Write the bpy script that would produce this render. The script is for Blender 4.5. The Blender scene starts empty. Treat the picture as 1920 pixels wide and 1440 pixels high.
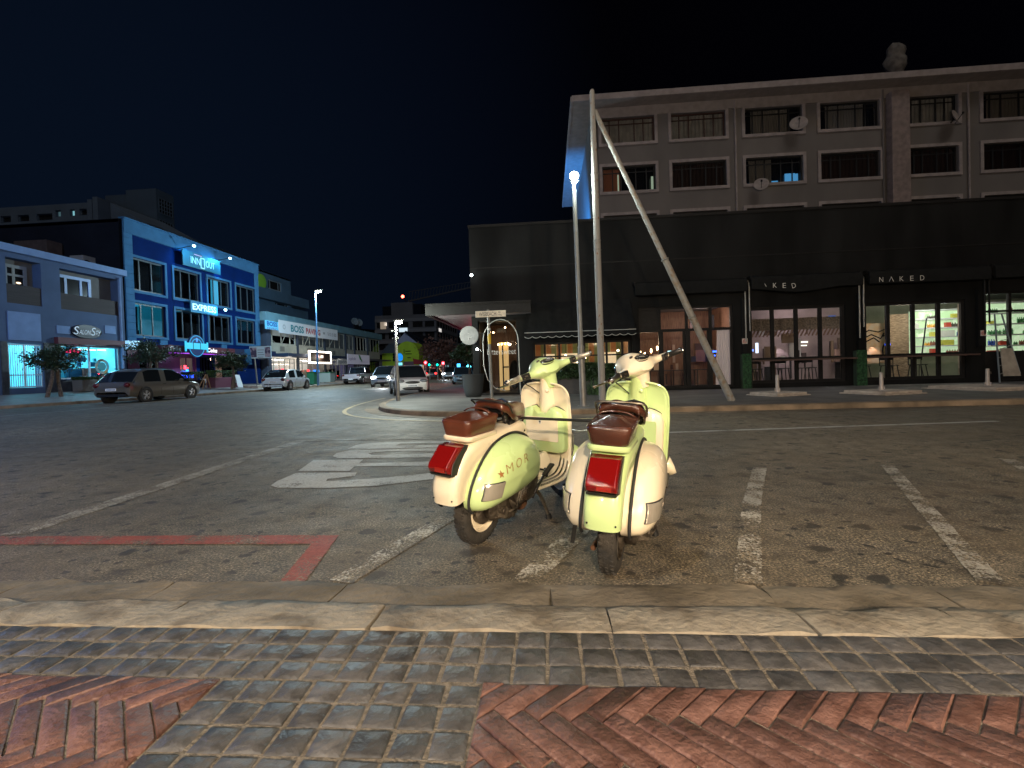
import bpy, bmesh, math, random
from mathutils import Vector, Matrix, noise
R=math.radians
rnd=random.Random(7)
scene=bpy.context.scene
COL=scene.collection
# ------------------------------------------------ camera
F_PX=900.; CY=708.2; YAW=math.atan(70/900); PIT=R(1.0); ROL=math.atan(.030); CAM_H=1.12
CR=(Matrix.Rotation(YAW,3,'Z')@Matrix.Rotation(math.pi/2-PIT,3,'X')@Matrix.Rotation(-ROL,3,'Z'))
CC=Vector((0,0,CAM_H))
cam=bpy.data.cameras.new('camera'); camo=bpy.data.objects.new('camera',cam); COL.objects.link(camo)
camo.matrix_world=Matrix.Translation(CC)@CR.to_4x4()
cam.sensor_width=36; cam.lens=36*F_PX/1920; cam.shift_y=-(720-CY)/1920; cam.clip_end=1500; cam.clip_start=.05
scene.camera=camo
# ------------------------------------------------ world, sun, exposure
w=bpy.data.worlds.new('World'); scene.world=w; w.use_nodes=True
nt=w.node_tree; nt.nodes.clear()
out=nt.nodes.new('ShaderNodeOutputWorld'); bg=nt.nodes.new('ShaderNodeBackground')
sky=nt.nodes.new('ShaderNodeTexSky'); sky.sky_type='NISHITA'; sky.sun_disc=False
SUN_EL,SUN_AZ=R(50),R(160)      # skyglow of the town behind the camera; azimuth from +Y clockwise
sky.sun_elevation=R(-4); sky.sun_rotation=SUN_AZ; sky.air_density=1.0; sky.dust_density=.6; sky.ozone_density=5
# the town's glow in the night sky: a little brighter and bluer low over the left street
tc=nt.nodes.new('ShaderNodeTexCoord'); vd=nt.nodes.new('ShaderNodeVectorMath'); vd.operation='DOT_PRODUCT'
vd.inputs[1].default_value=Vector((-.80,.58,.10)).normalized()
rp=nt.nodes.new('ShaderNodeValToRGB'); e=rp.color_ramp.elements
e[0].position=.45; e[0].color=(.0004,.0004,.0006,1); e[1].position=1.0; e[1].color=(.0022,.0050,.0120,1)
mixs=nt.nodes.new('ShaderNodeMixRGB'); mixs.blend_type='ADD'; mixs.inputs[0].default_value=.03
nt.links.new(tc.outputs['Generated'],vd.inputs[0]); nt.links.new(vd.outputs['Value'],rp.inputs[0])
nt.links.new(rp.outputs[0],mixs.inputs[1]); nt.links.new(sky.outputs[0],mixs.inputs[2])
nt.links.new(mixs.outputs[0],bg.inputs[0]); bg.inputs[1].default_value=1.0
nt.links.new(bg.outputs[0],out.inputs[0])
sl=bpy.data.lights.new('sun','SUN'); sl.energy=.42; sl.angle=R(25); sl.color=(1,.94,.88)
so=bpy.data.objects.new('sun',sl); COL.objects.link(so)
sd=Vector((math.sin(SUN_AZ)*math.cos(SUN_EL),math.cos(SUN_AZ)*math.cos(SUN_EL),math.sin(SUN_EL)))
so.rotation_euler=sd.to_track_quat('Z','Y').to_euler(); so.location=sd*40
scene.view_settings.view_transform='Standard'; scene.view_settings.look='None'
scene.view_settings.exposure=0; scene.view_settings.gamma=1; scene.view_settings.use_curve_mapping=False
try:
    scene.cycles.sample_clamp_indirect=4; scene.cycles.blur_glossy=.5; scene.cycles.max_bounces=6
    scene.cycles.transparent_max_bounces=12
except Exception: pass
def lamp(name,loc,power,color,radius=.1,kind='POINT',to=None,spot=None,blend=.4):
    l=bpy.data.lights.new(name,kind); l.energy=power; l.color=color; l.shadow_soft_size=radius
    o=bpy.data.objects.new(name,l); COL.objects.link(o); o.location=loc
    if kind=='SPOT':
        l.spot_size=R(spot); l.spot_blend=blend
    if to is not None: o.rotation_euler=(Vector(to)-Vector(loc)).to_track_quat('-Z','Y').to_euler()
    return o
# ------------------------------------------------ pixel -> place on a known plane (measuring only)
def ray(px,py): return CR@Vector(((px-960)/F_PX,-(py-CY)/F_PX,-1))
def onZ(px,py,z=0.): d=ray(px,py); return CC+d*((z-CAM_H)/d.z)
def onY(px,py,Y): d=ray(px,py); return CC+d*(Y/d.y)
def onX(px,py,X): d=ray(px,py); return CC+d*(X/d.x)
# ------------------------------------------------ mesh builder
def frame_rot(d):
    z=Vector(d).normalized(); a=Vector((0,0,1)) if abs(z.z)<.95 else Vector((1,0,0))
    x=a.cross(z).normalized(); return x,z.cross(x),z
class MB:
    def __init__(s): s.v=[];s.f=[];s.m=[];s.c=None
    def add(s,vs,fs,mi=0):
        o=len(s.v); s.v+= [Vector(v) for v in vs]; s.f+=[[i+o for i in f] for f in fs]; s.m+=[mi]*len(fs); return s
    def box(s,x0,x1,y0,y1,z0,z1,mi=0):
        return s.add([(x0,y0,z0),(x1,y0,z0),(x1,y1,z0),(x0,y1,z0),(x0,y0,z1),(x1,y0,z1),(x1,y1,z1),(x0,y1,z1)],
            [(0,3,2,1),(4,5,6,7),(0,1,5,4),(1,2,6,5),(2,3,7,6),(3,0,4,7)],mi)
    def obox(s,c,size,rot=None,mi=0):
        h=Vector(size)/2; M=rot or Matrix.Identity(3); c=Vector(c)
        vs=[c+M@Vector((h.x*a,h.y*b,h.z*d)) for d in(-1,1) for a,b in((-1,-1),(1,-1),(1,1),(-1,1))]
        return s.add(vs,[(0,3,2,1),(4,5,6,7),(0,1,5,4),(1,2,6,5),(2,3,7,6),(3,0,4,7)],mi)
    def bar(s,a,b,wd,th,mi=0):
        a,b=Vector(a),Vector(b); x,y,z=frame_rot(b-a); M=Matrix((x,y,z)).transposed()
        return s.obox((a+b)/2,(wd,th,(b-a).length),M,mi)
    def tube(s,pts,r,n=10,mi=0,caps=True,closed=False):
        pts=[Vector(p) for p in pts]; k=len(pts); rs=r if isinstance(r,(list,tuple)) else [r]*k
        vs=[];px=None
        for i,p in enumerate(pts):
            if closed: d=pts[(i+1)%k]-pts[i-1]
            else: d=pts[min(i+1,k-1)]-pts[max(i-1,0)]
            x,y,z=frame_rot(d)
            if px is not None:
                x=(px-z*px.dot(z)); x=x.normalized() if x.length>1e-6 else frame_rot(d)[0]; y=z.cross(x)
            px=x
            for j in range(n):
                a=2*math.pi*j/n; vs.append(p+(x*math.cos(a)+y*math.sin(a))*rs[i])
        fs=[]
        for i in range(k if closed else k-1):
            i2=(i+1)%k
            for j in range(n): fs.append((i*n+j,i*n+(j+1)%n,i2*n+(j+1)%n,i2*n+j))
        if caps and not closed: fs+=[tuple(range(n))[::-1],tuple((k-1)*n+j for j in range(n))]
        return s.add(vs,fs,mi)
    def lathe(s,prof,c=(0,0,0),axis=(0,0,1),n=24,mi=0,caps=False):
        x,y,z=frame_rot(axis); c=Vector(c); vs=[];k=len(prof)
        for (r,h) in prof:
            for j in range(n):
                a=2*math.pi*j/n; vs.append(c+z*h+(x*math.cos(a)+y*math.sin(a))*r)
        fs=[(i*n+j,i*n+(j+1)%n,(i+1)*n+(j+1)%n,(i+1)*n+j) for i in range(k-1) for j in range(n)]
        if caps: fs+=[tuple(range(n))[::-1],tuple((k-1)*n+j for j in range(n))]
        return s.add(vs,fs,mi)
    def ell(s,c,r,n=16,m=10,mi=0,rot=None):
        c=Vector(c);M=rot or Matrix.Identity(3);vs=[]
        for i in range(m+1):
            t=math.pi*i/m
            for j in range(n):
                a=2*math.pi*j/n; vs.append(c+M@Vector((r[0]*math.sin(t)*math.cos(a),r[1]*math.sin(t)*math.sin(a),r[2]*math.cos(t))))
        return s.add(vs,[(i*n+j,(i+1)*n+j,(i+1)*n+(j+1)%n,i*n+(j+1)%n) for i in range(m) for j in range(n)],mi)
    def grid(s,rows,mi=0,closed=False):
        n=len(rows[0]);vs=[p for r in rows for p in r];fs=[]
        for i in range(len(rows)-1):
            for j in range(n if closed else n-1): fs.append((i*n+j,i*n+(j+1)%n,(i+1)*n+(j+1)%n,(i+1)*n+j))
        return s.add(vs,fs,mi)
    def prism(s,poly,off,mi=0):
        n=len(poly);off=Vector(off);p=[Vector(q) for q in poly]
        return s.add(p+[q+off for q in p],[tuple(range(n))[::-1],tuple(range(n,2*n))]+[(i,(i+1)%n,n+(i+1)%n,n+i) for i in range(n)],mi)
    def build(s,name,mat,parent=None,smooth=False,bevel=0,seg=2,local=False,sub=0,weld=False,solid=0):
        off=Vector() if (parent is None or local) else OFF.get(parent.name,Vector())
        me=bpy.data.meshes.new(name); me.from_pydata([v-off for v in s.v],[],s.f)
        mats=mat if isinstance(mat,(list,tuple)) else [mat]
        for m in mats: me.materials.append(m)
        if len(mats)>1:
            for p,mi in zip(me.polygons,s.m): p.material_index=mi
        bm=bmesh.new(); bm.from_mesh(me)
        if weld: bmesh.ops.remove_doubles(bm,verts=bm.verts,dist=1e-4)
        bmesh.ops.recalc_face_normals(bm,faces=bm.faces)
        bm.to_mesh(me); bm.free()
        if s.c is not None:
            at=me.color_attributes.new('tone','FLOAT_COLOR','CORNER'); li=0
            for p,cc in zip(me.polygons,s.c):
                for l in p.loop_indices: at.data[l].color=(cc,cc,cc,1)
        if smooth:
            for p in me.polygons: p.use_smooth=True
            if smooth!='all':
                me.set_sharp_from_angle(angle=R(38 if smooth is True else smooth))
        o=bpy.data.objects.new(name,me); COL.objects.link(o)
        if parent is not None: o.parent=parent; OFF[o.name]=off if not local else Vector()
        else: OFF[o.name]=Vector()
        if solid:
            m=o.modifiers.new('s','SOLIDIFY'); m.thickness=solid; m.offset=0
        if sub:
            m=o.modifiers.new('u','SUBSURF'); m.levels=m.render_levels=sub
        if bevel:
            m=o.modifiers.new('b','BEVEL'); m.width=bevel; m.segments=seg; m.limit_method='ANGLE'; m.angle_limit=R(35)
            m.harden_normals=False
            for p in me.polygons: p.use_smooth=True
            m2=o.modifiers.new('w','WEIGHTED_NORMAL'); m2.keep_sharp=True
        return o
OFF={}
def tag(o,label=None,cat=None,group=None,kind=None):
    if label:o['label']=label
    if cat:o['category']=cat
    if group:o['group']=group
    if kind:o['kind']=kind
    return o
def thing(name,loc,label,cat,group=None,rz=0):
    o=bpy.data.objects.new(name,None); COL.objects.link(o); o.location=loc; o.rotation_euler=(0,0,rz); o.empty_display_size=.1
    OFF[o.name]=Vector(loc); return tag(o,label,cat,group)
def copy_tree(o,parent=None):
    c=o.copy(); COL.objects.link(c); c.parent=parent
    for ch in list(o.children): copy_tree(ch,c)
    return c
# ------------------------------------------------ materials
MATS={}
def mat(name,col,rough=.6,metal=0.,coat=0.,nscale=0,namt=0.,bump=0.,bscale=None,emit=None,estr=0.,trans=0.,col2=None,spec=None,lo=.35,hi=.65,stretch=None,sheen=0,detail=6,tone=0,rvar=0.,objspace=True,bdist=.02):
    if name in MATS: return MATS[name]
    m=bpy.data.materials.new(name); m.use_nodes=True; n=m.node_tree; N=n.nodes; L=n.links; b=N['Principled BSDF']
    b.inputs['Base Color'].default_value=(*col,1); b.inputs['Roughness'].default_value=rough; b.inputs['Metallic'].default_value=metal
    b.inputs['Coat Weight'].default_value=coat; b.inputs['Coat Roughness'].default_value=.06
    b.inputs['Transmission Weight'].default_value=trans
    if spec is not None: b.inputs['Specular IOR Level'].default_value=spec
    if emit: b.inputs['Emission Color'].default_value=(*emit,1); b.inputs['Emission Strength'].default_value=estr
    src=None
    if nscale or bump or tone:
        t=N.new('ShaderNodeTexCoord'); mp=N.new('ShaderNodeMapping'); L.new(t.outputs['Object'],mp.inputs[0])
        if stretch: mp.inputs['Scale'].default_value=stretch
    if nscale:
        nz=N.new('ShaderNodeTexNoise'); nz.inputs['Scale'].default_value=nscale; nz.inputs['Detail'].default_value=detail
        L.new(mp.outputs[0],nz.inputs['Vector'])
        r=N.new('ShaderNodeValToRGB'); r.color_ramp.elements[0].position=lo; r.color_ramp.elements[1].position=hi
        c2=col2 or tuple(max(0,c*(1-namt)) for c in col)
        r.color_ramp.elements[0].color=(*c2,1); r.color_ramp.elements[1].color=(*col,1)
        L.new(nz.outputs['Fac'],r.inputs[0]); src=r.outputs[0]
        if rvar:
            mr=N.new('ShaderNodeMapRange'); mr.inputs[3].default_value=rough-rvar; mr.inputs[4].default_value=rough+rvar
            L.new(nz.outputs['Fac'],mr.inputs[0]); L.new(mr.outputs[0],b.inputs['Roughness'])
    if tone:
        a=N.new('ShaderNodeAttribute'); a.attribute_name='tone'
        mx=N.new('ShaderNodeMixRGB'); mx.blend_type='MULTIPLY'; mx.inputs[0].default_value=1
        mr=N.new('ShaderNodeMapRange'); mr.inputs[3].default_value=1-tone; mr.inputs[4].default_value=1+tone
        L.new(a.outputs['Fac'],mr.inputs[0]); cb=N.new('ShaderNodeCombineXYZ')
        for i in range(3): L.new(mr.outputs[0],cb.inputs[i])
        if src: L.new(src,mx.inputs[1])
        else: mx.inputs[1].default_value=(*col,1)
        L.new(cb.outputs[0],mx.inputs[2]); src=mx.outputs[0]
    if src: L.new(src,b.inputs['Base Color'])
    if bump:
        n2=N.new('ShaderNodeTexNoise'); n2.inputs['Scale'].default_value=bscale or nscale or 20; n2.inputs['Detail'].default_value=8
        L.new(mp.outputs[0],n2.inputs['Vector'])
        bp=N.new('ShaderNodeBump'); bp.inputs['Strength'].default_value=bump; bp.inputs['Distance'].default_value=bdist
        L.new(n2.outputs['Fac'],bp.inputs['Height']); L.new(bp.outputs[0],b.inputs['Normal'])
    MATS[name]=m; return m
def emis(name,col,s,base=(.02,.02,.02)):
    return mat(name,base,rough=.5,emit=col,estr=s)
def glass(name,tint=(.9,.95,1),op=.12):
    if name in MATS: return MATS[name]
    m=bpy.data.materials.new(name); m.use_nodes=True; N=m.node_tree.nodes; L=m.node_tree.links; N.clear()
    o=N.new('ShaderNodeOutputMaterial'); t=N.new('ShaderNodeBsdfTransparent'); t.inputs[0].default_value=(*tint,1)
    g=N.new('ShaderNodeBsdfGlossy'); g.inputs['Roughness'].default_value=.02
    fr=N.new('ShaderNodeFresnel'); fr.inputs[0].default_value=1.5; ad=N.new('ShaderNodeMath'); ad.inputs[1].default_value=op*.3; ad.operation='ADD'
    mx=N.new('ShaderNodeMixShader'); L.new(fr.outputs[0],ad.inputs[0]); L.new(ad.outputs[0],mx.inputs[0]); L.new(t.outputs[0],mx.inputs[1]); L.new(g.outputs[0],mx.inputs[2]); L.new(mx.outputs[0],o.inputs[0])
    MATS[name]=m; return m
def text_mesh(txt,size,font_w=0.,spacing=1.,ext=.0,res=3):
    c=bpy.data.curves.new('t','FONT'); c.body=txt; c.size=size; c.offset=font_w; c.space_character=spacing; c.extrude=ext; c.resolution_u=res
    c.align_x='CENTER'; c.align_y='CENTER'
    o=bpy.data.objects.new('t',c); COL.objects.link(o); dg=bpy.context.evaluated_depsgraph_get(); dg.update()
    me=bpy.data.meshes.new_from_object(o.evaluated_get(dg)); vs=[v.co.copy() for v in me.vertices]; fs=[list(p.vertices) for p in me.polygons]
    bpy.data.objects.remove(o); bpy.data.curves.remove(c); bpy.data.meshes.remove(me); return vs,fs
def put_text(txt,width,height,c,u,v,m,parent=None,name='lettering',fw=0.,spacing=1.,n_off=.0,italic=0,local=False):
    """lettering fitted in width x height at c, reading along u, up v, sitting on its board"""
    vs,fs=text_mesh(txt,1.,fw,spacing)
    x0=min(p.x for p in vs);x1=max(p.x for p in vs);y0=min(p.y for p in vs);y1=max(p.y for p in vs)
    c,u,v=Vector(c),Vector(u).normalized(),Vector(v).normalized(); nn=u.cross(v)
    mb=MB(); out=[]
    for p in vs:
        a=((p.x-x0)/(x1-x0)-.5)*width; b=((p.y-y0)/(y1-y0)-.5)*height
        out.append(c+u*(a+italic*b)+v*b+nn*n_off)
    mb.add(out,fs)
    return mb.build(name,m,parent,local=local)
# wall with rectangular openings; Fac maps (u, z, d) to the world, d = outwards
class Fac:
    def __init__(s,o,u,n): s.o=Vector(o);s.u=Vector(u).normalized();s.n=Vector(n).normalized()
    def p(s,u,z,d=0.): return s.o+s.u*u+Vector((0,0,z))+s.n*d
    def box(s,mb,u0,u1,z0,z1,d0,d1,mi=0):
        vs=[s.p(a,z,d) for z in(z0,z1) for a,d in((u0,d0),(u1,d0),(u1,d1),(u0,d1))]
        mb.add(vs,[(0,3,2,1),(4,5,6,7),(0,1,5,4),(1,2,6,5),(2,3,7,6),(3,0,4,7)],mi)
    def wall(s,mb,u0,u1,z0,z1,holes,depth=.25,mi=0,d=0.):
        us=sorted({u0,u1,*[h[0] for h in holes],*[h[1] for h in holes]}); zs=sorted({z0,z1,*[h[2] for h in holes],*[h[3] for h in holes]})
        us=[a for a in us if u0<=a<=u1]; zs=[a for a in zs if z0<=a<=z1]
        for i in range(len(us)-1):
            for j in range(len(zs)-1):
                cu,cz=(us[i]+us[i+1])/2,(zs[j]+zs[j+1])/2
                if any(h[0]<cu<h[1] and h[2]<cz<h[3] for h in holes): continue
                mb.add([s.p(us[i],zs[j],d),s.p(us[i+1],zs[j],d),s.p(us[i+1],zs[j+1],d),s.p(us[i],zs[j+1],d)],[(0,1,2,3)],mi)
        for (a,b,c,e) in [h[:4] for h in holes]:
            q=[(a,c),(b,c),(b,e),(a,e)]
            for k in range(4):
                (x0,y0),(x1,y1)=q[k],q[(k+1)%4]
                mb.add([s.p(x0,y0,d),s.p(x1,y1,d),s.p(x1,y1,d-depth),s.p(x0,y0,d-depth)],[(0,1,2,3)],mi)
    def frame(s,mb,u0,u1,z0,z1,w,d0,d1,mi=0):
        s.box(mb,u0,u1,z0,z0+w,d0,d1,mi); s.box(mb,u0,u1,z1-w,z1,d0,d1,mi)
        s.box(mb,u0,u0+w,z0+w,z1-w,d0,d1,mi); s.box(mb,u1-w,u1,z0+w,z1-w,d0,d1,mi)
def window(F,parent,u0,u1,z0,z1,rec,mf,mp,nm=2,fw=.07,trans=None,surround=None,sw=.12,mull=None,back=None,transom=None):
    """window > frame, pane (and what hangs right behind it)"""
    mb=MB(); F.frame(mb,u0,u1,z0,z1,fw,-rec-.03,-rec+.04)
    ms=mull if mull is not None else [i/nm for i in range(1,nm)]
    for t in ms:
        c=u0+(u1-u0)*t; F.box(mb,c-fw*.4,c+fw*.4,z0+fw,z1-fw,-rec-.025,-rec+.035)
    if transom:
        c=z0+(z1-z0)*transom; F.box(mb,u0+fw,u1-fw,c-fw*.35,c+fw*.35,-rec-.02,-rec+.03)
    wd=mb.build('window',mf,parent)
    pb=MB(); pb.add([F.p(u0+.01,z0+.01,-rec),F.p(u1-.01,z0+.01,-rec),F.p(u1-.01,z1-.01,-rec),F.p(u0+.01,z1-.01,-rec)],[(0,1,2,3)]); pb.build('pane',mp,wd)
    if surround:
        sb=MB(); F.frame(sb,u0-sw,u1+sw,z0-sw,z1+sw,sw,.002,.07); sb.build('surround',surround,wd)
    if back:
        cb=MB(); n=14; rows=[]
        a0,a1=back[1],back[2]
        r0=[];r1=[]
        for i in range(n*2+1):
            t=a0+(a1-a0)*i/(n*2); uu=u0+(u1-u0)*t; dd=-rec-.14+(.03 if i%2 else -.02)
            r0.append(F.p(uu,z0+.02,dd)); r1.append(F.p(uu,z1-.02,dd))
        cb.grid([r0,r1]); cb.build('curtain',back[0],wd)
    return wd
# ================================================ GROUND
def sstep(a,b,x): t=max(0,min(1,(x-a)/(b-a))); return t*t*(3-2*t)
def zroad(x,y): return .12*sstep(-9,-16,x)
# asphalt: aggregate speckle, oil spots, patches (all of them marks in the road itself)
def road_mat(name,paint=None,wear=.5):
    m=bpy.data.materials.new(name); m.use_nodes=True; N=m.node_tree.nodes; L=m.node_tree.links; b=N['Principled BSDF']
    g=N.new('ShaderNodeNewGeometry')
    def noise(sc,det=4,rough=.5,sx=None):
        n=N.new('ShaderNodeTexNoise'); n.inputs['Scale'].default_value=sc; n.inputs['Detail'].default_value=det; n.inputs['Roughness'].default_value=rough
        if sx:
            mp=N.new('ShaderNodeMapping'); mp.inputs['Scale'].default_value=sx; L.new(g.outputs['Position'],mp.inputs[0]); L.new(mp.outputs[0],n.inputs['Vector'])
        else: L.new(g.outputs['Position'],n.inputs['Vector'])
        return n.outputs['Fac']
    def ramp(src,stops):
        r=N.new('ShaderNodeValToRGB'); els=r.color_ramp.elements
        while len(els)<len(stops): els.new(.5)
        for e_,(p,c) in zip(els,stops): e_.position=p; e_.color=(*c,1) if len(c)==3 else c
        L.new(src,r.inputs[0]); return r.outputs[0]
    def mix(f,a,c,mode='MIX'):
        x=N.new('ShaderNodeMixRGB'); x.blend_type=mode
        if isinstance(f,float): x.inputs[0].default_value=f
        else: L.new(f,x.inputs[0])
        for k,s in((1,a),(2,c)):
            if isinstance(s,tuple): x.inputs[k].default_value=(*s,1)
            else: L.new(s,x.inputs[k])
        return x.outputs[0]
    base=ramp(noise(.35,5),[(.35,(.110,.099,.082)),(.65,(.190,.165,.128))])
    sp=ramp(noise(70,4,.8),[(.36,(.12,.115,.11)),(.47,(.70,.70,.69)),(.54,(1.,1,1)),(.66,(3.2,2.9,2.4))])
    col=mix(1.,base,sp,'MULTIPLY')
    mid=ramp(noise(5,8,.75),[(.34,(.50,.49,.48)),(.58,(1.18,1.14,1.06))]); col=mix(1.,col,mid,'MULTIPLY')
    # oil and gum spots: cells with a thresholded radius, only in some of them, and denser in the bays
    vo=N.new('ShaderNodeTexVoronoi'); vo.voronoi_dimensions='2D'; vo.inputs['Scale'].default_value=2.6; vo.inputs['Randomness'].default_value=1
    wv=N.new('ShaderNodeVectorMath'); wv.operation='ADD'; nn=N.new('ShaderNodeTexNoise'); nn.inputs['Scale'].default_value=9; nn.inputs['Detail'].default_value=3; L.new(g.outputs['Position'],nn.inputs['Vector'])
    sc=N.new('ShaderNodeVectorMath'); sc.operation='SCALE'; sc.inputs['Scale'].default_value=.14; L.new(nn.outputs['Color'],sc.inputs[0])
    L.new(g.outputs['Position'],wv.inputs[0]); L.new(sc.outputs[0],wv.inputs[1]); L.new(wv.outputs[0],vo.inputs['Vector'])
    spots=ramp(vo.outputs['Distance'],[(.11,(.9,.9,.9)),(.17,(0,0,0))])
    sel=ramp(vo.outputs['Color'],[(.58,(0,0,0)),(.66,(1,1,1))])
    f=mix(1.,spots,sel,'MULTIPLY'); col=mix(f,col,(.022,.02,.018))
    vo2=N.new('ShaderNodeTexVoronoi'); vo2.voronoi_dimensions='2D'; vo2.inputs['Scale'].default_value=7; L.new(wv.outputs[0],vo2.inputs['Vector'])
    f2=mix(1.,ramp(vo2.outputs['Distance'],[(.13,(.9,.9,.9)),(.20,(0,0,0))]),ramp(vo2.outputs['Color'],[(.56,(0,0,0)),(.6,(1,1,1))]),'MULTIPLY')
    col=mix(f2,col,(.026,.024,.022))
    dirt=ramp(noise(1.3,8,.75),[(.46,(0,0,0)),(.66,(.6,.6,.6))]); col=mix(dirt,col,(.125,.092,.058)); dk=ramp(noise(2.6,8,.8),[(.54,(0,0,0)),(.66,(.75,.75,.75))]); col=mix(dk,col,(.040,.034,.027)); col=mix(1.,col,sp,'MULTIPLY') if False else col
    if paint:
        a=noise(55,5,.8); c=noise(3.5,3)
        ad=N.new('ShaderNodeMath'); ad.operation='MULTIPLY_ADD'; ad.inputs[1].default_value=.38; L.new(c,ad.inputs[0]); 
        ml=N.new('ShaderNodeMath'); ml.operation='MULTIPLY'; ml.inputs[1].default_value=.62; L.new(a,ml.inputs[0]); L.new(ml.outputs[0],ad.inputs[2])
        msk=ramp(ad.outputs[0],[(wear-.035,(0,0,0)),(wear+.015,(1,1,1))])
        pc=mix(1.,paint,ramp(noise(30,5,.7),[(.3,(.62,.6,.56)),(.6,(1,1,1))]),'MULTIPLY')
        col=mix(msk,col,pc)
    L.new(col,b.inputs['Base Color'])
    rr=N.new('ShaderNodeMapRange'); rr.inputs[3].default_value=.48; rr.inputs[4].default_value=.85; L.new(noise(2.2,5),rr.inputs[0]); L.new(rr.outputs[0],b.inputs['Roughness'])
    bp=N.new('ShaderNodeBump'); bp.inputs['Strength'].default_value=.9 if not paint else .6; bp.inputs['Distance'].default_value=.006
    L.new(noise(110,4,.7),bp.inputs['Height']); L.new(bp.outputs[0],b.inputs['Normal'])
    return m
M_ROAD=road_mat('asphalt')
M_LINE=road_mat('road paint',(.38,.36,.31),.520); M_LINEW=road_mat('worn road paint',(.55,.52,.45),.548)
M_RED=road_mat('red road paint',(.30,.068,.045),.488); M_YEL=road_mat('yellow road paint',(.60,.47,.26),.42); M_LINEG=road_mat('good road paint',(.46,.455,.43),.450)
xs=[-400,-120,-60,-40,-30,-26]+[-25+i for i in range(0,20)]+[-4,0,10,30,60,150,400]; ys=[-60,-10,-4,0,2.42,3,5,8,12,20,30,50,80,120,200,600]
g=MB(); g.grid([[Vector((x,y,zroad(x,y)-(.0 if y>2.3 else .0))) for x in xs] for y in ys]); 
tag(g.build('road',M_ROAD,smooth='all'),kind='structure')
# near pavement: bedding, stone pavers, herringbone bricks
ZP=.08
M_BED=mat('joint sand',(.24,.20,.15),.95,nscale=40,namt=.5,bump=.5,bscale=120)
M_PAV=mat('dark stone paver',(.108,.103,.101),.48,nscale=12,namt=.5,bump=1.,bscale=20,tone=.34,rvar=.14,detail=9,bdist=.016)
M_BRK=mat('red paving brick',(.180,.094,.074),.50,nscale=16,col2=(.10,.048,.037),bump=.5,bscale=60,tone=.24,detail=9,rvar=.14,bdist=.018)
M_KERB=mat('pale kerb stone',(.31,.270,.210),.8,nscale=7,col2=(.15,.12,.085),bump=.45,bscale=28,detail=9,lo=.33,hi=.58,bdist=.03)
M_GUT=mat('gutter concrete',(.20,.165,.12),.8,nscale=3.2,col2=(.10,.08,.054),bump=.7,bscale=22,detail=9,lo=.35,hi=.62)
YK=1.885
b=MB(); b.box(-9,9,-4,YK,ZP-.3,ZP-.006); tag(b.build('pavement_bedding',M_BED),kind='structure')
def clip(poly,a,b_,c):   # keep a*x+b*y<=c
    o=[]
    for i in range(len(poly)):
        p,q=poly[i],poly[(i+1)%len(poly)]; dp=a*p[0]+b_*p[1]-c; dq=a*q[0]+b_*q[1]-c
        if dp<=0:o.append(p)
        if (dp<0<dq)or(dq<0<dp): t=dp/(dp-dq); o.append((p[0]+(q[0]-p[0])*t,p[1]+(q[1]-p[1])*t))
    return o
def shrink(poly,d):
    n=len(poly);res=[]
    for i in range(n):
        p0,p1,p2=Vector(poly[i-1]),Vector(poly[i]),Vector(poly[(i+1)%n])
        a=(p1-p0);b2=(p2-p1)
        if a.length<1e-5 or b2.length<1e-5: res.append(poly[i]);continue
        a.normalize();b2.normalize(); na=Vector((-a.y,a.x));nb=Vector((-b2.y,b2.x)); k=1+na.dot(nb)
        v=(na+nb)*(d/max(k,.35)); res.append((p1.x+v.x,p1.y+v.y))
    return res
def area(p): return .5*sum(p[i][0]*p[(i+1)%len(p)][1]-p[(i+1)%len(p)][0]*p[i][1] for i in range(len(p)))
def slab(mb,poly,z0,z1,bv,tilt=(0,0),cols=None,rough_=0):
    if len(poly)<3: return
    if area(poly)<0: poly=poly[::-1]
    if area(poly)<.0006 or area(poly)/sum((Vector(poly[i])-Vector(poly[i-1])).length for i in range(len(poly)))<.0085: return
    c=Vector((sum(p[0] for p in poly)/len(poly),sum(p[1] for p in poly)/len(poly)))
    ang=min(abs((Vector(poly[i])-Vector(poly[i-1])).normalized().cross((Vector(poly[(i+1)%len(poly)])-Vector(poly[i])).normalized())) if (Vector(poly[i])-Vector(poly[i-1])).length>1e-5 and (Vector(poly[(i+1)%len(poly)])-Vector(poly[i])).length>1e-5 else 0 for i in range(len(poly)))
    cc_=Vector((sum(p[0] for p in poly)/len(poly),sum(p[1] for p in poly)/len(poly)))
    inn=shrink(poly,bv) if (len(poly)==4 and ang>.9) else [(cc_.x+(p[0]-cc_.x)*.86,cc_.y+(p[1]-cc_.y)*.86) for p in poly]; zt=lambda p:z1+(p[0]-c.x)*tilt[0]+(p[1]-c.y)*tilt[1]
    n=len(poly); v=[(p[0],p[1],z0) for p in poly]+[(p[0],p[1],zt(p)-bv*.8) for p in poly]+[(p[0],p[1],zt(p)) for p in inn]
    f=[(i,(i+1)%n,n+(i+1)%n,n+i) for i in range(n)]+[(n+i,n+(i+1)%n,2*n+(i+1)%n,2*n+i) for i in range(n)]+[tuple(range(2*n,3*n))]
    mb.add(v,f); t=rnd.random(); mb.c+= [t]*len(f)
pv=MB(); pv.c=[]
px_,py_=.1215,.107
def jit(q,s=.0035): return [(x+rnd.uniform(-s,s),y+rnd.uniform(-s,s)) for x,y in q]
def paver(x0,y0,x1,y1):
    gp=.0058; q=jit([(x0+gp,y0+gp),(x1-gp,y0+gp),(x1-gp,y1-gp),(x0+gp,y1-gp)])
    slab(pv,q,ZP-.03,ZP+rnd.uniform(-.002,.003),.008,(rnd.gauss(0,.016),rnd.gauss(0,.016)))
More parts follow.
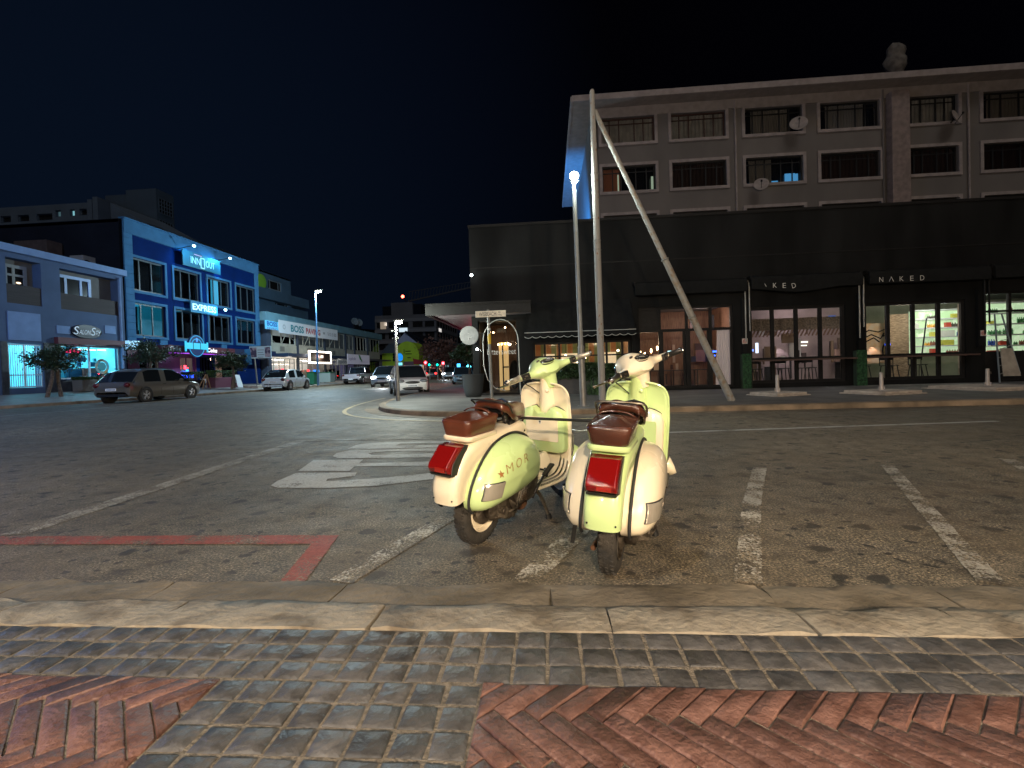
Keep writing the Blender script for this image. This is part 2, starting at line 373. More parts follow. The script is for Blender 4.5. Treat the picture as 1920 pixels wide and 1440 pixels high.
for r in range(3):
    for i in range(-50,50): paver(-.035+i*px_,YK-(r+1)*py_,-.035+(i+1)*px_,YK-r*py_)
YB=YK-3*py_
XL,XR=-1.165,-.25
nx=int(round((XR-XL)/px_)); wx=(XR-XL)/nx
for r in range(3,34):
    for i in range(nx): paver(XL+i*wx,YK-(r+1)*py_,XL+(i+1)*wx,YK-r*py_)
tag(pv.build('paving_stones',M_PAV,smooth=50),kind='structure')
bk=MB(); bk.c=[]
K=4;W=.066;c45=math.sqrt(.5)
for m_ in range(-70,70):
    for n_ in range(-8,9):
        for hv in(0,1):
            ox,oy=m_+K*n_,m_-K*n_
            q=[(ox,oy),(ox+K,oy),(ox+K,oy+1),(ox,oy+1)] if hv==0 else [(ox,oy+1),(ox+1,oy+1),(ox+1,oy+1+K),(ox,oy+1+K)]
            # rotate by -45 so that the (1,1) shift runs along X: bands of parallel bricks
            q=[((x+y)*c45*W+.03,(y-x)*c45*W+1.21+.187) for x,y in q]
            for reg in((-9,XL),(XR,9)):
                p=clip(q,-1,0,-reg[0]); p=clip(p,1,0,reg[1]) if p else p; p=clip(p,0,1,YB) if p else p; p=clip(p,0,-1,2.) if p else p
                if len(p)>=3:
                    if area(p)<0:p=p[::-1]
                    slab(bk,shrink(p,.0033) if (len(p)==4 and abs(area(p)-K*W*W)<1e-5) else [(sum(q_[0] for q_ in p)/len(p)*.05+r_[0]*.95,sum(q_[1] for q_ in p)/len(p)*.05+r_[1]*.95) for r_ in p],ZP-.03,ZP+.003+rnd.uniform(-.002,.0035),.0065,(rnd.gauss(0,.012),rnd.gauss(0,.012)))
tag(bk.build('paving_bricks',M_BRK,smooth=50),kind='structure')
# kerb stones and gutter along X
def stones(y0,y1,z0,z1,mat_,name,lens,wob,drop=0):
    mb=MB(); x=-8.
    while x<9:
        L_=rnd.uniform(*lens); n=14
        rows=[]
        prof=[(y0,-.02),(y0+.006,z0),(y0+(y1-y0)*.35,z0+.001),(y0+(y1-y0)*.75,z0+(z1-z0)*.12),(y1-.012,z0+(z1-z0)*.55),(y1,z1),(y1+.002,-.03)]
        a=rnd.uniform(-.006,.006)
        for i in range(n+1):
            xx=x+.004+(L_-.008)*i/n; e_=0.010 if i in(0,n) else 0
            rows.append([Vector((xx+a*(j-3)*1.5,yy+(noise.noise((xx*2.3,j*.8,1.7))*wob if j>1 else 0)-(.004 if e_ and j>3 else 0),zz+(noise.noise((xx*5,j*1.1,3))*wob*.35 if 0<j<6 else 0)-(e_*.5 if 0<j<6 else 0))) for j,(yy,zz) in enumerate(prof)])
        mb.grid(rows); mb.add(rows[0],[tuple(range(len(prof)))]); mb.add(rows[-1],[tuple(range(len(prof)))])
        x+=L_
    return tag(mb.build(name,mat_,smooth=60),kind='structure')
stones(YK,YK+.255,ZP,.045,M_KERB,'kerb_stones',(.55,1.0),.050)
stones(YK+.262,2.452,.022,.006,M_GUT,'gutter',(.7,1.1),.045)
def sheet(mb,poly,z=.004): mb.add([(p[0],p[1],z+zroad(p[0],p[1])) for p in poly],[tuple(range(len(poly)))])
def dense(a,b,w,mb,z=.004,n=70,ragged=.07):
    a,b=Vector(a),Vector(b); d=(b-a); nrm=Vector((-d.y,d.x)).normalized()*w/2; r0=[];r1=[]
    for i in range(n+1):
        p=a+d*i/n; j=1+rnd.uniform(-1,1)*ragged; q0=p-nrm*j;q1=p+nrm*(1+rnd.uniform(-1,1)*ragged)
        r0.append(Vector((q0.x,q0.y,z+zroad(q0.x,q0.y)))); r1.append(Vector((q1.x,q1.y,z+zroad(q1.x,q1.y))))
    mb.grid([r0,r1])
# bay lines
m=MB(); dense((-1.155,2.49),(-.80,3.62),.15,m); dense((-.16,2.49),(.30,3.62),.15,m)
dense((.97,2.49),(1.56,3.9),.13,m); m2=MB(); dense((1.56,3.9),(2.19,5.24),.13,m2); dense((2.13,2.50),(3.50,5.30),.115,m2); dense((3.3,2.5),(4.85,5.5),.13,m2); dense((4.45,2.5),(6.1,5.7),.13,m2)
tag(m.build('worn_bay_lines',M_LINEW),kind='structure'); tag(m2.build('bay_lines',M_LINE),kind='structure')
m=MB(); dense((-9,3.13),(-1.49,3.13),.165,m); dense((-1.56,3.20),(-1.42,2.47),.14,m,.0045); tag(m.build('red_line',M_RED),kind='structure')
m=MB()
a=onZ(25,1003);b_=onZ(560,828); dense(a.xy,b_.xy,.20,m); a=onZ(556,826.5);b_=onZ(1040,818); dense(a.xy,b_.xy,.13,m,.0045); tag(m.build('loading_bay_outline',M_LINE),kind='structure')
m=MB()
def cp(lst): return [(onZ(u/2,780+v/2).x,onZ(u/2,780+v/2).y) for u,v in lst]
for L_ in ([(1015,262),(1040,245),(1110,215),(1338,213),(1330,227),(1228,237),(1222,246),(1400,236),(1640,213),(1900,190),(1900,212),(1640,236),(1400,264),(1240,271),(1040,270)],
    [(1118,207),(1175,167),(1362,164),(1345,179),(1640,171),(1900,166),(1900,180),(1640,187),(1330,190),(1310,207)],
    [(1248,152),(1262,140),(1310,130),(1640,122),(1900,118),(1900,127),(1640,131),(1450,133),(1380,140),(1392,147),(1640,141),(1900,137),(1900,150),(1640,156),(1400,159),(1268,159)],
    [(1303,123),(1340,108),(1400,101),(1680,95),(1900,92),(1900,98),(1680,101),(1500,105),(1482,112),(1680,109),(1900,106),(1900,114),(1680,118),(1400,124)]):
    q=cp(L_); 
    bm=bmesh.new(); vs=[bm.verts.new((x,y,.0042)) for x,y in q]; f=bm.faces.new(vs); bmesh.ops.triangulate(bm,faces=[f])
    bm.verts.index_update(); m.add([v.co.copy() for v in bm.verts],[[v.index for v in f.verts] for f in bm.faces]); bm.free()
tag(m.build('road_letters',M_LINEG),kind='structure')
m=MB(); dense(onZ(1230,812).xy,onZ(1870,790).xy,.12,m,n=60); 
pl=[(-17.28,8.),(-17.28,13.8),(-16.6,19.),(-15.9,25.5),(-15.3,33),(-14.8,45),(-14.8,70)]
for p,q in zip(pl,pl[1:]): dense(p,q,.10,m,n=10)
tag(m.build('lane_lines',M_LINEG),kind='structure')
# kerbed corner pavement of the far side
isl=[(60,11.5),(-1.0,11.45),(-2.2,11.6),(-3.4,12.1),(-4.5,13.1),(-5.3,14.5),(-5.8,16.3),(-6.15,18.5),(-6.4,22),(-6.6,27),(-6.7,60),(-6.8,200)]
def offp(pl,d):
    r=[]
    for i,p in enumerate(pl):
        a=Vector(pl[max(i-1,0)]);b=Vector(pl[min(i+1,len(pl)-1)]);t=(b-a).normalized();nr=Vector((-t.y,t.x))
        r.append(Vector(p)+nr*d)
    return r
def smoothpl(pl,n=4):
    o=[]
    for i in range(len(pl)-1):
        p0,p1,p2,p3=[Vector(pl[max(0,min(len(pl)-1,i+k))]) for k in(-1,0,1,2)]
        for j in range(n):
            t=j/n; o.append(.5*((2*p1)+(p2-p0)*t+(2*p0-5*p1+4*p2-p3)*t*t+(3*p1-3*p2+p3-p0)*t**3))
    o.append(Vector(pl[-1])); return o
isl=[(60,11.5),(20,11.5),(8,11.5),(2,11.48)]+isl[1:]; islS=smoothpl(isl,4)
M_PAVE=mat('far pavement asphalt',(.135,.130,.125),.72,nscale=1.2,namt=.42,bump=.4,bscale=60)
M_KERB2=mat('far kerb',(.27,.20,.135),.8,nscale=2.4,col2=(.12,.09,.06),bump=.6,bscale=18,detail=8)
def kerbline(pl,w,h,name,zf=lambda x,y:0,side=1,mat_=M_KERB2):
    mb=MB(); inn=offp(pl,-w*side); rows=[[],[],[],[]]
    for p,q in zip(pl,inn):
        z=zf(p.x,p.y); rows[0].append(Vector((p.x,p.y,z-.1))); rows[1].append(Vector((p.x*.97+q.x*.03,p.y*.97+q.y*.03,z+h-.02))); rows[2].append(Vector((p.x*.85+q.x*.15,p.y*.85+q.y*.15,z+h))); rows[3].append(Vector((q.x,q.y,z+h)))
    mb.grid(rows); return tag(mb.build(name,mat_,smooth=40),kind='structure'),inn
k,inn=kerbline(islS,.22,.125,'far_kerb')
mb=MB(); 
vs=[(p.x,p.y,.121) for p in inn]+[(60,200,.121)]
bm=bmesh.new(); f=bm.faces.new([bm.verts.new(v) for v in vs]); bmesh.ops.triangulate(bm,faces=[f]); bm.verts.index_update()
mb.add([v.co.copy() for v in bm.verts],[[v.index for v in f.verts] for f in bm.faces]); bm.free(); tag(mb.build('far_pavement',M_PAVE),kind='structure')
# stone apron at the corner and the yellow edge line around it
ap=offp(islS[10:34],.42); mb=MB(); r0=[Vector((p.x,p.y,.005)) for p in islS[10:34]]; r1=[Vector((p.x,p.y,.005)) for p in ap]; mb.grid([r0,r1]); tag(mb.build('corner_apron',M_KERB2),kind='structure')
for nm,d0,d1,mm,sl_ in(('yellow_edge_line',.95,1.07,M_YEL,slice(13,44)),):
    a=offp(islS[sl_],d0);b=offp(islS[sl_],d1); mb=MB(); mb.grid([[Vector((p.x,p.y,.006+zroad(p.x,p.y))) for p in a],[Vector((p.x,p.y,.006+zroad(p.x,p.y))) for p in b]]); tag(mb.build(nm,mm),kind='structure')
# left pavement rising to the house fronts
kl=smoothpl([(-27,2),(-24.8,9),(-23.6,15),(-22.2,19),(-21.2,22.5),(-20.5,26),(-20.0,31),(-19.9,38),(-20,50),(-20.3,75),(-21,130),(-22,260)],4)
k,inn=kerbline(kl,-.2,.13,'left_kerb',zroad,mat_=M_KERB2)
M_PAVEL=mat('left pavement slabs',(.22,.215,.21),.55,nscale=2.2,namt=.35,bump=.3,bscale=40)
mb=MB(); rows=[[],[],[]]
def zfac(y): return .72-.30*sstep(26,60,y)
for p in inn:
    xf=min(-26.8,p.x-.5); zk=zroad(p.x,p.y)+.131
    rows[0].append(Vector((p.x,p.y,zk))); rows[1].append(Vector(((p.x+xf)/2,p.y,(zk+zfac(p.y))/2))); rows[2].append(Vector((xf-2,p.y,zfac(p.y)+.01)))
mb.grid(rows); tag(mb.build('left_pavement',M_PAVEL,smooth='all'),kind='structure')
def zleft(x,y):
    # height of the left pavement
    kx=-20.3 if y>28 else (-20.3-(28-y)*.23); t=max(0,min(1,(kx-x)/(kx+26.8))); return .25+(zfac(y)-.25)*t
# ================================================ SCOOTERS (x forward, y left, z up)
CREAM=(.86,.755,.56); LIME=(.58,.755,.34)
def paint(nm,c): return mat(nm,c,.30,coat=.8,nscale=2.2,namt=.10,bump=.05,bscale=5,rvar=.07,bdist=.004)
M_CREAM=paint('cream enamel',CREAM); M_LIME=paint('lime enamel',LIME)
M_LEA=mat('brown leatherette',(.105,.030,.015),.30,coat=.35,nscale=6,namt=.35,bump=.35,bscale=240,rvar=.08,bdist=.002)
M_LEAD=mat('worn brown leatherette',(.078,.027,.016),.25,coat=.4,nscale=7,namt=.45,bump=.4,bscale=200,rvar=.08,bdist=.002)
M_RUB=mat('black rubber',(.018,.018,.018),.65,nscale=30,namt=.3,bump=.2,bscale=90)
M_TYRE=mat('tyre rubber',(.022,.021,.020),.75,nscale=18,col2=(.045,.04,.034),bump=.5,bscale=110)
M_CHR=mat('chrome',(.72,.70,.66),.16,metal=1,nscale=30,namt=.25,rvar=.08)
M_STEEL=mat('dull steel',(.33,.31,.28),.42,metal=.9,nscale=14,col2=(.16,.12,.08),bump=.2,bscale=60)
M_GRIME=mat('oily cast metal',(.15,.125,.095),.55,metal=.55,nscale=16,col2=(.035,.026,.02),bump=.6,bscale=40,detail=8)
M_RUST=mat('rusty silencer',(.22,.10,.05),.75,metal=.3,nscale=20,col2=(.06,.04,.03),bump=.4,bscale=60)
M_REDL=mat('red lamp lens',(.17,.004,.004),.07,coat=1,bump=.35,bscale=60,bdist=.003,stretch=(.05,.05,6))
M_REDL2=mat('orange red lamp lens',(.24,.012,.006),.12,coat=1,bump=.3,bscale=170,bdist=.003)
M_CLR=mat('clear ribbed lens',(.50,.46,.38),.12,coat=1,metal=.35,nscale=5,namt=.3,bump=.6,bscale=60,stretch=(1,1,.1),bdist=.004)
M_BLK=mat('black plastic',(.02,.019,.018),.38,nscale=20,namt=.3)
M_GOLD=mat('gold transfer',(.30,.13,.035),.4)
M_GRIP=mat('worn pale grip',(.62,.58,.50),.35,metal=.5,nscale=30,namt=.5)
M_WHT=mat('dial white',(.75,.75,.7),.5)
def cat(pts,n=5,closed=False):
    P=[Vector(p) for p in pts]; o=[];k=len(P)
    for i in range(k if closed else k-1):
        if closed: p0,p1,p2,p3=P[i-1],P[i],P[(i+1)%k],P[(i+2)%k]
        else: p0,p1,p2,p3=P[max(i-1,0)],P[i],P[i+1],P[min(i+2,k-1)]
        for j in range(n):
            t=j/n; o.append(.5*((2*p1)+(p2-p0)*t+(2*p0-5*p1+4*p2-p3)*t*t+(3*p1-3*p2+p3-p0)*t**3))
    if not closed:o.append(P[-1])
    return o
COWL=[(-.262,.325),(-.248,.395),(-.200,.475),(-.115,.560),(-.01,.625),(.11,.660),(.24,.664),(.37,.622),(.450,.535),(.480,.44),(.455,.365),(.35,.325),(.16,.292),(-.04,.270),(-.18,.264),(-.24,.280)]
CC0=Vector((.11,.46)); Y0=.110; BUL=.150
_ol=[Vector((p.x,p.y)) for p in cat([(a,b,0) for a,b in COWL],8,True)]
_ang=sorted([(math.atan2(p.y-CC0.y,p.x-CC0.x),(p-CC0).length) for p in _ol])
def cowl_R(a):
    a=math.atan2(math.sin(a),math.cos(a)); L_=_ang
    if a<=L_[0][0] or a>=L_[-1][0]:
        a0,r0=L_[-1];a1,r1=L_[0];a1+=2*math.pi
        if a<a0:a+=2*math.pi
        return r0+(r1-r0)*(a-a0)/(a1-a0)
    lo,hi=0,len(L_)-1
    while hi-lo>1:
        m_=(lo+hi)//2
        if L_[m_][0]<=a: lo=m_
        else: hi=m_
    t=(a-L_[lo][0])/max(1e-9,(L_[hi][0]-L_[lo][0])); return L_[lo][1]*(1-t)+L_[hi][1]*t
def cowl_y(x,z):
    d=Vector((x,z))-CC0; r=d.length; s=min(1,r/max(1e-6,cowl_R(math.atan2(d.y,d.x))))
    y=BUL*(1-s**3.4)**(1/2.05)
    # the crease that runs along the lower third
    zc=.405+.10*(x+.25); y*=1-.035*sstep(zc+.012,zc-.02,z)
    return Y0+y
def scooter(name,loc,rz,label,BODY,COVER,SEAT,rim_mat,grip_mat,S,lean,steer,letters,blk_seam=True,strap=False):
    T=thing(name,loc,label,'scooter','vintage scooters parked in the motorcycle bays',rz)
    T.rotation_euler=(R(lean),0,rz); T.scale=(S,S,S)
    def B(mb,nm,m,par=None,**k):
        if nm in('pad_base','rear_pad','pad_strap','pad_piping','pad_bracket'): mb.v=[v+Vector((.02,0,-.022)) for v in mb.v]
        if nm in('saddle','grab_rail','saddle_strap','saddle_spring'): mb.v=[v+Vector((.015,0,-.012)) for v in mb.v]
        mb.v=[Vector((v.x+.05*sstep(.47,.60,v.x)+.02*sstep(.0,-.30,v.x),v.y*.96,v.z)) for v in mb.v]
        return mb.build(nm,m,par or T,local=True,**k)
    # --- body spine and tail
    P=cat([(-.352,0,.322),(-.362,0,.40),(-.340,0,.490),(-.288,0,.585),(-.212,0,.648),(-.11,0,.684),(.05,0,.700),(.22,0,.715),(.34,0,.730),(.415,0,.700),(.452,0,.60),(.462,0,.44),(.465,0,.285)],6)
    Wk=[.180,.185,.188,.195,.205,.222,.236,.238,.225,.21,.20,.21,.24]
    rows=[]
    for i,p in enumerate(P):
        t=i/(len(P)-1)*(len(Wk)-1); a=int(min(t,len(Wk)-2)); wd=Wk[a]*(1-(t-a))+Wk[a+1]*(t-a)
        d=(P[min(i+1,len(P)-1)]-P[max(i-1,0)]).normalized(); nr=Vector((d.z,0,-d.x))  # inward
        h=wd/2; sec=[(-h+.012,.16),(-h,.05),(-h+.002,.028),(-h+.010,.012),(-h+.024,.003),(-h*.5,-.003),(0,-.005),(h*.5,-.003),(h-.024,.003),(h-.010,.012),(h-.002,.028),(h,.05),(h-.012,.16)]
        rows.append([p+Vector((0,y,0))+nr*dd for y,dd in sec])
    mb=MB(); mb.grid(rows); mb.add(rows[0][1:-1],[tuple(range(11))])
    body=B(mb,'body',BODY,smooth=50)
    # screw holes on the tail panel
    mb=MB()
    for y,z in((-.068,.352),(.068,.352)):
        mb=MB(); mb.lathe([(.0048,0),(.0048,.004)],(-.356,y,z),(-1,0,0),8,caps=True); B(mb,'screw',M_BLK,body)
    # --- side covers
    for sd in(-1,1):
        nA,nS=72,16; rws=[]
        for k in range(nS+1):
            s=(k/nS)**.8; row=[]
            for j in range(nA):
                a=2*math.pi*j/nA; r=s*cowl_R(a)*(1 if k<nS else .999); x,z=CC0.x+r*math.cos(a),CC0.y+r*math.sin(a)
                row.append(Vector((x,sd*(cowl_y(x,z) if k<nS else Y0),z)))
            rws.append(row)
        mb=MB(); mb.grid(rws,closed=True); rim=[Vector((p.x,sd*(Y0-.035),p.z)) for p in rws[-1]]; mb.grid([rws[-1],rim],closed=True)
        cv=B(mb,'side_cover',COVER,smooth=55,weld=True)
        mb=MB(); ol=[Vector((CC0.x+(p.x-CC0.x)*1.02,sd*(Y0+.010),CC0.y+(p.y-CC0.y)*1.03)) for p in _ol if True]
        seg=ol[-12:]+ol[0:8*9+2]
        mb.tube(seg,.0085,8); B(mb,'rubber_seam',M_RUB,cv,smooth=True)
        # corner lamp let into the rear of the cover
        xs_=[-.232+.0155*i for i in range(9)]; gr=[]
        for iz in range(8):
            z=.345+.0125*iz; gr.append([Vector((x+.004*iz,sd*(cowl_y(x+.004*iz,z)+.012),z+.012*max(0,(x+.20))*4)) for x in xs_])
        mb=MB(); mb.grid(gr); ed=gr[0]+[r[-1] for r in gr[1:-1]]+gr[-1][::-1]+[r[0] for r in gr[1:-1]][::-1]
        inn_=[Vector((v.x,v.y-sd*.035,v.z)) for v in ed]; mb.grid([ed,inn_],closed=True)
        lens=B(mb,'corner_lamp',M_CLR,cv,smooth=40)
        mb=MB(); mb.tube([Vector((v.x,v.y-sd*.009,v.z)) for v in ed],.0042,6,closed=True); B(mb,'lamp_gasket',M_BLK,lens,smooth=True)
        if letters and sd==-1:
            for txt,cx,cz,wd,ht,ang in(('M',-.025,.505,.056,.050,.0),('O',.065,.522,.056,.054,0),('R',.150,.538,.044,.052,0)):
                vs,fs=text_mesh(txt,1.,-.018,1.,res=4)
                x0=min(p.x for p in vs);x1=max(p.x for p in vs);y0=min(p.y for p in vs);y1=max(p.y for p in vs)
                bm=bmesh.new(); vv=[bm.verts.new(((p.x-x0)/(x1-x0)-.5,(p.y-y0)/(y1-y0)-.5,0)) for p in vs]
                for f in fs:
                    try: bm.faces.new([vv[i] for i in f])
                    except Exception: pass
                bmesh.ops.subdivide_edges(bm,edges=bm.edges[:],cuts=2,use_grid_fill=True); bm.verts.index_update()
                q=[]
                for v in bm.verts:
                    x=cx+v.co.x*wd; z=cz+v.co.y*ht+v.co.x*wd*.16; q.append(Vector((x,sd*(cowl_y(x,z)+.0035),z)))
                mb=MB(); mb.add(q,[[v.index for v in f.verts] for f in bm.faces]); bm.free(); B(mb,'lettering',M_GOLD,cv)
            st=[]; 
            for i in range(10):
                a=math.pi/2+i*math.pi/5; r=.024 if i%2==0 else .010; x=-.100+r*math.cos(a); z=.480+r*math.sin(a); st.append(Vector((x,sd*(cowl_y(x,z)+.004),z)))
            mb=MB(); c=Vector((-.100,sd*(cowl_y(-.100,.480)+.004),.480)); mb.add([c]+st,[(0,1+i,1+(i+1)%10) for i in range(10)]); B(mb,'star_mark',M_GOLD,cv)
    # --- tail lamp
    mb=MB(); w0=.076; prof=[(-.235,.648),(-.310,.645),(-.392,.560),(-.400,.538),(-.392,.508),(-.325,.500)]
    rows=[]
    for y,k in((-w0,.0),(-w0+.006,.006),(-.03,.0075),(.03,.0075),(w0-.006,.006),(w0,.0)):
        rows.append([Vector((x-(.012 if i in(1,2,3) else 0)*(k>0)-(.0 if abs(y)<w0 else -.01),y,z+(k*.5 if i<2 else 0))) for i,(x,z) in enumerate(prof)])
    mb.grid(rows); mb.add(rows[0],[tuple(range(6))]); mb.add(rows[-1],[tuple(range(6))])
    tl=B(mb,'tail_lamp',M_REDL,bevel=.007,seg=3)
    mb=MB(); mb.prism([(x+.004,-w0+.004,z-.008) for x,z in [(-.396,.512),(-.325,.500),(-.300,.490),(-.385,.498)]],(0,2*w0-.008,0))
    for y in (-w0-.004,w0-.001): mb.prism([(x,y,z) for x,z in [(-.225,.650),(-.262,.655),(-.365,.560),(-.378,.500),(-.30,.49)]],(0,.005,0)) 
    B(mb,'lamp_base',M_BLK,tl,bevel=.002)
    mb=MB(); mb.prism([(-.4015,-w0+.012,.547),(-.4035,-w0+.012,.5445),(-.4025,-w0+.012,.5425),(-.400,-w0+.012,.545)],(0,2*w0-.024,0)); B(mb,'lens_seam',M_BLK,tl)
    mb=MB(); mb.box(-.4105,-.40,-.052,.02,.516,.545); B(mb,'lens_panel',M_REDL2,tl,bevel=.003)
    # --- rear pad on its painted base
    def rr(x0,x1,hw0,hw1,z,r,n=5,zs=0.):
        o=[]
        for (cx,cy,a0,hw) in((x0+r,-(hw0-r),math.pi,hw0),(x1-r,-(hw1-r),1.5*math.pi,hw1),(x1-r,(hw1-r),0,hw1),(x0+r,(hw0-r),math.pi/2,hw0)):
            for i in range(n+1):
                a=a0+math.pi/2*i/n; x=cx+r*math.cos(a); o.append(Vector((x,cy+r*math.sin(a),z+zs*(x-x0))))
        return o
    mb=MB(); rows=[rr(-.272,.035,.102,.106,.688,.040,zs=.05),rr(-.280,.040,.109,.113,.695,.045,zs=.05),rr(-.280,.040,.109,.113,.710,.045,zs=.05),rr(-.272,.035,.102,.106,.716,.045,zs=.05)]
    mb.grid(rows,closed=True); mb.add(rows[0],[tuple(range(24))]); mb.add(rows[-1],[tuple(range(24))]); B(mb,'pad_base',BODY,smooth=50)
    mb=MB(); mb.box(-.20,-.01,-.07,.07,.66,.705); B(mb,'pad_bracket',M_BLK,bevel=.01)
    lv=[(.716,.018),(.722,.014),(.765,.004),(.798,-.003),(.808,.003),(.812,.016)]; rows=[]
    for z,ins in lv: rows.append(rr(-.288+ins,.040-ins,.110-ins,.114-ins,z,.038,zs=.07 if z>.76 else .05))
    for k in range(1,6):
        t=k/6; base=rr(-.268,.020,.092,.096,.812,.038,zs=.07); c=Vector((-.115,0,.850)); rows.append([Vector((c.x+(p.x-c.x)*(1-t),p.y*(1-t),p.z+(.850-p.z)*math.sin(t*1.45))) for p in base])
    mb=MB(); mb.grid(rows,closed=True); mb.add(rows[0],[tuple(range(24))]); mb.add(rows[-1],[tuple(range(24))])
    pad=B(mb,'rear_pad',SEAT,smooth=60)
    mb=MB(); pr=[]
    for x_ in (-.060,-.034): 
        pr.append([Vector((x_,y,.864-.024*abs(y/.10)**3+(x_+.06)*.07-.003)) for y in [(-.10+.02*i) for i in range(11)]])
    mb.grid(pr); B(mb,'pad_strap',SEAT,pad,smooth=True,solid=.006)
    mb=MB(); ol_=rr(-.283,.035,.106,.110,.8065,.038,zs=.07); mb.tube(ol_,.0035,6,closed=True); B(mb,'pad_piping',SEAT,pad,smooth=True)
    # --- front saddle, a domed shell on a black spring frame
    secs=[]; nS=12
    for i in range(nS+1):
        t=i/nS; x=.085+.350*t; hw=.128*(1-t)**.0*(1-.62*sstep(.18,1.0,t))*(.90+.10*sstep(0,.12,t)); zt=.893-.030*sstep(0,.6,t)-.012*sstep(.7,1,t); sk=.050+.045*sstep(.0,.30,t)-.01*sstep(.6,1,t)
        if i==0: hw*=.97; 
        sec=[]
        for a in range(17):
            u=-1+a/8.
            if abs(u)<=.72: y=u/.72*hw*.90; z=zt-.018*(abs(u)/.72)**2.2+(.004*math.sin(u*9))
            else:
                q=(abs(u)-.72)/.28; y=math.copysign(hw*(.90+.12*math.sin(min(q,.6)/.6*math.pi/2)-.09*max(0,q-.6)),u); z=zt-.018-sk*q
            sec.append(Vector((x,y,z)))
        secs.append(sec)
    bk_=[Vector((v.x-.012,v.y*.95,.893-.018+(v.z-.893)*.75)) for v in secs[0]]; bk2=[Vector((v.x-.006,v.y*.84,v.z-.050 if abs(v.y)<.14 else v.z-.004)) for v in secs[0]]
    fr=[Vector((v.x+.012,v.y*.75,v.z-.022)) for v in secs[-1]]; fr2=[Vector((v.x+.004,v.y*.6,v.z-.085)) for v in secs[-1]]
    mb=MB(); mb.grid([[Vector((v.x+.006,v.y,v.z-.030)) for v in bk_],bk_]+secs+[fr,fr2]); sad=B(mb,'saddle',SEAT,smooth=60,solid=.010)
    mb=MB(); mb.tube(cat([(.15,-.138,.815),(.11,-.140,.862),(.062,-.128,.885),(.045,-.06,.892),(.045,.06,.892),(.062,.128,.885),(.11,.140,.862),(.15,.138,.815)],6),.0065,8); B(mb,'grab_rail',M_BLK if SEAT is M_LEA else M_STEEL,sad,smooth=True)
    mb=MB(); mb.tube([(.10,-.128,.885),(.13,-.07,.898),(.14,-.02,.885),(.17,.0,.85)],.007,8); B(mb,'saddle_strap',M_BLK,sad,smooth=True)
    mb=MB(); mb.obox((.25,0,.815),(.17,.13,.035)); mb.obox((.33,0,.775),(.07,.09,.07));  
    for y in(-.055,.055):
        mb.lathe([(.020,-.045),(.024,-.04),(.018,-.03),(.024,-.02),(.018,-.01),(.024,0),(.018,.01),(.024,.02),(.018,.03),(.022,.04)],(.19,y,.795),(0,0,1),12,caps=True); mb.tube([(.19,y,.745),(.26,y*.7,.735),(.36,0,.748)],.011,8)
    mb.tube([(.33,-.06,.745),(.33,.06,.745)],.014,10); mb.obox((.17,0,.845),(.12,.17,.016)); mb.obox((.25,-.07,.752),(.05,.02,.09),Matrix.Rotation(.6,3,'Y'))
    B(mb,'saddle_spring',M_BLK,sad,bevel=.003)
    # --- floor and leg shield
    LP=cat([(.44,0,.262),(.56,0,.258),(.68,0,.258),(.765,0,.272),(.825,0,.315),(.858,0,.385),(.862,0,.48),(.848,0,.60),(.830,0,.72),(.812,0,.83),(.796,0,.915),(.788,0,.958)],6)
    LW=[.19,.205,.208,.208,.208,.208,.210,.215,.218,.212,.18,.10]
    rows=[]
    for i,p in enumerate(LP):
        t=i/(len(LP)-1)*(len(LW)-1);a=int(min(t,len(LW)-2)); h=LW[a]*(1-(t-a))+LW[a+1]*(t-a)
        if t>9: h=.212*math.sqrt(max(.0,1-((t-9)/2.0)**2.0*.90))
        up=sstep(3,6,t); rows.append([p+Vector((-.030*up*abs(u)**3+ (.018*(1-abs(u))**2)*up,u*h,(.018*(1-up)*(1-abs(u)**2) if t<4 else 0))) for u in [(-1+j/7.) for j in range(15)]])
    mb=MB(); mb.grid(rows); ls=B(mb,'leg_shield',BODY,smooth=60,solid=.010)
    edge=[r[0] for r in rows[14:]]+rows[-1][1:-1]+[r[-1] for r in rows[14:]][::-1]
    mb=MB(); mb.tube(edge,.0075,8); B(mb,'shield_trim',BODY,ls,smooth=True)
    # floor runners carrying up onto the shield
    for k,yy in enumerate((-.186,-.152,-.118,.118,.152,.186)):
        mb=MB(); pts=[]
        for i in range(3,40-abs(k-2 if k<3 else k-3)*1):
            if i>=len(rows): break
            r=rows[i]; u=yy/.208; j=(u+1)*7; a=int(j); fr_=j-a; q=r[a]*(1-fr_)+r[min(a+1,14)]*fr_
            d=(rows[min(i+1,len(rows)-1)][7]-rows[i-1][7]).normalized(); q=q+Vector((-d.z,0,d.x))*.010; pts.append(q)
        pts=pts[:27+ (k%3)*1]
        mb.tube(pts,.0075,6); rn=B(mb,'floor_runner',M_CHR,smooth=True)
        mb=MB(); mb.tube([p+Vector((-.003,0,.006)) for p in pts],.0028,6); B(mb,'rubber_strip',M_RUB,rn,smooth=True)
    # centre hump, brake pedal
    mb=MB(); rows2=[]
    for i in range(12):
        t=i/11; x=.46+.33*t; z=.262+.10*sstep(.45,1,t); rows2.append([Vector((x,y,z+(.05+.03*t)*math.cos(y/.062*math.pi/2) if abs(y)<.062 else z)) for y in [-.062+.0124*j for j in range(11)]])
    mb.grid(rows2); B(mb,'centre_hump',BODY,smooth=True)
    mb=MB(); mb.tube([(.66,-.10,.27),(.66,-.10,.33),(.63,-.10,.345)],.011,8); mb.obox((.60,-.10,.345),(.07,.05,.014),Matrix.Rotation(.3,3,'Y')); B(mb,'brake_pedal',M_BLK,bevel=.004)
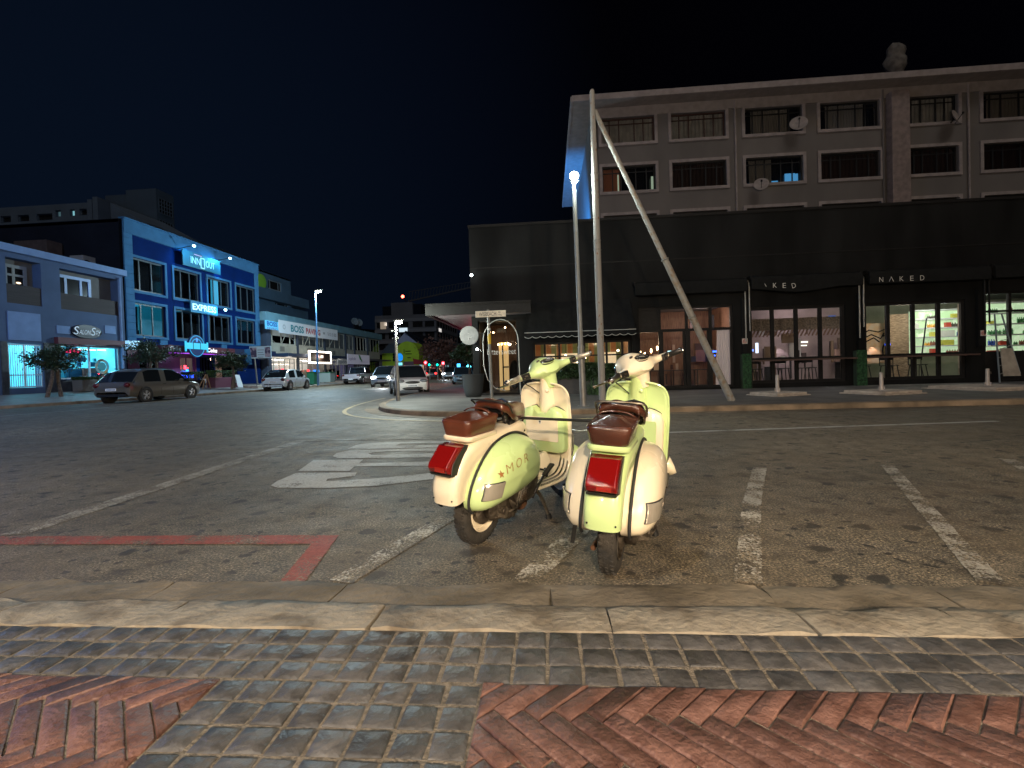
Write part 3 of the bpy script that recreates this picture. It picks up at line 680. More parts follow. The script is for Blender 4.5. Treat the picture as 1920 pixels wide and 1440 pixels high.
    # --- glove box with a lid of the other colour
    def gb(x0,x1,z0,z1,hw,notch,off):
        pts=[(-hw,z0+.04),(-hw+.012,z0+.012),(-hw+.04,z0),(hw-.04,z0),(hw-.012,z0+.012),(hw,z0+.04),(hw,z1-.07),(hw-.02,z1-.022),(hw-.07,z1)]
        if notch: pts+=[(.085,z1+.008),(.060,z1-.012),(.035,z1-.040),(-.035,z1-.040),(-.060,z1-.012),(-.085,z1+.008)]
        pts+=[(-hw+.07,z1),(-hw+.02,z1-.022),(-hw,z1-.07)]
        return [Vector((x0+(.858-.05)*0+off-(z-.5)*.14,y,z)) for y,z in pts]
    base=gb(.852,0,.435,.775,.188,True,0.); mid=[v+Vector((-.075,0,0)) for v in base]; cx=Vector((.77,0,.60))
    front=[Vector((v.x-.012,cx.y+(v.y-cx.y)*.94,cx.z+(v.z-cx.z)*.93)) for v in mid]
    mb=MB(); mb.grid([base,mid,front],closed=True)
    bm=bmesh.new(); f=bm.faces.new([bm.verts.new(v) for v in front]); bmesh.ops.triangulate(bm,faces=[f]); bm.verts.index_update(); mb.add([v.co.copy() for v in bm.verts],[[v.index for v in f.verts] for f in bm.faces]); bm.free()
    gbx=B(mb,'glove_box',COVER,smooth=50,weld=True)
    mb=MB(); mb.tube([v+Vector((-.006,0,0)) for v in base],.006,6,closed=True); B(mb,'rubber_edge',M_RUB,gbx,smooth=True)
    lid=[]
    for (cy,cz,a0) in((-.128,.535,math.pi),(.128,.535,1.5*math.pi),(.128,.690,0),(-.128,.690,math.pi/2)):
        for i in range(5):
            a=a0+math.pi/2*i/4; y=cy+.014*math.cos(a); z=cz+.014*math.sin(a); lid.append(Vector((.765-(z-.5)*.14-.0015,y,z)))
    mb=MB(); mb.prism(lid,(-.006,0,-.0005)); B(mb,'glove_box_lid',BODY,gbx,bevel=.002)
    if letters:
        mb=MB(); mb.obox((.765-.167*.14-.0095,.012,.667),(.001,.022,.032),Matrix.Rotation(-.14,3,'Y')); B(mb,'badge',M_WHT,gbx)
        mb=MB(); mb.obox((.765-.165*.14-.0105,.012,.668),(.001,.015,.012),Matrix.Rotation(-.14,3,'Y')); mb.obox((.765-.185*.14-.0075,.012,.657),(.001,.012,.003),Matrix.Rotation(-.14,3,'Y'));mb.obox((.765-.18*.14-.0100,.012,.679),(.001,.012,.003),Matrix.Rotation(-.14,3,'Y')); B(mb,'badge_mark',M_BLK,gbx)
    # --- column cover, knob, horn casing in front
    mb=MB(); mb.tube(cat([(.795,0,1.00),(.805,0,.93),(.825,0,.82),(.842,0,.735)],4),[.050,.052,.053,.054,.056,.058,.060,.062,.064,.066,.066,.064,.058],20); B(mb,'steering_column_cover',BODY,smooth=60)
    mb=MB(); mb.lathe([(.014,-.01),(.014,.004),(.010,.010),(.0,.012)],(.758,-.030,.900),(-1,-.35,0),14); B(mb,'steering_lock',BODY if not letters else BODY,smooth=True)
    mb=MB(); mb.tube([(.88,0,.90),(.905,0,.72),(.92,0,.55),(.91,0,.42)],[.045,.06,.062,.05],16); B(mb,'horn_casing',BODY,smooth=60)
    mb=MB(); mb.tube([(.845,-.212,.60),(.85,-.220,.56),(.852,-.220,.46),(.85,-.212,.42)],.008,8); B(mb,'shield_stay',M_CHR,smooth=True)
    # --- steering assembly: one pivot, every piece its own part
    pv_=Vector((.83,0,0)); ax=Vector((-.32,0,.947)).normalized(); PV=Vector((.80,0,1.04)); MR=Matrix.Translation(PV)@Matrix.Rotation(steer,4,ax)@Matrix.Translation(-PV)
    def BS(mb,nm,m,par=None,**k):
        mb.v=[MR@v for v in mb.v]; return B(mb,nm,m,par,**k)
    hs=[]; N_=36
    for i in range(N_+1):
        u=-1+2*i/N_; y=u*.265; au=abs(u)
        bulge=math.exp(-(au/.42)**2.6); rx=.026+.108*bulge+.012*(1-au); rz=.024+.066*math.exp(-(au/.42)**2.4)+.010*(1-au)
        cxx=.800+.045*bulge-.055*au**1.7; czz=1.052+.010*bulge+.012*au**2
        if au>.86: k=(au-.86)/.14; rx*=1-.10*k; rz*=1-.10*k
        row=[]
        for j in range(24):
            a=2*math.pi*j/24; ca,sa=math.cos(a),math.sin(a)
            x=math.copysign(abs(ca)**.9,ca)*rx; z=math.copysign(abs(sa)**.85,sa)*rz*(1. if sa>0 else .72)
            if sa>0: z-= .20*max(0,-x)*bulge ; x*=1
            row.append(Vector((cxx+x,y,czz+z)))
        hs.append(row)
    mb=MB(); mb.grid(hs,closed=True); mb.add(hs[0],[tuple(range(24))]); mb.add(hs[-1],[tuple(range(24))])
    head=BS(mb,'headset',COVER,smooth=60)
    mb=MB(); mb.tube(cat([(.792,0,1.035),(.792,0,1.0),(.796,0,.955),(.80,0,.925)],3),[.072,.068,.064,.061,.059,.057,.056,.055,.054,.053],24)
    BS(mb,'headset_neck',COVER,head,smooth=60)
    mb=MB(); mb.lathe([(.075,-.02),(.080,0),(.080,.018),(.070,.03),(.0,.036)],(.925,0,1.055),(1,0,-.12),28); BS(mb,'headlamp',M_CHR,head,smooth=True)
    gz=1.116; gt=(-.36,0,.93)
    mb=MB(); mb.lathe([(.0,.006),(.030,.006),(.033,.0045),(.033,-.012)],(0,0,0),(0,0,1),32); RM=Matrix.Rotation(-.42,3,'Y')
    def place(mb,c,sx,sy): mb.v=[RM@Vector((v.x*sx,v.y*sy,v.z))+Vector(c) for v in mb.v]
    place(mb,(.742,0,1.119),1.05,1.7); gd=BS(mb,'speedometer',M_BLK,head,smooth=40)
    mb=MB(); mb.lathe([(.034,-.004),(.0375,.004),(.035,.008),(.033,.006)],(0,0,0),(0,0,1),32); place(mb,(.742,0,1.119),1.05,1.7); BS(mb,'speedometer_rim',M_CHR,gd,smooth=True)
    mb=MB(); mb.obox((0,0,.0075),(.030,.0018,.0008),Matrix.Rotation(.7,3,'Z')); 
    for k in range(9): a=-1.9+k*.48; mb.obox((math.cos(a+math.pi)*.026*-1,math.sin(a)*.026,.0075),(.004,.0014,.0008),Matrix.Rotation(a,3,'Z'))
    place(mb,(.742,0,1.119),1.05,1.7); BS(mb,'needle',M_WHT,gd)
    for (x_,y_,r_) in((.835,.0,.014),(.790,-.050,.010),(.790,.050,.010)):
        mb=MB(); mb.lathe([(.0,.004),(r_*.8,.003),(r_,.0),(r_,-.01)],(0,0,0),(0,0,1),14)
        zz=1.143 if r_<=.01 else 1.152; sx=1. if r_>.011 else .8; mb.v=[Matrix.Rotation(-.22,3,'Y')@Vector((v.x*sx,v.y*(1.6 if r_<=.01 else 1),v.z))+Vector((x_,y_,zz)) for v in mb.v]; BS(mb,'indicator_lamp' if r_<=.01 else 'ignition_switch',M_BLK,head,smooth=40)
    for sd in(-1,1):
        y0=sd*.262
        mb=MB(); mb.obox((.728,sd*.225,1.062),(.022,.060,.046),Matrix.Rotation(sd*-.15,3,'Z')); sw=BS(mb,'switch_box',M_BLK,head,bevel=.006)
        mb=MB(); mb.obox((.7165,sd*.225,1.066),(.004,.020,.010)); mb.obox((.7165,sd*.240,1.052),(.004,.008,.008)); BS(mb,'switch_button',M_STEEL,sw)
        def gp(t): return Vector((.745-.045*t,sd*(.262+.120*t),1.066-.002*t))
        mb=MB(); mb.tube([gp(0),gp(.06),gp(.10),gp(.9),gp(.95),gp(1)],[.022,.022,.0175,.0165,.021,.015],16); gr_=BS(mb,'grip',grip_mat,head,smooth=50)
        mb=MB(); mb.lathe([(.018,-.004),(.021,0),(.016,.012),(.0,.014)],gp(1.0),(0,sd,0),16); mb.tube([gp(.1)+Vector((-.002,0,-.019)),gp(.95)+Vector((-.002,0,-.018))],.0035,6); BS(mb,'grip_end',M_CHR,gr_,smooth=True)
        mb=MB(); L0=Vector((.775,sd*.238,1.052)); pts=cat([L0,L0+Vector((.045,sd*.035,-.004)),L0+Vector((.060,sd*.09,-.008)),L0+Vector((.062,sd*.165,-.006))],5)
        mb.tube(pts,[.010]*3+[.0085]*5+[.0065]*(len(pts)-8),8); mb.ell(pts[-1],(.011,.011,.011),10,8); BS(mb,'brake_lever' if sd==-1 else 'clutch_lever',M_STEEL if not letters else M_CHR,head,smooth=True)
    mb=MB(); mb.tube(cat([(.80,.20,1.03),(.86,.19,1.02),(.88,.12,.96),(.86,.05,.86)],5),.004,6); BS(mb,'control_cable',M_RUB,head,smooth=True)
    # front fork, mudguard, wheel
    def wheel(mk,c,axis,nm,rimm):
        mb=MB(); pr=[]
        for i in range(25):
            a=2*math.pi*i/24; ca,sa=math.cos(a),math.sin(a); pr.append((.166+.049*math.copysign(abs(ca)**.75,ca)*(1 if ca>0 else .75),.050*math.copysign(abs(sa)**.8,sa)))
        mb.lathe(pr,c,axis,48); t=mk(mb,nm,M_TYRE,smooth=50)
        mb=MB(); x,y,z=frame_rot(axis); cv_=Vector(c)
        for k in range(40):
            a=2*math.pi*k/40
            for s_,da in((-.026,.0),(.0,.08),(.026,.0)):
                rd=(x*math.cos(a+da)+y*math.sin(a+da)); tg=z.cross(rd); M_=Matrix((rd,tg,z)).transposed(); mb.obox(cv_+rd*(.2145-abs(s_)*.12)+z*s_,(.007,.020,.017),M_@Matrix.Rotation(s_*12,3,'X'))
        mk(mb,'tread',M_TYRE,t)
        mb=MB(); mb.lathe([(.137,.046),(.131,.050),(.127,.044),(.122,.016),(.100,.010),(.070,.018),(.0,.022)],c,axis,32); mb.lathe([(.137,-.046),(.131,-.050),(.127,-.044),(.122,-.016),(.09,-.012),(.05,-.03),(.0,-.03)],c,axis,32); r_=mk(mb,'rim',rimm,t,smooth=50)
        mb=MB(); mb.lathe([(.085,-.012),(.088,-.05),(.07,-.066),(.03,-.070),(.026,-.095),(.0,-.10)],c,axis,28)
        for k in range(5):
            a=2*math.pi*k/5; mb.lathe([(.010,-.03),(.010,-.012),(.0,-.010)],cv_+(x*math.cos(a)+y*math.sin(a))*.105,-z,10)
        mk(mb,'hub',M_GRIME,t,smooth=40)
        return t
    fw=Vector((1.085,0,.215))
    wheel(lambda mb,nm,m,par=None,**k: BS(mb,nm,m,par,**k),fw,(0,1,0),'front_wheel',BODY if letters else M_STEEL)
    mb=MB(); mb.tube(cat([(.90,0,.60),(.95,-.02,.46),(1.02,-.085,.38),(1.075,-.085,.24)],4),[.032]*6+[.026]*7,12); BS(mb,'fork',M_STEEL,smooth=True)
    rows=[]
    for i in range(25):
        t=i/24; a=R(-8+176*t); rad=.262+.055*math.sin(a)*1.0+(.09*sstep(.55,1,t)); hw=.088*math.sin(math.pi*min(1,.12+t*.95))**.45 if t<.85 else .088*(1-.75*((t-.85)/.15))
        hw=max(hw,.02); c=fw+Vector((math.cos(a)*rad*1.05,0,math.sin(a)*rad+.01)); d_=Vector((math.cos(a),0,math.sin(a)))
        rows.append([c+Vector((0,hw*math.sin(q),0))-d_*(.085*(1-math.cos(q))) for q in [(-1.5+3.0*j/12) for j in range(13)]])
    mb=MB(); mb.grid(rows); BS(mb,'front_mudguard',COVER,smooth=60,solid=.006)
    # --- rear wheel and engine
    wheel(lambda mb,nm,m,par=None,**k: B(mb,nm,m,par,**k),(0,.0,.215),(0,1,0),'rear_wheel',rim_mat)
    mb=MB(); mb.lathe([(.0,0),(.075,0),(.085,.02),(.085,.06),(.055,.075),(.0,.08)],(.035,-.06,.235),(0,-1,0),24); mb.obox((.13,-.10,.235),(.24,.10,.11)); mb.lathe([(.0,0),(.065,0),(.07,.03),(.05,.055),(.0,.06)],(.20,-.13,.255),(0,-1,0),24)
    mb.obox((.05,-.165,.205),(.055,.05,.05)); mb.obox((.11,-.16,.185),(.06,.06,.035),Matrix.Rotation(.3,3,'Y')); mb.lathe([(.02,0),(.02,.05),(.026,.05),(.026,.065),(.0,.065)],(.03,-.13,.225),(0,-1,0),14); mb.tube([(.0,-.12,.18),(.10,-.17,.165),(.20,-.16,.18)],.011,8)
    mb.tube([(.05,-.20,.215),(.12,-.215,.225),(.15,-.20,.26)],.008,8)
    eng=B(mb,'engine_casing',M_GRIME,bevel=.006)
    mb=MB()
    for k in range(9): mb.obox((.30,-.185,.262+.013*k),(.13,.085,.005),Matrix.Rotation(-.25,3,'Y'))
    mb.obox((.30,-.18,.31),(.09,.06,.11)); B(mb,'cooling_fins',M_STEEL,eng)
    mb=MB(); mb.lathe([(.0,0),(.085,0),(.098,.012),(.098,.045),(.085,.055),(.0,.055)],(.20,-.155,.33),(0,-1,0),28)
    for k in range(6): mb.obox((.155+.028*k,-.213,.30),(.009,.006,.11),Matrix.Rotation(.5,3,'Y'))
    B(mb,'flywheel_cover',M_STEEL,eng,smooth=40)
    mb=MB(); mb.lathe([(.0,-.10),(.045,-.095),(.052,-.08),(.052,.08),(.045,.095),(.0,.10)],(.36,-.03,.185),(.25,1,0),20); mb.tube([(.30,.0,.15),(.2,.05,.12),(.06,.09,.13),(-.06,.09,.13)],.015,10); B(mb,'silencer',M_RUST,smooth=40)
    mb=MB(); mb.tube([(.31,-.215,.24),(.33,-.235,.30),(.42,-.235,.365)],.010,8); mb.obox((.475,-.235,.395),(.115,.034,.016),Matrix.Rotation(-.5,3,'Y')); B(mb,'kick_start',M_BLK if letters else M_STEEL,eng,bevel=.004)
    # --- centre stand
    mb=MB()
    for sd in(-1,1): mb.tube(cat([(.50,sd*.09,.235),(.53,sd*.125,.20),(.56,sd*.155,.10),(.575,sd*.175,.022)],4),.0115,10)
    mb.tube([(.50,-.09,.235),(.50,.09,.235)],.0115,10); st=B(mb,'centre_stand',M_STEEL,smooth=True)
    for sd in(-1,1):
        mb=MB(); mb.tube([(.572,sd*.172,.045),(.578,sd*.178,.004)],[.017,.024],12); B(mb,'rubber_foot',M_RUB,st,smooth=40)
    mb=MB(); mb.tube([(-.02,.07,.215),(.12,.085,.34),(.16,.08,.45)],[.018,.026,.026],12); mb.lathe([(.03,0),(.038,.01),(.03,.02),(.038,.03),(.03,.04),(.038,.05),(.03,.06),(.038,.07),(.03,.08)],(.06,.085,.29),(.55,0,.8),14); B(mb,'shock_absorber',M_BLK,smooth=40)
    if strap:
        mb=MB(); mb.grid([[Vector((-.27+.01*i,.135+a+.004*i,.300-.018*i)) for a in(0,.022)] for i in range(7)]); B(mb,'loose_strap',M_RUB,solid=.005)
    return T
SC=1.05
a=onZ(878,1024)
SC_A=scooter('scooter',(a.x+.05,a.y+.07,0),math.pi/2-R(28),'cream scooter with lime green side covers and headset, lettered on its side',M_CREAM,M_LIME,M_LEA,M_CREAM,M_GRIP,SC,3.4,R(65),True)
a=onZ(1143,1074)
SC_B=scooter('scooter',(a.x+.01,a.y+.02,0),math.pi/2-R(17),'lime green scooter with cream side covers and headset, nearest the kerb',M_LIME,M_CREAM,M_LEAD,M_STEEL,M_BLK,SC,3.6,R(60),False,strap=True)
# steel rod chained between the two saddles, and the thin cable below it
mb=MB(); A=onY(962,783,3.42); Bp=onY(1130,790,3.12); mb.tube([A,Bp],.010,10); rod=mb.build('security_bar',M_BLK,smooth=True); tag(rod,'long thin black steel bar joining the saddles of the two scooters','security bar')
mb=MB(); q=[onY(x,y,yy) for x,y,yy in((1068,803,3.95),(1085,808,3.7),(1105,805,3.5),(1125,796,3.2))]; mb.tube(cat(q,5),.004,6); tag(mb.build('security_cable',M_STEEL,smooth=True),'thin loose wire cable hanging below the black bar beside the right scooter','cable')
# ================================================ FAR SIDE: restaurant building, flats, poles
M_BLKW=mat('black painted render',(.0135,.0138,.0142),.75,nscale=.9,namt=.6,bump=.35,bscale=14,stretch=(1,1,.25),detail=9,spec=.12)
M_BLKT=mat('black timber trim',(.014,.013,.013),.6,spec=.2,nscale=8,namt=.3)
M_BLKF=mat('black awning cloth',(.013,.0135,.014),.9,spec=.1,nscale=5,namt=.3,bump=.3,bscale=10)
M_GTILE=mat('green glazed tile',(.035,.10,.045),.22,nscale=16,col2=(.012,.035,.018),coat=.4,rvar=.08)
M_GROUT=mat('tile grout',(.02,.035,.02),.8)
M_WOODI=mat('timber slat wall',(.26,.14,.085),.6,nscale=5,namt=.45,stretch=(6,6,.6),bump=.2,bscale=30)
M_BRKI=mat('bare brick inside',(.42,.30,.19),.85,nscale=26,col2=(.15,.10,.065),stretch=(.35,.35,2.4),bump=.5,bscale=60)
M_PLI=mat('cream plaster inside',(.50,.44,.36),.8,nscale=2,namt=.2)
M_FLI=mat('dark floor inside',(.06,.05,.045),.35)
M_CLI=mat('dark ceiling',(.10,.095,.09),.8)
M_GLASS=glass('shop glass'); M_PUR=mat('pink grey plaster',(.40,.30,.30),.8,nscale=2,namt=.2)
M_GREYP=mat('galvanised pole',(.25,.255,.25),.45,metal=.35,nscale=7,col2=(.22,.21,.19),bump=.15,bscale=50)
M_RUSTP=mat('rusting steel pole',(.27,.265,.25),.6,nscale=13,col2=(.20,.085,.035),lo=.30,hi=.40,bump=.35,bscale=40,stretch=(1,1,.5),detail=7)
YF=19.; YG=YF+.0
FB=Fac((0,YF,0),(1,0,0),(0,-1,0))
def ux(px,py): return onY(px,py,YF).x
def uz(px,py): return onY(px,py,YF).z
blk=thing('restaurant_building',(8,YF+8,.12),'long low black building with restaurant fronts under a plain parapet wall','building')
Z0=.12; ZT=6.78
def ui(px,d,py=650): return onY(px,py,YF+d).x
def zi(px,py,d): return onY(px,py,YF+d).z
# openings: (u0,u1,z0,z1)
oB=(ux(899,700),ux(972,700),.16,uz(930,600))            # corner glass cafe
oS=(ux(1001,690),ux(1183,690),1.02,uz(1090,640))          # windows under the scalloped awning
oD=(ux(1198,700),ux(1377,700),.20,uz(1290,574))           # door front behind the leaning strut
oN1=(ux(1407,700),ux(1587,700),.30,3.2)
oN2=(ux(1622,700),ux(1812,700),.30,3.2)
oN3=(ux(1847,700),ux(1990,700),.18,uz(1900,545))
holes=[oB,oS,oD,oN1,oN2,oN3]
mb=MB(); FB.wall(mb,ux(884,600),34,Z0-.1,ZT,holes,.22)
mb.box(ux(884,600),ux(884,600)+.22,YF+.22,YF+10,Z0-.1,ZT); mb.box(ux(884,600)+.22,34,YF+.22,YF+12,ZT-.25,ZT-.02); mb.box(33.8,34,YF+.22,YF+12,0,ZT)
mb.build('wall',M_BLKW,blk)
mb=MB(); FB.box(mb,ux(884,600)-.03,34,ZT,ZT+.10,-.3,.05); FB.box(mb,ux(884,600),34,uz(1200,475)-.3,uz(1200,475)-.26,.002,.02); mb.build('coping',M_BLKT,blk)
# pilasters and downpipes, tiled piers
for px in (1190,1396,1612,1836):
    u=ux(px,600); mb=MB(); FB.box(mb,u-.13,u+.13,1.45 if px>1300 else Z0,3.55,.003,.12); mb.build('pilaster',M_BLKW,blk)
for px in (1397,1609,1842):
    u=ux(px,560)
    for k in(-.06,.09):
        mb=MB(); p0=FB.p(u+k,1.9+.4*(k>0),.17); p1=FB.p(u+k,4.15,.17); mb.tube([p0,p1],.028,8); mb.tube([p1,FB.p(u+k-.02,4.22,.10)],.028,8); mb.build('awning_arm',M_GREYP if px<1800 else M_BLKT,blk,smooth=True)
for px,w_ in((1397,.34),(1610,.38)):
    u=ux(px,700); mb=MB(); FB.box(mb,u-w_/2*1.0,u+w_/2*1.0,Z0,1.42,.003,.20); pr=mb.build('tiled_pier',M_GROUT,blk)
    mb=MB(); z=Z0+.01; k=0
    while z<1.40:
        h=.055; off=(k%2)*.11
        a=u-w_/2+.004
        while a<u+w_/2-.01:
            b2=min(a+.22-(off if a<u-w_/2+.01 else 0),u+w_/2-.004); FB.box(mb,a,b2-.006,z,z+h-.006,.198,.212); a=b2
        z+=h;k+=1
    mb.build('tiles',M_GTILE,pr,bevel=.002)
# awning cassettes over the fronts (rolled up), the second one sagging
def awning(u0,u1,z,label,word=None,sag=0,wpos=.2):
    a=thing('rolled_awning',FB.p((u0+u1)/2,z,.1),label,'awning','rolled black awnings over the restaurant windows')
    mb=MB(); n=20; rows=[]
    for i in range(n+1):
        t=i/n; u=u0+(u1-u0)*t; sg=sag*math.sin(math.pi*min(1,t*1.15))**2 if t<.87 else 0
        rows.append([FB.p(u,z+.20,.12),FB.p(u,z+.24,.30),FB.p(u,z+.18,.42),FB.p(u,z-.02-sg*.3,.46),FB.p(u,z-.26-sg,.44),FB.p(u,z-.28-sg,.40),FB.p(u,z-.08,.25)])
    mb.grid(rows); mb.add(rows[0],[tuple(range(7))]); mb.add(rows[-1],[tuple(range(7))]); c=mb.build('cloth',M_BLKF,a,smooth=50)
    for u in(u0+.02,u1-.02):
        mb=MB(); FB.box(mb,u-.04,u+.04,z+.12,z+.26,.03,.34); mb.build('bracket',M_BLKT,a)
    if word:
        W_=mat('awning lettering',(.62,.60,.57),.6)
        for i,ch in enumerate(word):
            if ch==' ': continue
            t=wpos+i*.085; u=u0+(u1-u0)*t; sgr=0
            zz=z-.135-(sag*.45*math.sin(math.pi*t*1.1)**2 if sag else 0)
            rot=(R(25) if ch=='\\' else R(-14) if (sag and ch=='D') else 0)
            if ch in 'Λ\\':
                mb=MB(); w2=.075
                if ch=='Λ': mb.bar(FB.p(u-w2,zz-.085,.470),FB.p(u,zz+.085,.470),.018,.006); mb.bar(FB.p(u,zz+.085,.470),FB.p(u+w2,zz-.085,.470),.018,.006)
                else: mb.bar(FB.p(u-.03,zz+.06,.485),FB.p(u+.03,zz-.05,.485),.018,.006)
                mb.build('letter',W_,c)
            else:
                v=(math.sin(rot),0,math.cos(rot)); u_=(math.cos(rot),0,-math.sin(rot))
                put_text(ch,.135 if ch!='E' else .115,.175,FB.p(u,zz,.474+(.015 if sag else 0)),u_,v,W_,c,name='letter',fw=-.012)
    return a
awning(ux(1187,540),ux(1392,530),4.05,'black rolled awning above the door front with the timber wall inside')
awning(ux(1400,520),ux(1604,515),4.10,'sagging black awning whose folded cloth hides the first letter of its name','\\KED',.16,.12)
awning(ux(1616,515),ux(1838,505),4.12,'straight black rolled awning with five pale spaced letters across it','NΛKED',0,.09)
awning(ux(1846,505),ux(1990,500),4.15,'black rolled awning at the right edge above the shop with green shelves')
# ---- interiors (rooms with real depth behind the glass)
def room(o,dep,mw,mf,mc,name,zc=None,back=None):
    u0,u1,z0,z1=o; mb=MB(); d=-.24; zc=zc or z1+.15; zf=min(z0,Z0+.06)
    mb.add([FB.p(u0-.25,zf,-dep),FB.p(u1+.25,zf,-dep),FB.p(u1+.25,zc,-dep),FB.p(u0-.25,zc,-dep)],[(0,1,2,3)],0)
    mb.add([FB.p(u0-.25,zf,d),FB.p(u0-.25,zf,-dep),FB.p(u0-.25,zc,-dep),FB.p(u0-.25,zc,d)],[(0,1,2,3)],0)
    mb.add([FB.p(u1+.25,zf,d),FB.p(u1+.25,zf,-dep),FB.p(u1+.25,zc,-dep),FB.p(u1+.25,zc,d)],[(0,1,2,3)],0)
    mb.add([FB.p(u0-.25,zf,d),FB.p(u1+.25,zf,d),FB.p(u1+.25,zf,-dep),FB.p(u0-.25,zf,-dep)],[(0,1,2,3)],1)
    mb.add([FB.p(u0-.25,zc,d),FB.p(u1+.25,zc,d),FB.p(u1+.25,zc,-dep),FB.p(u0-.25,zc,-dep)],[(0,1,2,3)],2)
    return mb.build(name,[mw,mf,mc],blk)
def glazing(o,nm,fw=.08,trans=None,mull=None,name='window_frame',mf=None):
    u0,u1,z0,z1=o; mb=MB(); FB.frame(mb,u0,u1,z0,z1,fw,-.16,-.06)
    ms=mull or [i/nm for i in range(1,nm)]
    for t in ms: c=u0+(u1-u0)*t; FB.box(mb,c-fw*.55,c+fw*.55,z0+fw,z1-fw,-.155,-.055)
    if trans:
        for t in trans:
            zz=z0+(z1-z0)*t; prev=u0+fw
            for c in [u0+(u1-u0)*q for q in ms]+[u1-fw+fw*.55]:
                FB.box(mb,prev,c-fw*.55,zz-fw*.4,zz+fw*.4,-.150,-.060); prev=c+fw*.55
    w_=mb.build(name,mf or M_BLKT,blk)
    pb=MB(); pb.add([FB.p(u0+.02,z0+.02,-.11),FB.p(u1-.02,z0+.02,-.11),FB.p(u1-.02,z1-.02,-.11),FB.p(u0+.02,z1-.02,-.11)],[(0,1,2,3)]); pb.build('pane',M_GLASS,w_)
    return w_
M_BULB=emis('warm bulb',(1,.62,.28),22); M_BULBW=emis('globe lamp',(1,.78,.45),14); M_FRAMEI=mat('pale furniture',(.42,.36,.32),.5)
# 1 corner cafe
room(oB,4.,M_WOODI,M_FLI,M_CLI,'cafe_interior'); glazing(oB,1,.05)
mb=MB(); u=(ui(934,2.2)+ui(954,2.2))/2; FB.box(mb,u-.20,u+.22,.2,zi(945,642,2.2),-2.2,-2.12); mb.build('inner_doorway',mat('warm lit doorway',(.5,.35,.12),.7,emit=(1,.62,.25),estr=.5),blk)
mb=MB(); FB.box(mb,u-.06,u+.0,.2,2.25,-2.10,-2.08); FB.box(mb,u+.0,u+.22,1.2,1.26,-2.10,-2.08); mb.build('inner_doorway_bar',M_BLKT,blk)
for k,(du,z,dd) in enumerate(((-.20,2.22,-2.0),(-.05,2.24,-2.0),(.1,2.25,-2.0),(.22,2.26,-2.0),(-.5,2.75,-1.5),(-.35,2.72,-1.5),(.18,2.9,-1.3))):
    mb=MB(); mb.ell(FB.p(u+du,z,dd),(.03,.03,.04),10,8); mb.build('cafe_bulb',M_BULB,blk,smooth=True)
lamp('cafe_light',FB.p(u,2.6,-1.4),14,(1,.62,.3),.1)
put_text('bittersweet',oB[1]*0+ (ux(967,655)-ux(913,655)),.22,FB.p((ux(967,655)+ux(913,655))/2,uz(940,659),-.095),(1,0,0),(0,0,1),mat('window lettering',(.72,.70,.66),.5,emit=(1,1,1),estr=.05),blk,fw=-.015)
mb=MB(); mb.ell(FB.p(u+.55,.9,-.9),(.22,.22,.6),12,10); mb.build('cafe_plant',M_BLKT,blk)
# 2 windows under the scalloped awning: green-orange striped wall, globes
M_STR=bpy.data.materials.new('striped wall'); M_STR.use_nodes=True
def _stripes():
    N=M_STR.node_tree.nodes;L=M_STR.node_tree.links;b=N['Principled BSDF']; g=N.new('ShaderNodeTexCoord'); sx=N.new('ShaderNodeSeparateXYZ'); L.new(g.outputs['Object'],sx.inputs[0])
    m=N.new('ShaderNodeMath'); m.operation='MULTIPLY'; m.inputs[1].default_value=2.1; L.new(sx.outputs[0],m.inputs[0]); f=N.new('ShaderNodeMath'); f.operation='FRACT'; L.new(m.outputs[0],f.inputs[0])
    r=N.new('ShaderNodeValToRGB'); r.color_ramp.interpolation='CONSTANT'; e=r.color_ramp.elements; e[0].position=0; e[0].color=(.30,.13,.05,1); e[1].position=.45; e[1].color=(.14,.17,.07,1); x=e.new(.9); x.color=(.35,.27,.14,1); L.new(f.outputs[0],r.inputs[0]); L.new(r.outputs[0],b.inputs['Base Color']); b.inputs['Roughness'].default_value=.8
_stripes()
room(oS,2.6,M_STR,M_FLI,M_CLI,'dining_interior',zc=2.9)
glazing(oS,4,.07,trans=[.50],mull=[.12,.27,.47,.53,.70,.76,.92],name='window_frame')
for k,px in enumerate((1005,1022,1062,1100,1118,1137,1145,1152,1163,1150,1163,1085)):
    z=[2.25,1.55,1.62,1.5,2.35,2.5,2.55,2.52,2.55,2.35,1.75,1.3][k]; mb=MB(); c=FB.p(ux(px,660),z,-.6-.12*(k%5)); mb.ell(c,(.045,.045,.045),12,8); g_=mb.build('globe_lamp',M_BULBW,blk,smooth=True); mb=MB(); mb.tube([c+Vector((0,0,.045)),Vector((c.x,c.y,2.88))],.006,6); mb.build('lamp_cord',M_BLKT,g_)
for px in(1040,1120,1160): lamp('dining_light',FB.p(ux(px,650),2.3,-1.2),22,(1,.72,.40),.12)
for px,w_ in((1075,.8),(1158,.6),(1030,.5)):
    mb=MB(); FB.box(mb,ux(px,680)-w_/2,ux(px,680)+w_/2,1.0,1.75,-2.55,-2.5); mb.build('lit_picture',mat('lit picture',(.7,.55,.35),.6,emit=(1,.8,.5),estr=.5),blk)
sa=thing('scalloped_awning',FB.p((oS[0]+oS[1])/2,2.7,0),'sloping black canvas awning with a pale piped scalloped edge above lit windows','awning')
ua,ub=ux(985,625),ux(1186,620); zt_,ze=uz(1000,580)+.25,uz(1085,624)
mb=MB(); n=56
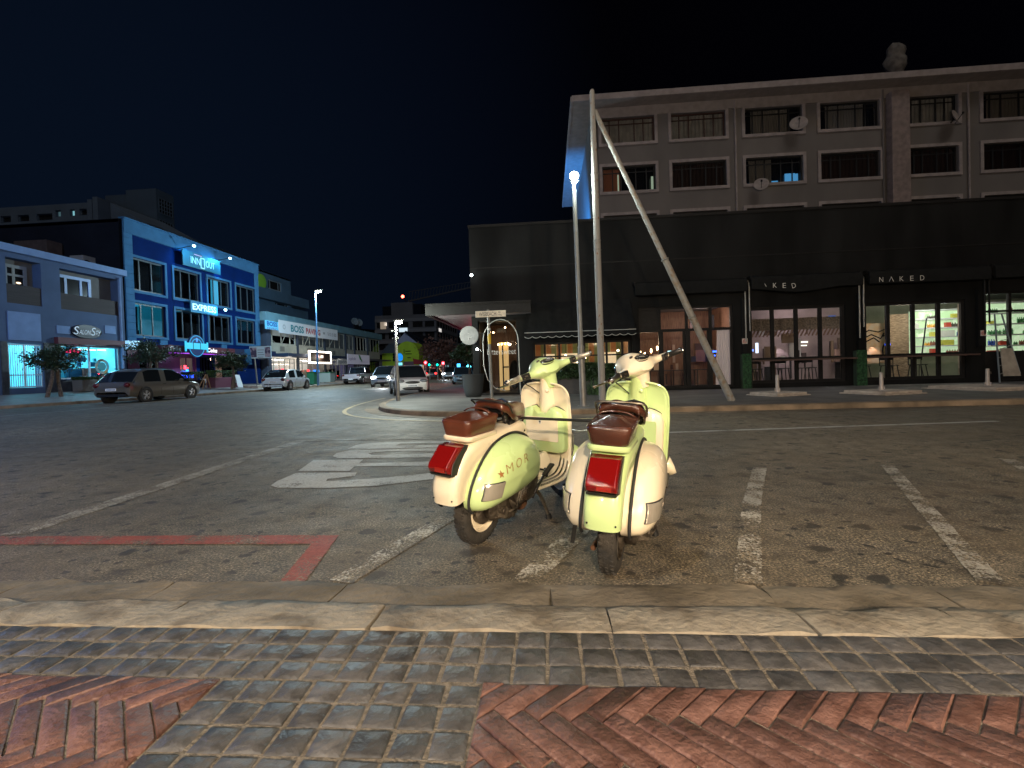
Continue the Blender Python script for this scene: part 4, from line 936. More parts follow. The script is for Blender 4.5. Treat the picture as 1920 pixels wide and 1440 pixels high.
ra=[FB.p(ua+(ub-ua)*i/n+ .10*(1-2*i/n),zt_,.02) for i in range(n+1)]; rb=[FB.p(ua+(ub-ua)*i/n,ze,.75) for i in range(n+1)]; rc=[FB.p(ua+(ub-ua)*i/n,ze-.14-.06*abs(math.sin(math.pi*i/n*14)),.76) for i in range(n+1)]
mb.grid([ra,rb,rc]); mb.add([ra[0],rb[0],FB.p(ua,ze,.02)],[(0,1,2)]); mb.add([ra[-1],rb[-1],FB.p(ub,ze,.02)],[(0,1,2)]); mb.build('canvas',M_BLKF,sa,solid=.012)
M_PIPE=mat('pale piping',(.42,.42,.40),.6)
mb=MB(); mb.tube([p+Vector((0,-.012,.01)) for p in rb],.014,6); mb.build('piping',M_PIPE,sa); mb=MB(); mb.tube([p+Vector((0,-.012,0)) for p in rc],.011,5); mb.build('scallop_piping',M_PIPE,sa)
# 3 door front
room(oD,3.4,M_WOODI,M_FLI,M_CLI,'bar_interior',zc=3.5)
glazing(oD,4,.09,trans=None,mull=[.235,.52,.77])
u0,u1,z0,z1=oD; zz=uz(1290,618)
mb=MB(); FB.box(mb,u0+.09,u1-.09,zz-.05,zz+.05,-.17,-.05); FB.box(mb,u0+.09,u0+(u1-u0)*.235-.05,zz+.05,z1-.09,-.13,-.09)
for t in(.26,.49,.545,.745): c=u0+(u1-u0)*t; FB.box(mb,c-.04,c+.04,z0+.09,zz-.05,-.15,-.07)
mb.build('door_frames',M_BLKT,blk)
for px,py in((1205,661),(1214,664),(1226,657),(1238,652)):
    c=FB.p(ux(px,py),uz(px,py),-.5); mb=MB(); mb.ell(c,(.035,.035,.085),12,8); b_=mb.build('tube_lamp',M_BULB,blk,smooth=True); mb=MB(); mb.tube([c+Vector((0,0,-.08)),c+Vector((0,0,-.14))],.03,8); mb.build('lamp_socket',M_GOLD,b_)
lamp('bar_light',FB.p(ux(1222,658),2.0,-.9),34,(1,.66,.38),.1); lamp('bar_light',FB.p(ux(1340,600),2.9,-1.5),40,(1,.75,.62),.2)
mb=MB(); mb.box(*sorted((ux(1270,655),ux(1280,655))),YF+1.5,YF+1.52,uz(1275,662),uz(1275,655)); mb.build('exit_light',emis('green white sign',(.6,1,.95),2.2),blk)
mb=MB(); mb.box(ux(1214,640),ux(1224,640),YF+2.9,YF+2.92,uz(1219,650),uz(1219,620)); mb.build('menu_light',emis('menu board light',(.8,.85,.9),.55),blk)
M_BLUE=emis('blue neon',(.03,.12,1),6)
for (a,b2,c,d) in((1348,1352,656,673),(1352,1366,656,659),(1352,1358,664,667),(1364,1371,650,661),(1372,1376,650,660)):
    mb=MB(); FB.box(mb,ux(a,c),ux(b2,c),uz(a,d),uz(a,c),-1.02,-1.0); mb.build('neon_reflection',M_BLUE,blk)  # blue reflections in the glazing, put in as glowing bars
for px,w_,h_ in((1297,.30,.0),):
    lamp('wall_wash',FB.p(ux(1297,652),uz(1297,652)+.05,-3.1),3,(1,.62,.6),.03,'SPOT',to=FB.p(ux(1297,652),uz(1297,600),-3.3),spot=60); lamp('wall_wash',FB.p(ux(1297,652),uz(1297,652)-.05,-3.1),3,(1,.62,.6),.03,'SPOT',to=FB.p(ux(1297,652),uz(1297,700),-3.3),spot=60)
mb=MB()
for px in (1215,1242,1262,1288,1310,1335): 
    u=ux(px,710); mb.box(u-.30,u+.30,YF+.9,YF+1.4,.86,.90); 
    for s in(-.26,.26): mb.box(u+s-.015,u+s+.015,YF+.95,YF+.98,.16,.86); mb.box(u+s-.015,u+s+.015,YF+1.35,YF+1.38,.16,.86)
mb.build('tables',mat('dark tables',(.05,.035,.03),.4),blk)
cu=MB(); rows=[[],[]]
for i in range(31): t=i/30; u=ux(1349,700)+.85*t; dd=-.45+.04*math.sin(i*1.7); rows[0].append(FB.p(u*.6+ux(1360,700)*.4,zz-.02,dd)); rows[1].append(FB.p(u,.2,dd))
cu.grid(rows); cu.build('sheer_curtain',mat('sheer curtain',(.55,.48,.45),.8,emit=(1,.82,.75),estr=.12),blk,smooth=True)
# 4-5 restaurant bays: bar counter outside, stools, room
def stool(mb,u,d,h=.72):
    FB.box(mb,u-.17,u+.17,h+Z0-.03,h+Z0,d-.16,d+.16)
    for a in(-1,1):
        for b2 in(-1,1): mb.bar(FB.p(u+a*.12,h+Z0-.03,d+b2*.12),FB.p(u+a*.19,Z0+.05,d+b2*.19),.025,.025)
    for a in(-1,1): mb.bar(FB.p(u+a*.16,.35,d-.16),FB.p(u+a*.16,.35,d+.16),.02,.02)
    FB.box(mb,u-.17,u+.17,h+Z0+.20,h+Z0+.32,d-.17,d-.15); 
    for a in(-1,1): FB.box(mb,u+a*.15-.012,u+a*.15+.012,h+Z0,h+Z0+.2,d-.17,d-.15)
for o,nm in((oN1,4),(oN2,4)):
    glazing(o,nm,.11); u0,u1=o[0],o[1]
    mb=MB(); FB.box(mb,u0+.11,u1-.11,1.16,1.27,-.152,-.062); mb.build('window_sill_rail',M_BLKT,blk)
    mb=MB(); FB.box(mb,u0-.02,u1+.22,1.13,1.19,.003,.34); mb.build('outside_counter',mat('counter timber',(.10,.06,.05),.4,nscale=6,namt=.4,stretch=(1,8,8)),blk,bevel=.006)
    mb=MB()
    for k in range(6): stool(mb,u0+.35+k*(u1-u0-.6)/5.5,-1.0-.5*(k%2))
    mb.build('stools',mat('dark stools',(.025,.022,.02),.5),blk)
room((oN1[0],oN3[1]+9,.3,3.3),5.6,M_PLI,M_FLI,M_CLI,'restaurant_interior',zc=3.75)
mb=MB(); mb.box(ui(1395,4.5),ui(1590,4.5),YF+4.5,YF+4.6,.2,3.7); mb.build('plum_wall',M_PUR,blk)
mb=MB(); 
for k in range(12): a=ux(1415,600)+.13*k*2.2; 
for k in range(30): u=ui(1408,2.5)+k*.155; z=zi(1500,630,2.5); mb.bar((u,YF+2.4,z),(u+.16,YF+2.4,z+.30),.03,.05)
mb.build('rack_slats',M_WOODI,blk)
mb=MB(); mb.box(ui(1405,2.5),ui(1590,2.5),YF+2.36,YF+2.64,zi(1500,618,2.5),zi(1500,596,2.5)); mb.build('hanging_rack',mat('rack wicker',(.30,.22,.16),.7,nscale=14,namt=.6),blk)
rr_=random.Random(17)
for k in range(34):
    px=rr_.uniform(1408,1590); d=rr_.uniform(1.6,4.3); w2=rr_.choice([.06,.1,.2,.35,.5]); z0=rr_.choice([.3,.3,1.0,1.3,1.9,2.3]); h=rr_.uniform(.3,1.3) if z0<1.5 else rr_.uniform(.1,.5); x=ui(px,d); col=rr_.choice([(.03,.02,.02),(.02,.02,.025),(.25,.16,.1),(.5,.45,.42),(.12,.07,.05),(.05,.03,.03)])
    mb=MB(); mb.box(x,x+w2,YF+d,YF+d+.05,z0,min(3.1,z0+h)); mb.build('restaurant_fitting',mat('rest %s'%str(col),col,.6),blk)
for k in range(22):
    px=rr_.uniform(1204,1375); d=rr_.uniform(1.2,3.2); w2=rr_.choice([.05,.1,.2,.4]); z0=rr_.choice([.3,.3,.9,1.2,2.6]); h=rr_.uniform(.2,.9); x=ui(px,d); col=rr_.choice([(.03,.02,.02),(.02,.02,.025),(.2,.1,.06),(.4,.3,.22),(.06,.03,.03)])
    mb=MB(); mb.box(x,x+w2,YF+d,YF+d+.05,z0,z0+h); mb.build('bar_fitting',mat('rest %s'%str(col),col,.6),blk)
lamp('restaurant_light',FB.p(ui(1465,4.2),2.1,-4.15),26,(1,.84,.86),.04,'SPOT',to=FB.p(ui(1465,4.4),.5,-4.4),spot=70); lamp('restaurant_light',FB.p(ui(1500,3.),3.2,-3.0),55,(1,.86,.80),.2)
lamp('restaurant_light',FB.p(ui(1560,2.),1.4,-2.0),16,(1,.88,.85),.2)
for (a,b2,c,d,col,s) in((1417,1422,643,662,(.75,.85,1),2.),(1422,1426,606,617,(.7,.85,.9),1.5),(1408,1413,655,659,(.2,.35,1),2.),(1440,1452,656,659,(.05,.2,.9),1.2),(1555,1568,592,600,(.05,.25,.9),.5),(1481,1493,648,660,(.3,.45,.8),.6),(1500,1515,640,643,(1,.9,.7),2),(1500,1513,647,649,(1,.9,.7),1.4)):
    mb=MB(); mb.box(ui(a,3),ui(b2,3),YF+3.0,YF+3.03,zi(a,d,3),zi(a,c,3)); mb.build('screen',emis('screen %d'%a,col,s),blk)
mb=MB(); FB.box(mb,ui(1578,.4),ui(1584,.4),.42,3.1,-.5,-.3); FB.box(mb,ui(1800,.4),ui(1809,.4),.42,3.1,-.5,-.3); mb.build('inner_column',M_PLI,blk)
# 5: brick wall, mural, lit shelves of bottles
mb=MB(); mb.box(ui(1668,3),ui(1704,3),YF+3.0,YF+3.3,.2,3.0); mb.build('brick_wall',M_BRKI,blk)
lamp('grocer_light',FB.p(ui(1685,2.),2.6,-1.8),60,(1,.85,.62),.15); lamp('grocer_light',FB.p(ui(1640,3.6),1.8,-3.6),20,(1,.6,.45),.05,'SPOT',to=FB.p(ui(1640,3.8),.3,-3.8),spot=80)
M_MUR=mat('orange mural paint',(.62,.38,.18),.8,nscale=3,col2=(.6,.52,.42))
mb=MB(); mb.box(ui(1622,3.8),ui(1663,3.8),YF+3.8,YF+3.85,.9,2.7); mu=mb.build('mural',M_MUR,blk)
mb=MB(); um=ui(1638,3.8); y=YF+3.79
for pts in ([(-.5,2.2),(-.2,2.4),(.2,2.3),(.5,2.42),(.62,2.25),(.4,2.1)],[(-.5,2.0),(-.1,2.2),(.3,2.0),(.45,2.25)],[(-.4,1.85),(0,2.05),(.25,1.85)]): mb.tube([(um+a,y,b2) for a,b2 in pts],.028,6)
mb.tube([(um+.55+.18*math.cos(q/12*6.283),y,1.45+.34*math.sin(q/12*6.283)) for q in range(12)],.03,6,closed=True); mb.build('mural_lines',M_BLKT,mu)
def shelves(u0,u1,z0,z1,yb,nrow,seed):
    r=random.Random(seed)
    lit=mat('lit green shelf back',(.3,.45,.2),.6,nscale=3.2,col2=(.75,.80,.65),emit=(.66,.85,.52),estr=.7,detail=5,lo=.42,hi=.55)
    mb=MB(); mb.box(u0,u1,yb,yb+.04,z0,z1); bk=mb.build('lit_shelf_back',lit,blk)
    mb=MB(); h=(z1-z0)/nrow
    for k in range(nrow+1): mb.box(u0,u1,yb-.32,yb,z0+k*h-.03,z0+k*h+.02)
    mb.build('shelf_boards',mat('white shelf board',(.6,.6,.58),.5),blk)
    cols=[(.6,.08,.05),(.7,.35,.05),(.05,.1,.4),(.75,.72,.65),(.1,.08,.06),(.08,.25,.1),(.65,.6,.1),(.3,.12,.08)]
    groups={}
    for k in range(nrow):
        u=u0+.05
        while u<u1-.1:
            if r.random()<.38: u+=r.uniform(.15,.5); continue
            n=r.randint(2,6); ci=r.randrange(len(cols)); hh=r.uniform(.12,min(.26,h-.08)); rd=r.uniform(.03,.05)
            for _ in range(n):
                if u>u1-.08: break
                m_=groups.setdefault(ci,MB()); c=(u,yb-.17,z0+k*h+.02)
                if ci%3: m_.lathe([(0,0),(rd,0),(rd,hh*.65),(rd*.35,hh*.8),(rd*.35,hh),(0,hh)],c,(0,0,1),8)
                else: m_.box(u-rd,u+rd,yb-.24,yb-.1,c[2],c[2]+hh)
                u+=rd*2.2
            u+=r.uniform(.0,.12)
    for ci,m_ in groups.items(): tag(m_.build('shelf_goods',mat('goods %d'%ci,cols[ci],.4),blk,smooth=40),kind='stuff')
shelves(ui(1706,3.2),ui(1800,3.2),zi(1760,665,3.2),zi(1760,582,3.2),YF+3.2,5,3)
lamp('grocer_light',FB.p(ui(1760,2.2),2.9,-2.0),50,(.95,1,.85),.2)
mb=MB(); mb.bar(FB.p(ui(1738,2.6),2.75,-2.6),FB.p(ui(1727,2.3),1.0,-2.3),.05,.03); mb.build('shelf_ladder',M_BLKT,blk)
mb=MB(); mb.box(ux(1672,640),ux(1682,640),YF+.35,YF+.37,uz(1672,647),uz(1672,643)); mb.build('neon_arrow',M_BLUE,blk)
# 6 shop at the right edge
glazing(oN3,2,.09,trans=[.78],mull=[.36])
mb=MB(); FB.box(mb,oN3[0]+.1,oN3[1]-.1,.2,1.25,-.14,-.08); mb.build('door_panel',M_BLKT,blk)
shelves(ui(1845,2.4),ui(1930,2.4)+.6,zi(1880,668,2.4),zi(1880,568,2.4),YF+2.4,5,5); lamp('shop_light',FB.p(oN3[0]+1,3.1,-1.4),40,(.95,1,.85),.2)
lad=thing('ladder',FB.p(ux(1858,700),.13,.5),'pale sandwich board leaning with a narrow ladder before the green shelves','ladder')
mb=MB(); a0=FB.p(ux(1851,700)-.05,Z0,.55); t0=FB.p(ux(1853,600),2.6,.25); a1=FB.p(ux(1885,700),Z0+.3,.55); t1=FB.p(ux(1866,600),2.6,.25); mb.bar(a0,t0,.04,.03); mb.bar(a1,t1,.04,.03)
mb.build('rail',mat('ladder metal',(.3,.35,.38),.4,metal=.5),lad)
mb=MB()
for k in range(1,8): mb.bar(a0.lerp(t0,k/8.5),a1.lerp(t1,k/8.5),.025,.02)
mb.build('rung',M_GREYP,lad)
mb=MB(); mb.prism([FB.p(ux(1853,740),.35,.62),FB.p(ux(1884,740),.35,.62),FB.p(ux(1876,680),1.35,.45),FB.p(ux(1855,680),1.35,.45)],(0,.03,0)); mb.build('board_panel',mat('pale board',(.40,.35,.29),.7,nscale=4,namt=.35),lad)
# no-smoking plates
for px,py,lb in((1394,640,'small square no smoking plate on the pier left of the sagging awning bay'),(1838,625,'small square plate with a blue glint beside the right edge shop')):
    c=FB.p(ux(px,py),uz(px,py),.125 if px<1500 else .124); t=thing('wall_plate',c,lb,'sign')
    mb=MB(); mb.box(c.x-.10,c.x+.10,c.y-.012,c.y,c.z-.10,c.z+.10); mb.build('plate',mat('white sign plate',(.55,.48,.44),.5),t)
    mb=MB(); rd=.065; mb.tube([(c.x+rd*math.cos(q*.524),c.y-.016,c.z+rd*math.sin(q*.524)) for q in range(12)],.009,6,closed=True); mb.bar((c.x-.045,c.y-.016,c.z+.045),(c.x+.045,c.y-.016,c.z-.045),.014,.008); mb.build('symbol',mat('red symbol',(.5,.06,.04),.5),t)
    mb=MB(); mb.box(c.x-.04,c.x+.04,c.y-.0145,c.y-.0125,c.z-.012,c.z+.006); mb.build('cigarette_mark',M_BLKT,t)
# ---- canopy over the corner pavement
can=thing('corner_canopy',(-1.3,YF-1.5,3.4),'flat dark canopy slab over the corner pavement, boarded underneath and lit red','canopy')
yc=YF-1.3; xa=onY(797,575,yc).x; xb=onY(995,570,yc).x; zb=onY(900,588,yc).z; zt2=onY(900,570,yc).z
mb=MB(); mb.box(xa,xb,yc,yc+.16,zb,zt2+.08); mb.box(xa,xa+.16,yc+.16,yc+24,zb,zt2+.08); mb.box(xa+.16,-2.8,yc+.16,yc+24,zt2-.02,zt2+.06); mb.box(-2.8,xb,yc+.16,YF-.005,zt2-.02,zt2+.06); mb.build('fascia',M_BLKT,can)
mb=MB(); M_SOF=mat('boarded soffit',(.30,.25,.26),.5,nscale=6,namt=.4,stretch=(.3,6,1),bump=.5,bscale=9)
n=40; rows=[]
for k in range(int(24/.14)): y=yc+.17+k*.14; mb.box(xa+.17,-2.8 if y>YF-.2 else xb-.02,y,y+.13,zb+.05,zb+.07)
mb.build('soffit_boards',M_SOF,can)
mb=MB(); 
for k in range(5): mb.box(xa+.02,xb-.01,yc-.03-.012*k,yc-.002-.0,zt2-.02+.018*k,zt2+.0+.018*k)
mb.build('drip_moulding',M_BLKT,can)
lamp('red_sign_glow',(xa+.9,yc+8,zb-.9),90,(1,.05,.16),.2)
# round hanging sign
c=onY(880,629,YF-.5); t=thing('round_hanging_sign',c,'white round hanging disc sign under the corner canopy','sign')
rd=.37; mb=MB(); mb.lathe([(0,-.05),(rd-.01,-.05),(rd,-.03),(rd,.03),(rd-.01,.05),(0,.05)],c,(0,1,0),40); mb.build('disc',mat('frosted acrylic disc',(.26,.26,.26),.7,nscale=8,namt=.25,emit=(1,1,1),estr=.015),t,smooth=40)
mb=MB(); mb.bar(c+Vector((.36,0,.05)),c+Vector((.62,0,.05)),.04,.04); mb.build('sign_arm',M_BLKT,t)
mb=MB(); mb.bar(c+Vector((-.05,-.056,.09)),c+Vector((.0,-.056,.06)),.03,.004); mb.bar(c+Vector((-.02,-.056,-.08)),c+Vector((.11,-.056,-.07)),.03,.004); mb.bar(c+Vector((-.02,-.056,-.08)),c+Vector((-.03,-.056,-.17)),.03,.004); mb.build('mark',mat('white mark',(.85,.85,.8),.4,emit=(1,1,1),estr=.5),t)
# arch of thin tube with bulbs by the cafe
t=thing('tube_arch',FB.p(ux(938,700),.13,.4),'thin pale oval hoop of tubing standing before the corner cafe window','arch')
ya=YF-.45; pts=[]
u0_,u1_=onY(906,650,ya).x,onY(972,650,ya).x; um=(u0_+u1_)/2; hw=(u1_-u0_)/2; zt_a=onY(938,599,ya).z; zb_a=onY(930,735,ya).z
for i in range(33): a=math.pi*i/32; pts.append(Vector((um-hw*math.cos(a),ya,zt_a-hw*1.25+hw*1.25*math.sin(a))))
pts=[Vector((um-hw+.25*0,ya,1.3)),*pts,Vector((um+hw*1.04,ya,Z0))]; pts=[Vector((um+hw*.2,ya,.30)),Vector((um-hw*.4,ya,.42)),Vector((um-hw*.8,ya,.75))]+pts
mb=MB(); mb.tube(pts,.018,8); mb.build('hoop',mat('pale tubing',(.5,.5,.48),.4),t,smooth=True)
for q in(pts[4],pts[3]): 
    mb=MB(); mb.ell(q,(.045,.045,.03),10,8); mb.build('clamp',M_GREYP,t)
# small lamp on the canopy end and far one on the wall edge
for px,py,yy,s,lb in((895,655,YF-.35,.05,'tiny white lamp on the corner post under the canopy'),(884,516,YF-.25,.05,'tiny bright white lamp high on the left edge of the black wall')):
    c=onY(px,py,yy); t=thing('wall_lamp',c,lb,'lamp'); mb=MB(); mb.ell(c,(s,s,s),10,8); mb.build('bulb',emis('white led',(.9,1,1),30),t,smooth=True); mb=MB(); mb.bar(c+Vector((0,.04,0)),Vector((c.x+.08,YF-.01,c.z)),.03,.03); mb.build('bracket',M_BLKT,t)
# street name sign
q=onZ(922,737,.12); q=Vector((-1.25,YF-3.2,.12)); q.x=onY(921,700,q.y).x
t=thing('street_name_sign',q,'cream street name board on a stickered grey post before the corner cafe','sign')
zt3=onY(919,581,q.y).z; mb=MB(); mb.tube([q,Vector((q.x-.04,q.y,zt3))],[.055,.045],12); po=mb.build('post',M_GREYP,t,smooth=True)
zc=onY(920,589,q.y).z; xl,xr=onY(892,590,q.y).x,onY(949,589,q.y).x; hh=.105
mb=MB(); mb.box(xl,xr,q.y-.085,q.y-.055,zc-hh,zc+hh); bo=mb.build('board',mat('cream sign board',(.82,.73,.58),.5,nscale=8,namt=.2),t,bevel=.012)
M_LT=mat('black sign lettering',(.02,.02,.02),.5)
put_text('WISBEACH',(xr-xl)*.56,.125,(xl+(xr-xl)*.40,q.y-.087,zc),(1,0,0),(0,0,1),M_LT,bo)
put_text('RD',(xr-xl)*.075,.05,(xl+(xr-xl)*.79,q.y-.087,zc+.045),(1,0,0),(0,0,1),M_LT,bo); put_text('WEG',(xr-xl)*.11,.05,(xl+(xr-xl)*.81,q.y-.087,zc-.045),(1,0,0),(0,0,1),M_LT,bo)
mb=MB(); z5=onY(921,645,q.y).z; z6=onY(921,626,q.y).z; mb.tube([(q.x-.022,q.y,z5),(q.x-.027,q.y,z6)],.055,12); mb.build('yellow_sticker',mat('yellow sticker',(.70,.45,.03),.5),po,smooth=40)
mb=MB(); 
for a,b2 in((2.25,2.33),(2.43,2.50),(2.62,2.66)): mb.tube([(q.x-.028,q.y,a),(q.x-.030,q.y,b2)],.0535,12)
mb.build('white_sticker',M_WHT,po,smooth=40)
# tub, hedge, planters, fern
def leafmass(name,boxes,mat_,parent,n,size,seed,shape='box'):
    r=random.Random(seed); mb=MB(); 
    for (x0,x1,y0,y1,z0,z1,k) in boxes:
        for _ in range(int(n*k)):
            if shape=='box':
                x,y,z=r.uniform(x0,x1),r.uniform(y0,y1),r.uniform(z0,z1)
                if r.random()<.6: z=z1-abs(r.gauss(0,.06))
                if r.random()<.5: y=y0+abs(r.gauss(0,.05))
            else:
                while True:
                    a,b_,c_=r.uniform(-1,1),r.uniform(-1,1),r.uniform(-1,1)
                    if .15<a*a+b_*b_+c_*c_<1: break
                x=(x0+x1)/2+a*(x1-x0)/2;y=(y0+y1)/2+b_*(y1-y0)/2;z=(z0+z1)/2+c_*(z1-z0)/2
                if noise.noise((x*3.1+seed,y*3.1,z*3.1))<-.10: continue
            d=Vector((r.gauss(0,1),r.gauss(0,1),r.gauss(0,.6)+.35)).normalized(); s=size*r.uniform(.6,1.3); q=d.cross(Vector((r.random(),r.random(),r.random()))).normalized()*s*.35
            p=Vector((x,y,z)); mb.add([p-d*s*.5,p+q,p+d*s*.5,p-q],[(0,1,2,3)])
    return mb.build(name,mat_,parent)
M_LEAF=mat('dark hedge leaf',(.035,.075,.025),.5,nscale=3,namt=.55); M_LEAF2=mat('street tree leaf',(.035,.065,.028),.5,nscale=2,namt=.5); M_BARK=mat('grey brown bark',(.16,.11,.075),.85,nscale=14,namt=.5,bump=.5,bscale=40)
def planter(name,u0,u1,d0,d1,h,mat_,label,leafh,n,seed,cat_='planter'):
    t=thing(name,FB.p((u0+u1)/2,Z0,(d0+d1)/2),label,cat_,'planters against the black shop fronts')
    mb=MB(); FB.box(mb,u0,u1,Z0,Z0+h,d0,d1); mb.build('box',mat_,t,bevel=.015)
    a=FB.p(u0,0,d1);b2=FB.p(u1,0,d0)
    leafmass('foliage',[(a.x-.03,b2.x+.03,a.y-.05,b2.y,Z0+h-.05,Z0+h+leafh,1)],M_LEAF,t,n,.085,seed)
    return t
M_BOXG=mat('dark grey planter',(.045,.045,.047),.6,nscale=3,namt=.3)
planter('hedge_planter',ux(1040,720),ux(1088,720),.35,.85,.62,M_BOXG,'long dark planter box with clipped hedge left of the pale lamp pole',.52,4200,1)
planter('hedge_planter',ux(1092,720),ux(1128,720),.35,.85,.55,M_BOXG,'dark planter box with hedge between the lamp pole and the rusty pole',.60,3400,2)
planter('hedge_planter',ux(1133,720),ux(1176,720),.35,.85,.55,M_BOXG,'dark planter box with hedge right of the rusty pole',.55,3400,3)
# bushy spiky plant near the rusty pole
c=FB.p(ux(1112,740),Z0,1.6); t=thing('spiky_plant',c,'low spiky grassy plant at the foot of the hedge by the rusty pole','plant')
r=random.Random(4); mb=MB()
for k in range(260):
    a=r.uniform(0,6.28);el=r.uniform(.3,1.4);L_=r.uniform(.35,.85); d=Vector((math.cos(a)*math.cos(el),math.sin(a)*math.cos(el),math.sin(el))); o=c+Vector((r.gauss(0,.12),r.gauss(0,.12),0)); s=d.cross(Vector((0,0,1))).normalized()*.010
    m_=o+d*L_*.6; e_=o+d*L_+Vector((0,0,-.12)); mb.add([o-s,o+s,m_+s,m_-s,e_],[(0,1,2,3),(3,2,4)])
mb.build('blades',mat('spiky leaf',(.07,.13,.05),.5),t)
c=onZ(888,741,.12); c=Vector((onY(888,741,YF-1.0).x,YF-1.0,.12)); t=thing('round_tub',c,'dark round tub standing on the corner pavement left of the cafe','planter')
mb=MB(); mb.lathe([(0,.0),(.26,.0),(.30,.03),(.36,.25),(.42,.80),(.45,.86),(.40,.86),(.37,.75),(0,.74)],c,(0,0,1),28); mb.build('tub',mat('dark slate tub',(.035,.04,.045),.6),t,smooth=40)
# ---- poles
def sl_pole():
    b_=onZ(1094,762,.12); t=thing('lamp_pole',b_,'slim pale steel lamp pole with a lit white globe head, leaning slightly','street lamp')
    top=onY(1076,345,b_.y+.0); mid=b_.lerp(top,.27)
    mb=MB(); mb.tube([b_,b_+Vector((0,0,.02)),mid],[.085,.083,.078],16); mb.tube([mid-Vector((0,0,.02)),mid+Vector((0,0,.04)),top],[.085,.062,.050],16); mb.lathe([(0,0),(.15,0),(.15,.02),(0,.02)],b_,(0,0,1),20); mb.build('pole',M_GREYP,t,smooth=40)
    mb=MB(); mb.tube([top,top+Vector((0,0,.06)),top+Vector((.01,0,.10))],[.055,.10,.115],16); mb.build('collar',M_GREYP,t,smooth=40)
    hd=top+Vector((.01,0,.20)); mb=MB(); mb.ell(hd,(.115,.115,.105),18,12); mb.build('lamp_globe',emis('street lamp glass',(.95,1,.92),60),t,smooth=True)
    return t,hd
LPOLE,LHEAD=sl_pole()
b_=onZ(1130,775,.12); b_=Vector((onY(1130,760,12.2).x,12.2,.12)); top=onY(1110,172,12.2)
t=thing('steel_mast',b_,'tall rust-spotted steel mast with a joint halfway and a diagonal strut bolted on','mast')
m1=b_.lerp(top,.53); m2=b_.lerp(top,.74)
mb=MB(); mb.tube([b_,m1],[.085,.085],16); mb.tube([m1,m1+Vector((0,0,.03)),m2,top],[.085,.082,.080,.06],16); mb.ell(top,(.06,.06,.07),12,8); mb.build('mast_tube',M_RUSTP,t,smooth=40)
for q in(.53,.50,.74): mb=MB(); c=b_.lerp(top,q); mb.lathe([(.090,-.015),(.094,0),(.090,.015)],c,(0,0,1),16); mb.build('joint_ring',M_GREYP,t,smooth=True)
sb=onZ(1375,752,.12); sb=Vector((onY(1372,752,13.0).x,13.0,.12)); stp=onY(1115,208,12.25)
s2=thing('diagonal_strut',sb,'long sloping steel pipe strut leaning from the pavement up to the mast','strut')
a1=sb.lerp(stp,.50); mb=MB(); mb.tube([sb,a1],[.095,.080],16); mb.tube([a1,stp],[.070,.055],16); mb.build('pipe',mat('weathered pipe',(.27,.265,.25),.55,nscale=9,col2=(.23,.17,.12),lo=.34,hi=.5,bump=.2,bscale=40),s2,smooth=40)
mb=MB(); mb.bar(stp+Vector((-.08,0,.03)),stp+Vector((.05,0,-.05)),.05,.10); mb.build('strap_plate',M_GREYP,s2)
for q in(.50,.30): mb=MB(); mb.lathe([(.095,-.02),(.105,0),(.095,.02)],sb.lerp(stp,q),(stp-sb),16); mb.build('pipe_joint',M_GREYP,s2,smooth=True)
# concrete umbrella bases
M_CONC=mat('pale concrete slab',(.48,.41,.35),.85,nscale=6,namt=.35,bump=.3,bscale=40)
for px,py,sz,rz,lb in((1458,741,1.05,.35,'low concrete umbrella base with a stub tube before the first glazed bay'),(1653,738,1.25,.30,'low concrete umbrella base with a stub tube before the second glazed bay'),(1852,729,1.9,.2,'widest low concrete umbrella base, before the shop with the ladder')):
    c=onZ(px,py,.12); t=thing('umbrella_base',c,lb,'umbrella base','empty concrete umbrella bases on the far pavement',rz); M4=Matrix.Rotation(rz,4,'Z')
    h=sz/2
    for a in(-1,1):
        mb=MB(); mb.box(min(0,a*h)+(.004 if a>0 else 0),max(0,a*h)-(.004 if a<0 else 0),-h,h,.035,.10); mb.build('slab',M_CONC,t,local=True,bevel=.012)
    mb=MB(); mb.box(-h*1.12,h*1.12,-h*1.12,h*1.12,.005,.032); mb.build('base_plate',M_CONC,t,local=True)
    mb=MB(); mb.lathe([(.075,.10),(.072,.16),(.050,.22),(.046,.58),(.040,.60),(0,.60)],(0,0,0),(0,0,1),16); mb.box(-.10,.10,-.006,.006,.10,.20); mb.box(-.006,.006,-.10,.10,.10,.20); mb.build('stub_tube',mat('pale grey metal',(.38,.33,.30),.5,metal=.2),t,local=True,smooth=40)
    mb=MB(); mb.tube([(.05,0,.5),(.11,0,.5),(.11,0,.44)],.012,8); mb.build('locking_handle',M_STEEL,t,local=True)
# ================================================ FLATS BEHIND
YA=29.; FA=Fac((0,YA,0),(1,0,0),(0,-1,0))
M_FLAT=mat('brown grey render',(.165,.147,.138),.85,nscale=.5,namt=.22,bump=.2,bscale=8,stretch=(1,1,.5))
M_FTRIM=mat('pale render trim',(.34,.29,.28),.8,nscale=3,namt=.25); M_SOFF=mat('pale eaves board',(.30,.255,.235),.8,nscale=3,namt=.2)
M_DKF=mat('dark steel window frame',(.012,.012,.013),.5); M_BRF=mat('brown window frame',(.06,.025,.02),.5)
M_PDK=mat('dark night pane',(.015,.016,.018),.12,coat=.5); M_PGR=mat('blind behind glass',(.36,.34,.31),.5,coat=.3,nscale=2,namt=.3)
M_CUR=mat('pale curtain',(.20,.18,.155),.9); M_CURB=mat('rust curtain',(.42,.18,.11),.9)
GL2=glass('flat glass',(.9,.92,.95),.2)
fl=thing('apartment_block',(15,YA+9,.12),'grey brown block of flats with pale framed windows rising behind the black building','building')
uL=onY(1109,205,YA).x; zR=16.35; uR=40
def au(px,py): return onY(px,py,YA).x
